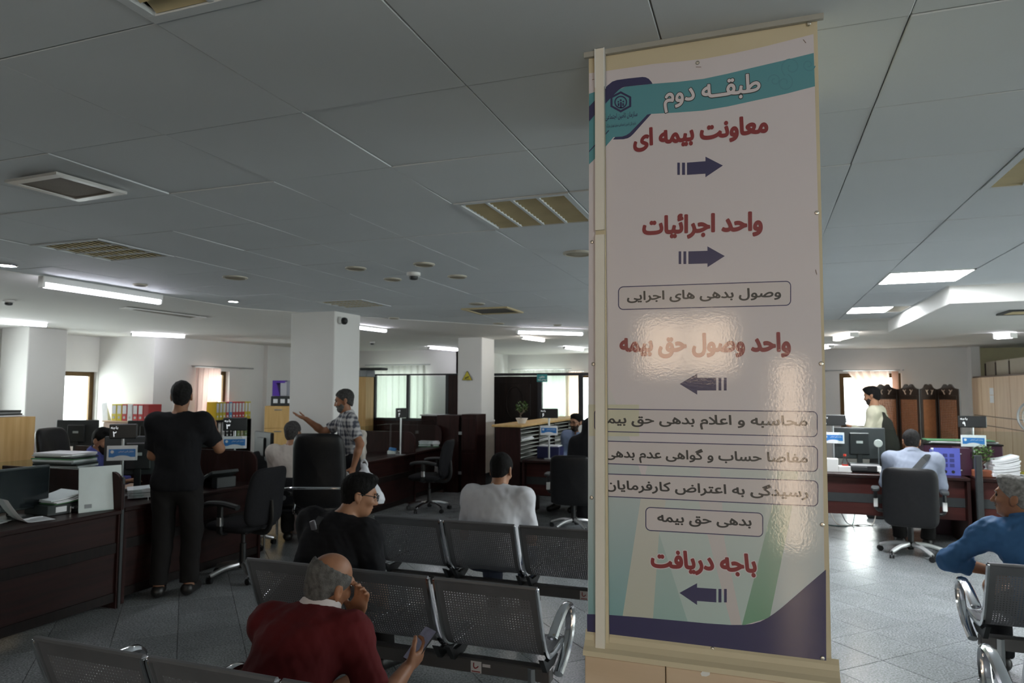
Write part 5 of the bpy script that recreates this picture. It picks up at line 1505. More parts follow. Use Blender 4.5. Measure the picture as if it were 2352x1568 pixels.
def beard_field(c, H, thick=.007, full=True):
    P = lambda x, y, z: np.asarray(c)+np.array([x,y,z]) @ H
    f = F(); f.ell(P(0,.024,-.034), np.array((.060,.070,.085))+thick*.7, H, .02); f.ell(P(0,.048,-.090), np.array((.040,.040,.030))+thick, H, .03)
    f.ell(P(0,.093,-.050), (.028,.014,.007), H, .008)
    f.ell(P(0,.085,.002), (.050,.05,.040), H, .006, sub=True); f.ell(P(0,.10,-.066), (.020,.014,.006), H, .004, sub=True)
    n = np.array((0,-.75,.66)) @ H; f.plane(P(0,.028,-.035), n)
    f.noise(.0015, 150, 5)
    return f
def add_hand(fb, w, d, n, side, curl=.5, spread=.12, k=.006, pinch=False):
    """w wrist, d towards fingers, n palm normal (side the fingers curl to); side=+1 puts the thumb along d x n"""
    d = _norm(d); n = _norm(np.asarray(n,float)-d*(np.asarray(n,float) @ d)); t = np.cross(d, n)*side; w = np.asarray(w,float)
    R3 = np.array([t, d, n]); tips = []
    fb.ell(w+d*.045, (.041,.052,.017), R3, .015)
    for i, (o, L) in enumerate(((.029,.075),(.010,.085),(-.010,.080),(-.028,.062))):
        p = w+d*.082+t*o; a = 0.0; dirv = _norm(d+t*o*spread*18)
        r = .0092-.0004*i
        for s, ln in enumerate((.46,.31,.23)):
            a += curl*(.75+.25*s+.06*i); q = p+(dirv*math.cos(a)+n*math.sin(a))*L*ln
            fb.cone(p, q, r, r*.93, k); p, r = q, r*.93
        tips.append(p)
    p = w+d*.018+t*.030; q = p+_norm(t*.75+d*.62+n*.25)*.042; fb.cone(p, q, .0135, .011, .012)
    q2 = q+_norm(d*.85+t*.2+n*(.25+.5*curl))*.034; fb.cone(q, q2, .0105, .0095, k)
    q3 = q2+_norm(d*.85-t*.15+n*(.3+.6*curl))*.026; fb.cone(q2, q3, .0095, .008, k)
    return w+d*.085+n*.03

def person(label, loc, rz, J, look, skin=M_SKIN, hair=M_HAIRB, hstyle='short', shirt=None, trous=None, sleeve='short', beard=None, shoes=M_SHOE, vox=.007, hands=None,
           collar=None, tuck=False, head_up=(0,0,1), collar_w=.035, nose=1.0, girth=1.0, hem=None, neckcut=.0, glasses=False, fold=.004, seat=None, moustache=None):
    """J: joints in the local frame (facing +Y): pelvis, chest, neck, head, shl/shr, wrl/wrr, (ell/elr poles), knl/knr, anl/anr"""
    t = thing('person', label, 'person', loc, rz)
    A = lambda k: np.array(J[k], float)
    H = head_frame(look, head_up); hc = A('head')
    fb = F(); pel, che, nek = A('pelvis'), A('chest'), A('neck')
    spine = _norm(nek-pel); right = _norm(A('shr')-A('shl')); fwd = _norm(np.cross(spine, right)); 
    if fwd @ np.array((0,1,0)) < 0: fwd = -fwd
    sq = (fwd, 1.42); g = girth
    fb.cone(pel, (pel+che)/2, .150*g, .135*g, .03, sq); fb.cone((pel+che)/2, che, .135*g, .150*g, .05, sq)
    fb.cone(che, nek-spine*.07, .150*g, .105*g, .06, sq)
    for s in ('l','r'): fb.cone(nek-spine*.045, A('sh'+s)-spine*.005, .058, .056, .05)
    fb.cone(nek-spine*.04, nek+(hc-nek)*.55, .062*(g*.3+.7), .054*(g*.3+.7), .02)
    add_head(fb, hc, H, nose)
    arms = {}
    for s, sg in (('l',-1),('r',1)):
        sh = A('sh'+s); wr = A('wr'+s); el, wr = ik(sh, wr, .29, .255, J.get('el'+s, (sg*.4,-.6,-.6)))
        arms[s] = (sh, el, wr)
        fb.cone(che+right*(sg*.085)+spine*.06, sh-spine*.01, .085, .052, .06)
        fb.cone(sh, el, .052, .042, .06); fb.cone(el, el+(wr-el)*.35, .042, .041, .02); fb.cone(el+(wr-el)*.35, wr, .041, .027, .02)
        hd = (hands or {}).get(s, {})
        add_hand(fb, wr, hd.get('d', wr-el), hd.get('n', (0,0,-1)), hd.get('side', sg), hd.get('curl', .35))
    legs = {}
    for s, sg in (('l',-1),('r',1)):
        hp = pel+right*(sg*.095)-spine*.03; an = A('an'+s); kn, an = ik(hp, an, .43, .42, J.get('kn'+s, (sg*.15,1,.2)))
        legs[s] = (hp, kn, an)
        fb.cone(hp, kn, .088, .058, .04); fb.cone(kn, kn+(an-kn)*.35, .057, .056, .02); fb.cone(kn+(an-kn)*.35, an, .056, .040, .02)
        tf = J.get('toe'+s, (sg*.15,1,0)); tf = _norm(tf); fb.cone(an+np.array((0,0,-.035)), an+tf*.14+np.array((0,0,-.045)), .040, .030, .03)
    press = (lambda q: q.ell((0,.02,seat-.10), (.45,.36,.10), None, .012, sub=True)) if seat else (lambda q: q)
    press(fb)
    allp = np.array([pel, che, nek, hc]+[p for a in arms.values() for p in a]+[p for a in legs.values() for p in a])
    lo, hi = allp.min(0)-.24, allp.max(0)+.24; lo[2] = max(lo[2], -.01)
    body = field_obj('body', fb, lo, hi, vox, skin, t)
    hf = hair_field(hc, H, hstyle)
    if hair is not None: field_obj('hair', hf, hc-.17, hc+.17, max(.005, vox*.75), hair, t)
    if beard is not None: field_obj('beard', beard_field(hc, H), hc-.17, hc+.17, max(.005, vox*.75), beard, t)
    P = lambda x, y, z: hc+np.array([x,y,z]) @ H
    for s in (-1,1):
        MB().lathe([(.002,-.010),(.007,-.007),(.010,0),(.007,.007),(.002,.010)], 10, tuple(P(s*.031,.081,.008))).build('eye', M_IRIS, t, True)
        MB().tube([tuple(P(s*.014,.094,.026)), tuple(P(s*.030,.092,.030)), tuple(P(s*.046,.080,.026))], .0040, 6).build('eyebrow', hair or M_HAIRB, t, True)
    if moustache is not None:
        fm = F(); fm.ell(P(0,.097,-.050), (.027,.010,.007), H, .006); fm.ell(P(0,.075,-.100), (.020,.018,.012), H, .006); fm.noise(.001,150,2); field_obj('moustache', fm, hc-.17, hc+.17, .004, moustache, t)
    if glasses:
        gl = MB()
        for s in (-1,1):
            gl.tube([tuple(P(s*.034+.024*math.cos(a), .108, .006+.018*math.sin(a))) for a in [k*math.pi/8 for k in range(16)]], .0022, 5, closed=True)
            gl.tube([tuple(P(s*.058,.107,.010)), tuple(P(s*.080,.06,.014)), tuple(P(s*.084,-.02,.010))], .0024, 5)
        gl.tube([tuple(P(-.010,.110,.008)), tuple(P(.010,.110,.008))], .002, 5)
        gl.build('glasses', M_BLACKP, t, True)
    # --- shirt
    if shirt is not None:
        o = .013; fs = F(); hemz = hem
        fs.cone(pel-spine*(.02 if not tuck else -.05), (pel+che)/2, .150*g+o+.006, .138*g+o+.008, .03, sq); fs.cone((pel+che)/2, che, .138*g+o+.008, .150*g+o, .05, sq)
        fs.cone(che, nek-spine*.07, .150*g+o, .105*g+o, .06, sq)
        for s in ('l','r'): fs.cone(nek-spine*.045, A('sh'+s)-spine*.005, .058+o*.8, .056+o, .05)
        for s, sg in (('l',-1),('r',1)):
            sh, el, wr = arms[s]
            fs.cone(che+right*(sg*.085)+spine*.06, sh-spine*.01, .085+o, .054+o, .06)
            if sleeve == 'short':
                e = sh+(el-sh)*.86; fs.cone(sh, e, .056+o, .052+o, .06, cut=(e-(el-sh)*.10, _norm(el-sh)))
            elif sleeve == 'long':
                e = el+(wr-el)*.90; fs.cone(sh, el, .056+o*.9, .046+o, .06); fs.cone(el, e, .046+o, .034+o*.7, .02, cut=(e, _norm(wr-el)))
            else:
                e = el+(wr-el)*.55; fs.cone(sh, el, .056+o*.9, .048+o, .06); fs.cone(el, e, .048+o, .046+o, .02, cut=(e-(wr-el)*.04, _norm(wr-el)))
        nd = _norm(hc-nek)
        if not tuck: fs.cone(pel-right*.065-spine*.03, pel+right*.065-spine*.03, .116*g+o+.008, .116*g+o+.008, .05, (fwd,1.05))
        sd = sum(map(ord, label)) % 97
        fs.noise(fold*1.3, 24, sd); fs.noise(fold*.55, 62, sd+3)
        fs.cone(nek+nd*(.012+neckcut)+fwd*.012, nek+nd*.25+fwd*.02, .072, .12, .008, sub=True)
        fs.plane(pel-spine*(.10 if not tuck else -.03), -spine)
        press(fs)
        field_obj('shirt', fs, lo, hi, vox, shirt, t)
        if collar is not None:
            cm = MB(); g1 = []
            side = right; ff = _norm(fwd-nd*(fwd @ nd))
            for (rr, hh) in ((.074,-.012),(.068,.012),(.070,collar_w),(.077,collar_w+.002),(.088,.016),(.096,-.010)):
                row = []
                for k in range(25):
                    a = R(100)+R(340)*k/24; sg2 = math.sin(a); row.append(tuple(nek+nd*(hh+.012-.020*max(0,sg2))+side*(math.cos(a)*rr)+ff*(math.sin(a)*rr*.95+.004)))
                g1.append(row)
            cm.sheet(g1); cm.build('collar', collar, t, True)
    if trous is not None:
        o = .012; ft = F()
        ft.cone(pel+spine*.06, pel-spine*.03, .150*g+o*.5, .152*g+o, .03, sq)
        for s in ('l','r'):
            hp, kn, an = legs[s]; e = kn+(an-kn)*.97
            ft.cone(hp, kn, .096+o, .070+o, .045); ft.cone(kn, e, .068+o, .058+o, .03, cut=(e, _norm(an-kn)))
        ft.noise(.006, 18, (sum(map(ord, label))+5) % 97); ft.plane(pel+spine*.085, spine)
        press(ft)
        field_obj('trousers', ft, lo, hi, max(vox,.011), trous, t)
    if shoes is not None:
        for s, sg in (('l',-1),('r',1)):
            an = legs[s][2]; tf = _norm(J.get('toe'+s, (sg*.15,1,0))); fs = F()
            fs.cone(an+np.array((0,0,-.03))-tf*.03, an+tf*.16+np.array((0,0,-.048)), .052, .040, .02); fs.plane((0,0,max(.0,an[2]-.085)), (0,0,-1)); fs.plane(an+np.array((0,0,.01)), (0,0,1))
            field_obj('shoe', fs, an-.25, an+.25, .009, shoes, t)
    return t, dict(H=H, hc=hc, arms=arms, legs=legs, nek=nek, pel=pel, che=che, fwd=fwd, right=right, spine=spine)
def sit(zs=.43, lean=0.0, tilt=0.0, ht=1.0, head_fwd=.04, knees=.13, feet=(.46,.50), shw=.185, headx=0.0, headdz=0.0):
    """seated joints: lean tips the torso forward (m at the neck), tilt to the side"""
    p = np.array((0,0,zs+.115)); T = .50*ht
    n = p+np.array((tilt, lean, math.sqrt(max(.05, T*T-lean*lean-tilt*tilt))))
    s = _norm(n-p); r = _norm(np.cross((0,1,0), s)); r = -r if r[0] < 0 else r
    J = dict(pelvis=p, chest=p+s*.30*ht+np.array((0,-.012,0)), neck=n, head=n+np.array((headx, head_fwd, .148+headdz)), shl=n-r*shw-s*.055, shr=n+r*shw-s*.055,
             anl=(-knees, feet[0], .085), anr=(knees, feet[1], .085))
    J['wrl'] = (-.12,.34,zs+.20); J['wrr'] = (.12,.34,zs+.20)
    return J
def stand(h=1.72, lean=0.0, knees=.11, shw=.19):
    k = h/1.72
    J = dict(pelvis=(0,0,.93*k), chest=(0,-.01+lean*.6,1.23*k), neck=(0,lean,1.425*k), head=(0,lean+.035,1.585*k), shl=(-shw,lean-.01,1.375*k), shr=(shw,lean-.01,1.375*k),
             anl=(-knees,-.02,.085), anr=(knees,.02,.085), wrl=(-.26,.06,.82*k), wrr=(.26,.06,.82*k))
    return J
BLK = fabric('black', (.010,.010,.012,1)); CHAR = fabric('charcoal', (.013,.012,.012,1))
# 1. man in the red polo, foreground: sits on the near bench, chin on right hand, phone in left... seen from behind
J = sit(.40, lean=.29, tilt=.0, ht=.80, head_fwd=.05, headx=.03, headdz=-.035, knees=.15, feet=(.50,.46), shw=.175)
J['wrl'] = (.105,.415,.755); J['ell'] = (-.05,.2,-1)
J['wrr'] = (.33,.44,.565); J['elr'] = (.5,-.3,-.8)
_q = at_y(764, 1365, 2.42)
p1, i1 = person('balding man in a dark red polo with white collar, sitting in the foreground', (_q.x-.03,2.09,0), R(4), J, (.30,.90,-.30), M_SKIN2, M_HAIRG, 'bald', fabric('maroon', (.105,.012,.014,1)), fabric('slate', (.16,.18,.22,1)),
     'short', None, vox=.0065, collar=fabric('offwhite', (.62,.56,.56,1)), hands={'l': dict(d=(.30,.10,.9), n=(-.1,-.9,.1), curl=.5, side=-1), 'r': dict(d=(.35,.85,.35), n=(-.85,.25,.35), curl=.55, side=1)}, head_up=(.22,0,1), fold=.004, girth=.98, seat=.43, collar_w=.045)
# phone in his hand
_w = i1['arms']['r'][2]; _f = _norm(_w-i1['arms']['r'][1])
ph = thing('smartphone', 'black smartphone in the hand of the man in red', 'phone', (0,0,0))
Mph = p1.matrix_basis @ TR(*(_w+np.array((.02,.085,.065)))) @ RZ(R(-32)) @ RX(R(42)) @ RY(R(8))
ph.matrix_world = Mph
MB().box(-.037,.037,-.078,.078,-.004,.004,.003).build('casing', M_BLACKP, ph)
MB().box(-.034,.034,-.074,.074,.004,.0046).build('screen', mat('phone_screen', (.05,.05,.07,1), .08, var=.3, vscale=40, emit=.03, ecol=(.75,.75,1,1)), ph)
# 2. man in black with glasses on the middle bench
J = sit(.42, lean=.21, tilt=.04, ht=.91, head_fwd=.07, headx=.06, headdz=-.015, shw=.20)
J['wrl'] = (-.05,.42,.62); J['wrr'] = (.12,.40,.62); J['elr'] = (.5,-.3,-.8); J['ell'] = (-.3,-.2,-.9)
p2, i2 = person('man in black T-shirt with glasses and a cross-body strap on the middle bench', (-2.36,3.29,0), R(-6), J, (.72,.66,-.25), M_SKIN, M_HAIRB, 'full', BLK, CHAR, 'short', None, vox=.008, glasses=True, girth=1.06, seat=.43)
ch, nk, sp_, rt_, fw_ = i2['che'], i2['nek'], i2['spine'], i2['right'], i2['fwd']
bk = lambda s, u, dpt=.118: tuple(ch+rt_*s+sp_*u-fw_*dpt)
st = MB().sheet([[bk(-.10+a*.022-.02*0, .155, .085) for a in (0,1,2)], [bk(-.085+a*.022, .10, .118) for a in (0,1,2)], [bk(-.02+a*.022, -.02, .126) for a in (0,1,2)], [bk(.08+a*.022, -.20, .125) for a in (0,1,2)]]).build('strap', mat('strap_black', (.02,.02,.022,1), .6), p2)
MB().box(-.02,.02,-.006,.006,-.028,.028,.004, TR(*bk(-.07,.09,.128)) @ RY(R(-20))).build('buckle', mat('buckle_grey', (.12,.12,.14,1), .3), st)
# 3. man in white T-shirt on the back bench
J = sit(.42, lean=.13, ht=.89, head_fwd=.075, headdz=-.02, shw=.195)
J['elr'] = (.4,-.4,-.8); J['ell'] = (-.4,-.4,-.8)
person('dark-haired man in a white T-shirt seen from behind on the back bench', (-1.82,4.66,0), R(4), J, (.10,.93,-.42), M_SKIN, M_HAIRB, 'short', fabric('white', (.58,.58,.61,1)), fabric('jeans', (.05,.06,.09,1)), 'short', None, vox=.0105, girth=1.05, seat=.43)
# 4. standing man in black at the counter
J = stand(1.77, lean=.0, shw=.18)
J['wrl'] = (-.12,.30,1.14); J['ell'] = (-.35,-.4,-.85); J['wrr'] = (.20,.28,1.36); J['elr'] = (.45,.1,-.9)
person('standing man in black T-shirt and dark trousers at the left counter', (-4.56,4.50,0), R(30), J, (-.12,1,-.02), M_SKIN, M_HAIRD, 'short', BLK, CHAR, 'short', None, vox=.0105, hem=.8)
# 5. clerk in blue shirt
J = sit(.46, lean=.10, head_fwd=.06, headdz=-.03)
J['wrl'] = (-.15,.42,.80); J['wrr'] = (.15,.42,.80)
_p = at_y(208, 1020, 5.02)
person('bearded clerk in a blue shirt behind the left counter', (_p.x-.02,4.98,0), R(-62), J, (.40,.92,-.30), M_SKIN, M_HAIRB, 'full', fabric('denim_blue', (.09,.10,.30,1)), CHAR, 'long', M_BEARD, vox=.0105, collar=fabric('denim_blue', (.09,.10,.30,1)))
# 6. plaid man standing, right palm raised, bag in the left hand
J = stand(1.70, lean=.03)
J['wrr'] = (.20,.46,1.36); J['elr'] = (.3,-.3,-1); J['wrl'] = (-.27,-.02,.86); J['ell'] = (-.5,-.8,-.2)
_q = at_y(803, 1000, 6.62)
p6, i6 = person('grey-bearded man in a plaid shirt gesturing with an open palm', (_q.x,6.62,0), R(128), J, (.10,.95,-.22), M_SKIN2, M_HAIRM, 'short', mat_plaid(), BLK, 'short', M_HAIRG, vox=.0105, tuck=True,
     collar=MATS['cloth_plaid'], hands={'r': dict(d=(.05,.85,.35), n=(-.2,-.2,1), curl=.12, side=1), 'l': dict(d=(0,.25,-1), n=(.8,.4,0), curl=.75, side=-1)})
_m = p6.matrix_basis; wl = _m @ Vector(i6['arms']['l'][2])
bag = thing('plastic_bag', 'white plastic carrier bag hanging from the plaid man’s hand'.replace('’', ''), 'bag', (wl.x+.08,wl.y+.05,wl.z-.05), R(20))
f_ = F(); f_.cone((.02,0,.05),(.10,0,-.28), .035, .15, .03, (np.array((0,1.,0)),2.2)); f_.cone((.0,0,-.05),(.10,0,-.24), .06, .09, .04, (np.array((0,1.,0)),2.0)); f_.noise(.007, 30, 11); f_.plane((0,0,-.33),(0,0,-1))
field_obj('bag_body', f_, (-.2,-.2,-.45), (.35,.2,.15), .007, mat('white_polythene', (.66,.68,.72,1), .35, var=.05), bag)
MB().tube(bez([(.0,0,.05),(-.01,0,.10),(.02,0,.13),(.05,0,.09),(.045,0,.03)],5), .010, 6).build('handle', MATS['white_polythene'], bag, True)
pp = thing('folded_paper', 'folded white paper in the plaid man hand above the bag', 'paper', (wl.x-.07,wl.y-.03,wl.z-.09), R(-20))
MB().box(-.05,.05,-.004,.004,-.05,.05,0,RY(R(35))).build('sheet', M_PAPER, pp); MB().box(-.045,.045,-.009,-.005,-.045,.05,0,RY(R(28))).build('sheet', M_PAPER, pp)
# 7. grey-haired seated man
J = sit(.46, lean=.04, head_fwd=.05, shw=.185)
_q = at_y(672, 1000, 6.25)
person('grey-haired man in a beige shirt seated beyond the high-back chair', (_q.x+.03,6.18,0), R(22), J, (.25,.9,.02), M_SKIN, M_HAIRM, 'short', fabric('beige', (.50,.45,.41,1)), CHAR, 'short', None, vox=.0105)
t = thing('visitor_chair', 'dark chair under the grey-haired man in beige', 'chair', (_q.x+.03,6.18,0), R(22))
pad(.46,.07,.46, TR(0,.08,.42) @ RX(R(90)), e=.4).build('seat', M_BLKFAB, t, True)
pad(.44,.06,.28, TR(0,-.21,.64), e=.4, bend=.03).build('backrest', M_BLKFAB, t, True)
for sx2 in (-1,1):
    MB().tube([(sx2*.20,.28,0),(sx2*.20,.26,.40)], .012, 8).build('leg', M_CHROME, t, True); MB().tube([(sx2*.20,-.16,0),(sx2*.20,-.16,.40),(sx2*.20,-.20,.66)], .012, 8).build('leg', M_CHROME, t, True)
# 8. woman in chador
J = sit(.46, lean=.10, head_fwd=.06, headdz=-.01, shw=.175)
pw, iw = person('woman wrapped in a black chador, seated with her back to the camera', (-2.06,8.50,0), R(-4), J, (.25,.95,-.15), M_SKIN, None, 'short', BLK, BLK, 'long', None, vox=.010)
f_ = F(); hc = iw['hc']; nk = iw['nek']; pl_ = iw['pel']; ch = iw['che']
f_.ell(hc+np.array((0,-.02,.02)), (.102,.118,.125), None, .03); f_.cone(hc+np.array((0,-.03,-.06)), nk+np.array((0,-.02,-.05)), .085, .13, .06)
f_.cone(nk+np.array((-.12,0,-.09)), nk+np.array((.12,0,-.09)), .105, .105, .08); f_.cone(nk+np.array((0,-.01,-.12)), pl_, .20, .235, .09, (np.array((0,1.,0)),1.25))
for s, a in iw['arms'].items(): f_.cone(a[0], a[1], .09, .085, .08); f_.cone(a[1], a[2], .085, .06, .06)
f_.cone(pl_+np.array((-.13,.05,-.02)), np.array((-.16,.45,.42)), .13, .11, .08); f_.cone(pl_+np.array((.13,.05,-.02)), np.array((.16,.45,.42)), .13, .11, .08)
f_.cone((-.15,.45,.42), (-.15,.42,.08), .11, .13, .08); f_.cone((.15,.45,.42), (.15,.42,.08), .11, .13, .08)
f_.ell(hc+np.array((.02,.13,-.03)), (.062,.07,.095), None, .02, sub=True)
f_.noise(.006, 20, 21); f_.plane((0,0,.03), (0,0,-1))
field_obj('chador', f_, (-.5,-.4,0), (.5,.8,1.5), .010, BLK, pw)
# 9. clerk with glasses behind her
J = sit(.46, lean=.06, head_fwd=.05)
_q = at_y(1332, 985, 10.1)
person('bearded clerk with glasses in a pale blue shirt beside the banner', (_q.x+.02,10.0,0), R(168), J, (.25,.95,-.12), M_SKIN, M_HAIRB, 'full', fabric('pale_blue', (.22,.28,.42,1)), CHAR, 'long', M_BEARD, vox=.0105, glasses=True, collar=fabric('pale_blue', (.22,.28,.42,1)))
# 10. standing man in cream with a dark vest
J = stand(1.76, lean=.05)
J['wrl'] = (-.10,.33,1.20); J['ell'] = (-.4,-.5,-.8); J['wrr'] = (.08,.33,1.17); J['elr'] = (.5,-.8,-.5)
_q = at_y(2022, 1000, 10.45)
pc, ic = person('standing man in a cream jumper with a dark bag strap before the folding screen', (_q.x,10.45,0), R(72), J, (.05,.95,-.25), M_SKIN, M_HAIRB, 'full', fabric('cream', (.52,.50,.38,1)), CHAR, 'long', M_BEARD, vox=.0105, tuck=False, neckcut=.03)
f_ = F(); a = ic['che']; b_ = ic['pel']
f_.cone(a+np.array((-.05,-.10,-.03)), b_+np.array((-.03,-.11,.0)), .11, .155, .05, (np.array((0,1.,0)),1.25)); f_.cone(a+np.array((-.10,-.08,.12)), a+np.array((-.07,-.11,-.05)), .03, .07, .04); f_.noise(.004, 25, 4)
field_obj('dark_bag', f_, (-.4,-.4,.7), (.4,.2,1.6), .009, fabric('olive_black', (.020,.020,.016,1)), pc)
wl = pc.matrix_basis @ Vector(ic['arms']['l'][2])
bk_ = thing('open_booklet', 'open white booklet in the hands of the man in cream', 'booklet', (wl.x-.13,wl.y-.02,wl.z+.06), R(70))
for s in (-1,1): MB().box(0,s*.11,-.075,.075,-.002,.002,0,RY(R(-s*28)) ).build('page', M_PAPER, bk_)
# 11. seated man with shoulder strap
J = sit(.43, lean=.16, head_fwd=.08, headdz=-.02, shw=.205)
J['wrl'] = (-.15,.44,.80); J['wrr'] = (.15,.44,.80); J['ell'] = (-.35,-.2,-.9); J['elr'] = (.35,-.2,-.9)
ps, is_ = person('man in a light grey-blue shirt with a black strap seated at the right counter', (1.47,8.22,0), R(-8), J, (-.05,.95,-.2), M_SKIN, M_HAIRD, 'short', fabric('grey_blue', (.24,.27,.34,1)), CHAR, 'long', None, vox=.008, collar=fabric('grey_blue', (.24,.27,.34,1)), girth=1.12)
ch, nk, sp_, rt_, fw_ = is_['che'], is_['nek'], is_['spine'], is_['right'], is_['fwd']
bk2 = lambda s, u, d: tuple(ch+rt_*s+sp_*u-fw_*d)
MB().sheet([[bk2(.155+q, .20+q*.0, .03) for q in (-.022,.022)], [bk2(.135+q, .165-q*.5, .10) for q in (-.022,.022)], [bk2(.10+q, .11-q, .150) for q in (-.022,.022)], [bk2(.04+q, .03-q, .158) for q in (-.022,.022)], [bk2(-.04+q, -.07-q, .158) for q in (-.022,.022)], [bk2(-.14+q, -.20-q, .150) for q in (-.022,.022)]], .004, tuple(-fw_)).build('strap', mat('strap_dark', (.018,.02,.022,1), .6), ps)
# 12. man in blue at right
J = sit(.42, lean=.23, tilt=-.02, ht=.91, head_fwd=.04, headx=-.05, headdz=-.015, shw=.205)
J['wrl'] = (-.20,.30,.62); J['ell'] = (-.95,-.15,-.1); J['wrr'] = (.2,.4,.6)
person('grey-haired man in a blue shirt looking left from the right bench', (1.47,4.60,0), R(2), J, (-.85,.50,.02), M_SKIN2, M_HAIRS, 'full', fabric('blue', (.045,.125,.27,1), .7), fabric('black_trousers', (.012,.012,.014,1)), 'roll', None, vox=.0075, seat=.43, moustache=M_HAIRS,
       collar=fabric('blue', (.045,.125,.27,1), .7), nose=1.05, hands={'l': dict(d=(.75,.4,-.4), n=(.1,-.3,-.9), curl=.3, side=-1)}, fold=.006)
# ================================================================== DESK CLUTTER
DZ = .75
def at_desk(px, py, z=DZ): p = at_z(px, py, z); return p
def monitor(label, x, y, rz, w=.50, h=.30, z=DZ, lift=.14, logo=True):
    """screen faces local -Y, its back shows to +Y"""
    t = thing('computer_monitor', label, 'monitor', (x,y,z), rz)
    MB().box(-w/2,w/2,-.018,.022,lift,lift+h,.008).build('casing', M_DKGREY, t)
    MB().box(-w/2+.012,w/2-.012,-.0195,-.0178,lift+.014,lift+h-.014).build('screen', mat('screen_dark', (.01,.012,.016,1), .15, var=0), t)
    MB().box(-.11,.11,.020,.045,lift+.05,lift+h-.06,.012).build('back_hump', M_BLACKP, t)
    MB().box(-.03,.03,.012,.04,.012,lift+.08,.006).build('stand', M_BLACKP, t)
    MB().lathe([(.12,0),(.12,.008),(.05,.014)], 20).build('foot', M_BLACKP, t, True)
    if logo: MB().box(-.035,.035,.0452,.0462,lift+h*.50,lift+h*.58).build('label_sticker', mat('grey_sticker', (.45,.47,.46,1), .5), t)
    return t
def display(label, x, y, rz, digit, ztop, z=DZ, w=.26, h=.14, card=True, cardz=None):
    """queue number display on a pole; front faces local -Y"""
    t = thing('queue_display', label, 'display', (x,y,z), rz)
    MB().lathe([(.075,0),(.075,.006),(.02,.012)], 20).build('base_plate', M_ALU, t, True)
    MB().tube([(0,0,.006),(0,0,ztop-z-h)], .013, 10).build('pole', M_ALU, t, True)
    b = MB().box(-w/2,w/2,-.02,.02,ztop-z-h,ztop-z,.008).build('display_box', M_BLACKP, t)
    m = mat('display_white', (.8,.82,.82,1), .4, var=0, emit=.35, ecol=(.9,.95,1,1))
    text_on('lit_word', 'باجه', Vector((-w*.44,-.0212,ztop-z-h*.32)), Vector((1,0,0)), Vector((0,0,1)), w*.26, h*.17, m, b, .015, None, Vector((0,-1,0)))
    me = text_mesh(digit, .015); xs = [v.co.x for v in me.vertices]; ys_ = [v.co.y for v in me.vertices]; s = h*.36/(max(ys_)-min(ys_))
    for v in me.vertices: v.co = Vector((-w*.36+(v.co.x-min(xs))*s, -.0212, ztop-z-h*.86+(v.co.y-min(ys_))*s))
    me.materials.clear(); me.materials.append(m); link('lit_digit', me, b)
    if card:
        zc = (cardz or ztop-.30)-z
        c = MB().box(-.12,.12,-.022,-.016,zc-.065,zc+.065,.001).build('notice_card', M_PAPER, t)
        MB().box(-.105,.105,-.0232,-.0222,zc-.035,zc+.035).build('printed_field', mat('card_blue', (.03,.20,.55,1), .4), c)
        MB().add([(.085*math.cos(a), -.0242, zc-.060+.04*math.sin(a)) for a in [k*math.pi/12 for k in range(13)]], [tuple(range(13))]).build('printed_arc', M_PAPER, c)
        MB().add([(-.078+.014*math.cos(a), -.0242, zc+.012+.014*math.sin(a)) for a in [k*math.pi/6 for k in range(12)]], [tuple(range(12))]).build('printed_logo', M_PAPER, c)
        text_on('printed_text', 'سازمان تامین اجتماعی', Vector((-.03,-.0235,zc+.008)), Vector((1,0,0)), Vector((0,0,1)), .12, .014, M_PAPER, c, .005, None, Vector((0,-1,0)))
    return t
def paper_stack(label, x, y, z, rz, w=.22, d=.31, n=6, dz=.006, m=M_PAPER, jit=.012, curl=0.0, name='paper_stack', cat='papers', tints=None):
    t = thing(name, label, cat, (x,y,z), rz); zz = 0
    for k in range(n):
        a = random.uniform(-.09,.09); ox, oy = random.uniform(-jit,jit), random.uniform(-jit,jit); th = dz*random.uniform(.6,1.4)
        mm = (tints[k % len(tints)] if tints else m)
        if curl > 0:
            g = [[tuple(TR(ox,oy,zz+th*.5) @ RZ(a) @ Vector(((i/8-.5)*w, (j-.5)*d, curl*(i/8)**2*(.4+.6*k/n)))) for j in (0,1)] for i in range(9)]
            MB().sheet(g, th*.9, (0,0,1)).build('sheet_bundle', mm, t)
        else: MB().box(-w/2,w/2,-d/2,d/2,zz,zz+th,.001,TR(ox,oy,0) @ RZ(a)).build('sheet_bundle', mm, t)
        zz += th
    return t
def plexi(label, x0, y0, x1, y1, z0, z1, r=.08):
    a = Vector((x0,y0,0)); d = Vector((x1,y1,0))-a; L = d.length; t = thing('acrylic_screen', label, 'screen', (x0,y0,z0), math.atan2(d.y,d.x)); h = z1-z0
    pts = [(0,.02),(L,.02)]+[(L-r+r*math.cos(q), h-r+r*math.sin(q)) for q in [k*math.pi/12 for k in range(7)]]+[(r-r*math.sin(q), h-r+r*math.cos(q)) for q in [k*math.pi/12 for k in range(7)]]
    MB().prism(pts, -.002, .002, lambda u,v,q: (u,q,v)).build('sheet', M_PLEXI, t)
    for u in (L*.12, L*.88):
        MB().box(u-.018,u+.018,-.016,.016,0,.055,.004).build('clamp', M_CHROME, t)
        MB().lathe([(.010,0),(.010,.010),(.004,.014)], 10, M=TR(u,-.016,.035) @ RX(R(90))).build('clamp_knob', M_CHROME, t, True)
    return t
GREENP = mat('green_folder', (.10,.26,.12,1), .6); GREYP = mat('grey_folder', (.28,.30,.31,1), .6); BLKP = mat('black_folder', (.03,.035,.035,1), .5)
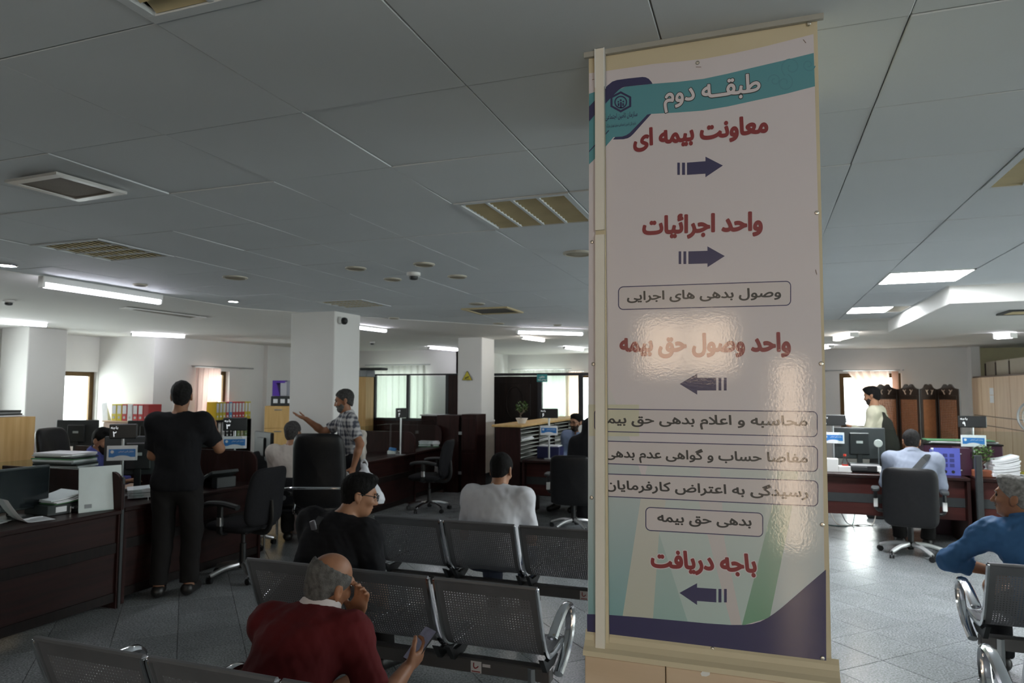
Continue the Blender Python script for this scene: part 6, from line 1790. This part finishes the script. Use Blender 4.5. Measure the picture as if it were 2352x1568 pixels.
# ---- left counter 1
monitor('black monitor back at the left edge of the counter', at_desk(35,1190).x-.02, at_desk(35,1190).y+.0, R(90), .50, .31, DZ, .05)
paper_stack('loose white papers spread under the left monitor', -5.05, 3.28, DZ+.002, R(20), .24, .32, 3, .003, jit=.03)
t = thing('bent_paper', 'white sheet curling up beside the left monitor', 'paper', (-4.93,3.52,DZ+.002), R(75))
MB().sheet([[(-.16+.30*u, (v-.5)*.22, .13*max(0,(.45-u))**1.4*4) for v in (0,1)] for u in [i/12 for i in range(13)]], .0015, (0,0,1)).build('sheet', M_PAPER, t)
t = thing('lever_arch_binder', 'grey lever arch file lying flat on the left counter', 'binder', (-5.08,3.86,DZ), R(85))
MB().box(-.16,.16,-.14,.14,.0,.075,.004).build('cover', BLKP, t); MB().box(-.10,-.02,-.142,-.1395,.018,.058).build('spine_label', M_PAPER, t)
MB().lathe([(.013,-.001),(.013,.003),(.008,.003)], 12, M=TR(.05,-.141,.037) @ RX(R(90))).build('finger_ring', M_ALU, t, True)
paper_stack('papers and a green-edged folder lying on the flat binder', -5.08, 3.86, DZ+.077, R(85), .24, .30, 4, .007, curl=.05, tints=[GREENP, M_PAPER, M_PAPER, M_PAPER])
t = thing('document_stand', 'pale upright document sheet standing on the left counter edge', 'sign', (-4.80,4.02,DZ), R(68))
MB().box(-.17,.13,-.003,.003,.0,.34,.002,RX(R(-6))).build('sheet', mat('pale_green_sheet', (.52,.57,.56,1), .3, var=.05), t); MB().box(-.10,.10,-.01,.09,0,.012,.003).build('foot', M_PLEXI, t)
MB().box(-.13,-.08,-.005,-.0035,.03,.06,0,RX(R(-6))).build('printed_mark', GREYP, t)
plexi('clear acrylic screen along the left counter', -4.95, 2.2, -4.95, 4.1, DZ, 1.18)
t = thing('monitor_cable', 'grey cable looping from the left monitor', 'cable', (-5.0,3.2,DZ))
MB().tube(bez([(-.10,.05,.14),(.08,.10,.16),(.16,.06,.05),(.20,.02,.004)],6), .005, 6).build('cord', GREYP, t, True)
# stack on a low unit beyond the first side panel, folders on the oak cabinet
_s = at_y(140, 1078, 4.42)
t = thing('side_unit', 'low maroon unit under the stacked files', 'cabinet', (_s.x,4.42,0))
MB().box(-.26,.26,-.12,.22,0,_s.z-.005,.004).build('body', M_MAHOGV, t); MB().box(-.27,.27,-.13,.23,_s.z-.005,_s.z+.012,.003).build('top', M_MAHOG, t)
paper_stack('tall pile of files and papers beside the oak cabinet', _s.x, 4.46, _s.z+.014, R(10), .42, .26, 9, .015, jit=.02, tints=[GREYP, M_PAPER, BLKP, GREYP, M_PAPER, GREENP, BLKP, M_PAPER, M_PAPER])
paper_stack('dark folders lying on top of the left oak cabinet', pl.x-.40, 4.62, at_y(50,957,4.75).z+.002, R(4), .60, .34, 4, .012, jit=.02, tints=[M_PAPER, BLKP, GREYP, BLKP])
# ---- counter 2
_d = at_y(284, 988, 4.62); display('black queue display on a pole before the clerk in blue', _d.x, 4.62, R(38), '۲', at_y(284,973,4.62).z, w=.22, h=.13, cardz=at_y(290,1040,4.62).z)
monitor('large black monitor back left of the standing man', at_y(318,1080,4.95).x, 4.95, R(215), .58, .36, DZ, .14)
t = thing('desk_phone', 'black desk telephone on the second counter', 'phone', (-5.32,4.38,DZ), R(60))
MB().prism([(-.09,0),(.09,0),(.09,.03),(-.09,.085)], -.09, .09, lambda u,v,q: (u,q,v)).build('base', M_BLACKP, t)
MB().tube(bez([(-.07,-.05,.10),(-.05,-.05,.115),(.05,-.05,.075),(.075,-.05,.05)],4), .02, 8).build('handset', M_BLACKP, t, True)
t = thing('document_bag', 'black upright document case leaning on the second counter', 'case', (-4.86,4.58,DZ), R(75))
MB().box(-.02,.14,-.03,.03,0,.30,.01,RY(R(22))).build('case', M_BLACKP, t)
paper_stack('open white papers on the second counter', -5.04, 4.68, DZ+.002, R(50), .34, .26, 5, .014, curl=.03)
paper_stack('small white papers at the edge of the second counter', -4.90, 4.82, DZ+.002, R(20), .15, .21, 2, .004)
t = thing('tilted_ledger', 'dark ledger propped open with a white page right of the standing man', 'ledger', (-5.02,5.42,DZ), R(-15))
MB().box(-.19,.19,-.14,.14,.0,.03,.003,TR(0,0,.06) @ RY(R(-24))).build('cover', BLKP, t); MB().box(-.18,.10,-.13,.13,.03,.036,0,TR(0,0,.06) @ RY(R(-24))).build('page', M_PAPER, t)
MB().box(.10,.19,-.10,.10,0,.10,.004).build('support', BLKP, t)
t = thing('blue_folder', 'bright blue folder on the shelf beyond the standing man', 'folder', (-6.05,5.97,1.105), R(6))
MB().box(-.22,.22,-.14,.14,0,.018,.003).build('cover', mat('sky_folder', (.10,.42,.75,1), .4), t)
t = thing('side_unit', 'dark low unit under the blue folder', 'cabinet', (-6.05,5.97,0)); MB().box(-.42,.36,-.14,.14,0,1.06,.004).build('body', M_MAHOGV, t); MB().box(-.43,.37,-.15,.15,1.06,1.10,.003).build('top', BLKP, t)
_d = at_y(543, 970, 6.0); display('black queue display on a thin pole near the bookshelf', _d.x+.02, 5.96, R(40), '۳', at_y(543,958,6.0).z, w=.24, cardz=at_y(550,1015,6.0).z)
office_chair('black chair back peeping over the maroon panel', (-5.24,6.12), R(180), 'fabric')
monitor('dark monitor behind the grey-haired man', at_y(655,1020,6.5).x-.25, 6.45, R(150), .50, .32, DZ, .14, False)
paper_stack('white papers on the small desk left of the grey-haired man', -5.75, 6.35, DZ+.002, R(30), .24, .30, 3, .008)
t = thing('pen_cup', 'white cup of pens on the small dark desk', 'cup', (-5.82,6.62,DZ))
MB().lathe([(.03,0),(.036,.10),(.033,.10),(.028,.01)], 14).build('cup', M_WHITEP, t, True)
for k in range(4): MB().tube([(.01*(k-1.5),0,.02),(.016*(k-1.5),.01,.16)], .004, 5).build('pen', M_BLACKP if k % 2 else M_ALU, t)
plexi('clear acrylic screen before the seated clerk', -4.98, 4.45, -4.98, 5.75, DZ, 1.22)
monitor('black monitor under the left window', at_y(178,1000,6.4).x, 6.4, R(200), .52, .33, DZ+.06, .16)
t = thing('counter_desk', 'dark rear desk carrying the left window monitors', 'desk', (at_y(178,1000,6.4).x+.55,6.45,0))
MB().box(-.9,1.0,-.35,.35,.775,.81,.005).build('desk_top', M_MAHOG, t)
for x in (-.88,.98): MB().box(x-.02,x+.02,-.33,.33,0,.775,.003).build('end_panel', M_MAHOGV, t)
monitor('black monitor behind the queue display', at_y(345,1000,6.4).x, 6.4, R(200), .54, .34, DZ+.06, .16)
# ---- middle desks
_d = at_y(921, 947, 8.95); display('small queue display on a pole before the glazed office', _d.x, 8.95, R(75), '۴', at_y(921,937,8.95).z, w=.2, card=False)
t = thing('tissue_box', 'small blue and white tissue packet on the middle desk', 'tissues', (at_desk(900,1042).x,at_desk(900,1042).y,DZ), R(20))
MB().box(-.06,.06,-.05,.05,0,.05,.005).build('packet', M_WHITEP, t); MB().box(-.05,.05,-.055,.03,.05,.09,.006,RY(R(10))).build('sleeve', mat('packet_blue', (.05,.22,.55,1), .4), t)
_s = at_desk(978, 1028); paper_stack('white and green paper stack on the far desk', _s.x-.05, _s.y+.25, DZ+.002, R(15), .32, .24, 7, .014, tints=[GREENP,M_PAPER,GREENP,M_PAPER,M_PAPER,M_PAPER,M_PAPER])
plexi('clear acrylic screen on the far desks', -5.02, 7.7, -5.02, 9.2, DZ, 1.2)
plexi('second clear acrylic screen nearer the maroon cabinet', -5.10, 9.5, -5.10, 10.4, DZ, 1.2)
t = thing('flower_vase', 'small grey vase with purple flowers behind the plaid man', 'vase', (-5.05,8.05,DZ))
MB().lathe([(.03,0),(.04,.06),(.025,.16),(.03,.20)], 14).build('vase', mat('vase_grey', (.35,.38,.38,1), .3), t, True)
for k in range(7):
    a = k*.9; MB().tube([(0,0,.18),(.06*math.cos(a),.06*math.sin(a),.27)], .003, 5).build('stem', GREENP, t)
    MB().lathe([(.004,-.02),(.022,0),(.016,.014),(.004,.018)], 8, (.06*math.cos(a),.06*math.sin(a),.275)).build('flower', mat('flower_purple', (.16,.08,.30,1), .7), t, True)
t = thing('equipment_box', 'grey box on top of the back partition', 'box', (at_y(838,865,YP-.25).x,YP-.25,0))
_zp = at_y(838,862,YP-.25).z
MB().box(-.22,.12,-.15,.15,0,_zp-.03,.004).build('stand', M_OAK, t); MB().box(-.16,.14,-.16,.16,_zp-.03,_zp+.10,.01).build('casing', GREYP, t); MB().box(-.05,.45,-.14,.14,_zp+.10,_zp+.15,.02).build('tray', BLKP, t)
t = thing('wrapped_bundle', 'clear plastic wrapped object behind the plaid man shoulder', 'wrap', (at_y(833,950,7.9).x,7.9,DZ))
f_ = F(); f_.cone((0,0,.0),(0,0,.36), .05, .06, .03); f_.noise(.01, 30, 9); f_.plane((0,0,0),(0,0,-1)); field_obj('wrapping', f_, (-.2,-.2,0), (.2,.2,.6), .012, mat('milky_plastic', (.55,.50,.44,1), .3), t)
# ---- woman's desk and shelf
_d = at_y(1261, 948, 9.15); display('black queue display on a pole left of the woman', _d.x, 9.15, R(10), '۶', at_y(1261,938,9.15).z, w=.25, h=.13, cardz=at_y(1258,988,9.15).z)
def plant(label, x, y, z, pm, r=.10, h=.26, n=90, bonsai=False):
    t = thing('potted_plant', label, 'plant', (x,y,z))
    if bonsai: MB().box(-.11,.11,-.06,.06,0,.075,.008).build('pot', pm, t); zz = .075
    else: MB().lathe([(.05,0),(.085,.07),(.09,.075),(.07,.07)], 16).build('pot', pm, t, True); zz = .07
    MB().box(-.09,.09,-.045,.045,zz-.012,zz-.002,.002).build('soil', mat('soil', (.03,.02,.012,1), .9), t) if bonsai else None
    mb = MB(); mb.tube(bez([(0,0,zz-.02),(-.02,0,zz+.05),(.025,0,zz+.10),(.0,0,zz+.16)],5), .010, 6); mb.tube([(.01,0,zz+.09),(.07,.02,zz+.14)], .006, 5); mb.tube([(-.01,0,zz+.06),(-.06,-.01,zz+.12)], .006, 5)
    mb.build('trunk', mat('bark', (.14,.10,.07,1), .8), t, True)
    lf = MB(); rnd = random.Random(len(label))
    for k in range(n):
        while True:
            v = Vector((rnd.uniform(-1,1),rnd.uniform(-1,1),rnd.uniform(-1,1)))
            if v.length < 1: break
        c = Vector((v.x*r*1.15, v.y*r, zz+h*.62+v.z*h*.36)); M = TR(*c) @ RZ(rnd.uniform(0,6.28)) @ RX(rnd.uniform(-.9,.9)); s = rnd.uniform(.018,.03)
        lf.add([tuple(M @ Vector(p)) for p in ((0,-s,0),(s*.5,0,s*.15),(0,s,0),(-s*.5,0,s*.15))], [(0,1,2,3)])
    o = lf.build('foliage', mat('leaf_green', (.07,.14,.03,1), .5, var=.3, vscale=40), t); o['kind'] = 'stuff'
    return t
_d = at_y(1222, 975, 9.4); plant('small green pot plant on the shelf unit top', -3.25, 9.45, ztop+.031, M_WHITEP, .08, .26, 110)
MB_ = MB()
t = thing('intercom_mic', 'round grey intercom microphone before the bearded clerk', 'microphone', (at_y(1340,1000,9.2).x,9.15,DZ), R(5))
MB().lathe([(.05,0),(.05,.01),(.01,.014)], 14).build('foot', M_BLACKP, t, True); MB().tube([(0,0,.01),(0,0,at_y(1340,985,9.2).z-DZ-.05)], .006, 6).build('stem', M_ALU, t)
MB().lathe([(.02,-.008),(.055,-.006),(.06,0),(.055,.008)], 20, M=TR(0,0,at_y(1340,985,9.2).z-DZ) @ RX(R(90))).build('disc', M_WHITEP, t, True)
for k in range(3): paper_stack(['bundle of papers in the first shelf slot','bundle of papers in the middle shelf slot','bundle of papers in the far shelf slot'][k], sx_-.15, 9.45+k*.84, .709+.055*(5-k), 0, .25, .5, 2, .012)
monitor('dark monitor right of the bearded clerk', at_y(1360,1010,9.3).x+.12, 9.35, R(0), .46, .30, DZ, .12)
t = thing('blue_tray', 'dark blue document tray on the woman desk', 'tray', (at_y(1262,1020,9.25).x,9.3,DZ)); MB().box(-.16,.16,-.12,.12,0,.16,.006).build('tray', mat('navy_plastic', (.02,.025,.10,1), .4), t); MB().box(-.14,.14,-.10,.10,.16,.175,.002).build('papers', M_PAPER, t)
# ---- right counter
_d = at_y(2233, 967, 9.1); display('black queue display reading nine at the right', _d.x, 9.1, R(-3), '۹', at_y(2233,955,9.1).z, w=.27, h=.13, cardz=at_y(2233,1012,9.1).z)
_d = at_y(1912, 965, 9.1); display('queue display half hidden right behind the banner', _d.x, 9.1, R(0), '۸', at_y(1912,952,9.1).z, w=.29, h=.13, cardz=at_y(1915,1005,9.1).z)
monitor('large grey monitor back on the right counter', at_y(1975,1050,9.15).x, 9.2, R(180+4), .56, .37, DZ, .13)
t = thing('intercom_mic', 'round white intercom microphone beside the right monitor', 'microphone', (at_y(2018,1040,9.0).x,9.0,DZ))
MB().lathe([(.045,0),(.045,.01),(.01,.014)], 14).build('foot', M_BLACKP, t, True); _zm = at_y(2018,1018,9.0).z-DZ; MB().tube([(0,0,.01),(0,0,_zm-.04)], .006, 6).build('stem', M_ALU, t)
MB().lathe([(.02,-.008),(.04,-.006),(.046,0),(.04,.008)], 20, M=TR(0,0,_zm) @ RX(R(90))).build('disc', M_WHITEP, t, True)
plexi('clear acrylic screen across the right counter', at_y(1925,1050,9.0).x, 8.98, at_y(2197,1050,9.0).x, 8.98, DZ, at_y(2100,987,8.98).z, .12)
plexi('clear rounded acrylic screen by the bonsai', at_y(2208,1050,9.0).x, 9.02, at_y(2208,1050,9.0).x+1.5, 9.02, DZ, at_y(2250,990,9.02).z, .12)
t = thing('water_bottle', 'small plastic bottle with a red cap on the right counter', 'bottle', (at_y(1940,1060,8.95).x,8.92,DZ))
MB().lathe([(.03,0),(.034,.01),(.034,.10),(.026,.13),(.014,.165),(.014,.18)], 16).build('bottle', mat_glass('bottle_plastic', (.85,.90,.92,1), .25), t, True)
MB().lathe([(.016,.18),(.016,.20),(.014,.203)], 12).build('cap', mat('red_cap', (.55,.04,.02,1), .4), t, True); MB().lathe([(.0348,.05),(.0348,.085)], 16).build('label_band', RED_M if 'RED_M' in globals() else mat('red_cap', (.55,.04,.02,1), .4), t, True)
t = thing('card_reader', 'black card machine beside the right monitor', 'machine', (at_y(1985,1075,8.95).x,8.96,DZ)); MB().box(-.17,.17,-.10,.10,0,.10,.02).build('casing', M_BLACKP, t); MB().box(-.14,.02,-.104,-.098,.03,.07,.002).build('slot', M_DKGREY, t); MB().box(.12,.165,-.104,-.09,.02,.08,.004).build('side_panel', M_WHITEP, t)
t = thing('white_box', 'white box standing at the left end of the right counter', 'box', (at_y(1912,1070,8.9).x,8.92,DZ)); MB().box(-.10,.06,-.06,.06,0,.15,.004).build('carton', M_WHITEP, t); MB().box(.06,.20,-.06,.05,0,.07,.004).build('tray', M_WHITEP, t)
t = thing('computer_mouse', 'white computer mouse next to the strap man', 'mouse', (at_y(2024,1078,8.9).x,8.86,DZ)); pad(.06,.035,.10, TR(0,0,.018) @ RX(R(90)), e=.6).build('shell', M_WHITEP, t, True); MB().tube(bez([(0,.05,.01),(-.05,.12,.004),(-.15,.10,.004)],4), .002, 5).build('cord', GREYP, t)
# blue file rack with square holes
_b0, _b1 = at_y(2150,1060,9.0).x, at_y(2196,1060,9.0).x; _bz = at_y(2170,1028,9.0).z-DZ
t = thing('file_rack', 'blue plastic file rack with square cut-outs on the right counter', 'file rack', ((_b0+_b1)/2,8.95,DZ)); wv = (_b1-_b0)/2+.03; mbl = mat('blue_plastic', (.10,.12,.50,1), .4)
MB().box(-wv,wv,.0,.008,0,_bz,.002).build('front_wall', mbl, t)
for s in (-1,1): MB().box(s*wv,s*(wv-.006),.008,.22,0,_bz*.9,.002).build('side_wall', mbl, t)
mdk = mat('blue_recess_shade', (.04,.045,.20,1), .5)  # darker copy of the blue paints the shade inside the cut-outs
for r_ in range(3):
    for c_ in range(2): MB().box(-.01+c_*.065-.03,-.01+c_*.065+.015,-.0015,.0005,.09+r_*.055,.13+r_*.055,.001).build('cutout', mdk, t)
for c_ in range(2): MB().lathe([(.017,-.0005),(.017,.002)], 16, M=TR(-.02+c_*.075,-.0006,.04) @ RX(R(90))).build('finger_hole', M_BLACKP, t)
for k in range(4): MB().box(-wv+.01+k*.05,-wv+.045+k*.05,.02,.20,.006,_bz*.95-.01*k,.002).build('file', [M_PAPER,GREYP,M_PAPER,BLKP][k], t)
t = thing('lever_arch_binder', 'dark purple binder beside the blue file rack', 'binder', (at_y(2212,1060,9.05).x,8.98,DZ)); MB().box(-.06,.06,0,.26,0,.30,.004).build('cover', mat('aubergine', (.05,.012,.03,1), .4), t)
for z in (.06,.24): MB().tube([(-.062,-.003,z),(-.03,-.006,z)], .010, 6).build('metal_corner', M_CHROME, t, True)
_s = at_y(2195,1018,9.35); t = thing('side_unit', 'aubergine unit behind the right counter carrying files', 'cabinet', (_s.x+.10,9.62,0)); MB().box(-.40,.40,-.13,.13,0,_s.z-.03,.004).build('body', mat('aubergine', (.05,.012,.03,1), .4), t); MB().box(-.41,.41,-.14,.14,_s.z-.03,_s.z-.012,.003).build('top', M_DKWOOD, t)
paper_stack('files and white papers piled above the blue file rack', _s.x+.10, 9.62, _s.z-.011, R(3), .70, .24, 4, .012, jit=.02, tints=[GREYP,M_PAPER,mat('aubergine', (.05,.012,.03,1)),GREENP])
_p2 = at_y(2260,1080,8.95); plant('bonsai in a terracotta tray on the right counter', _p2.x, 8.95, DZ, mat('terracotta', (.24,.07,.03,1), .6), .10, .28, 160, True)
_p2 = at_y(2304,1085,8.95); paper_stack('tall curled stack of white papers at the right edge', _p2.x, 8.98, DZ+.002, R(5), .25, .26, 10, .017, curl=.06, jit=.006)
_p2 = at_y(2345,1085,9.0); paper_stack('yellow and white folders at the right picture edge', _p2.x+.12, 9.08, DZ+.002, R(8), .32, .24, 4, .014, tints=[M_PAPER,GREYP,M_PAPER,mat('yellow_folder', (.55,.45,.03,1), .5)])
# pedestal fan at the right edge
_fx = at_y(2388, 958, 9.9)
t = thing('pedestal_fan', 'white pedestal fan at the right picture edge', 'fan', (_fx.x,9.9,0), R(-12)); zf = _fx.z
MB().lathe([(.20,0),(.20,.02),(.04,.04)], 24).build('base', M_WHITEP, t, True); MB().tube([(0,0,.03),(0,0,zf)], .016, 10).build('pole', M_WHITEP, t, True)
gd = MB()
for q, rr in ((-.09,.10),(-.075,.17),(-.04,.205),(0,.215),(.04,.205)): gd.tube([(rr*math.cos(a),q,zf+rr*math.sin(a)) for a in [k*2*math.pi/36 for k in range(36)]], .0035 if rr < .21 else .009, 5, closed=True)
for k in range(36):
    a = k*2*math.pi/36; gd.tube([(.03*math.cos(a),-.095,zf+.03*math.sin(a)),(.17*math.cos(a),-.075,zf+.17*math.sin(a)),(.213*math.cos(a),-.01,zf+.213*math.sin(a))], .0018, 4)
gd.build('guard', M_ALU, t, True)
MB().lathe([(.05,-.06),(.06,-.02),(.06,.08),(.03,.12)], 16, M=TR(0,.02,zf) @ RX(R(-90))).build('motor', M_WHITEP, t, True)
for k in range(4):
    a = k*math.pi/2+.4; M = TR(0,-.03,zf) @ Matrix.Rotation(a,4,'Y') @ RX(R(20))
    MB().add([tuple(M @ Vector(p)) for p in ((.03,0,-.02),(.10,0,-.07),(.18,0,-.06),(.185,0,.03),(.10,0,.045),(.03,0,.02))], [(0,1,2,3,4,5)]).build('blade', mat_glass('fan_blade', (.75,.80,.80,1), .2), t)
# cables under the right counter
for k, (c, lb) in enumerate(((mat('cable_teal', (.05,.16,.15,1), .5),'teal network cable on the floor under the right counter'),(mat('cable_white', (.45,.43,.38,1), .5),'pale cable hanging under the right counter'),(M_BLACKP,'black power cable lying below the right counter'))):
    a = at_z(1915+k*25, 1205, 0); t = thing('cable', lb, 'cable', (a.x,a.y,.006))
    MB().tube(bez([(-.25,.25,.35),(-.15,.12,.12),(-.08,-.02,.004),(.10,-.10+.05*k,.003),(.22+.1*k,.05,.004),(.30+.12*k,.30,.28)],6), .006, 6).build('cord', c, t, True)
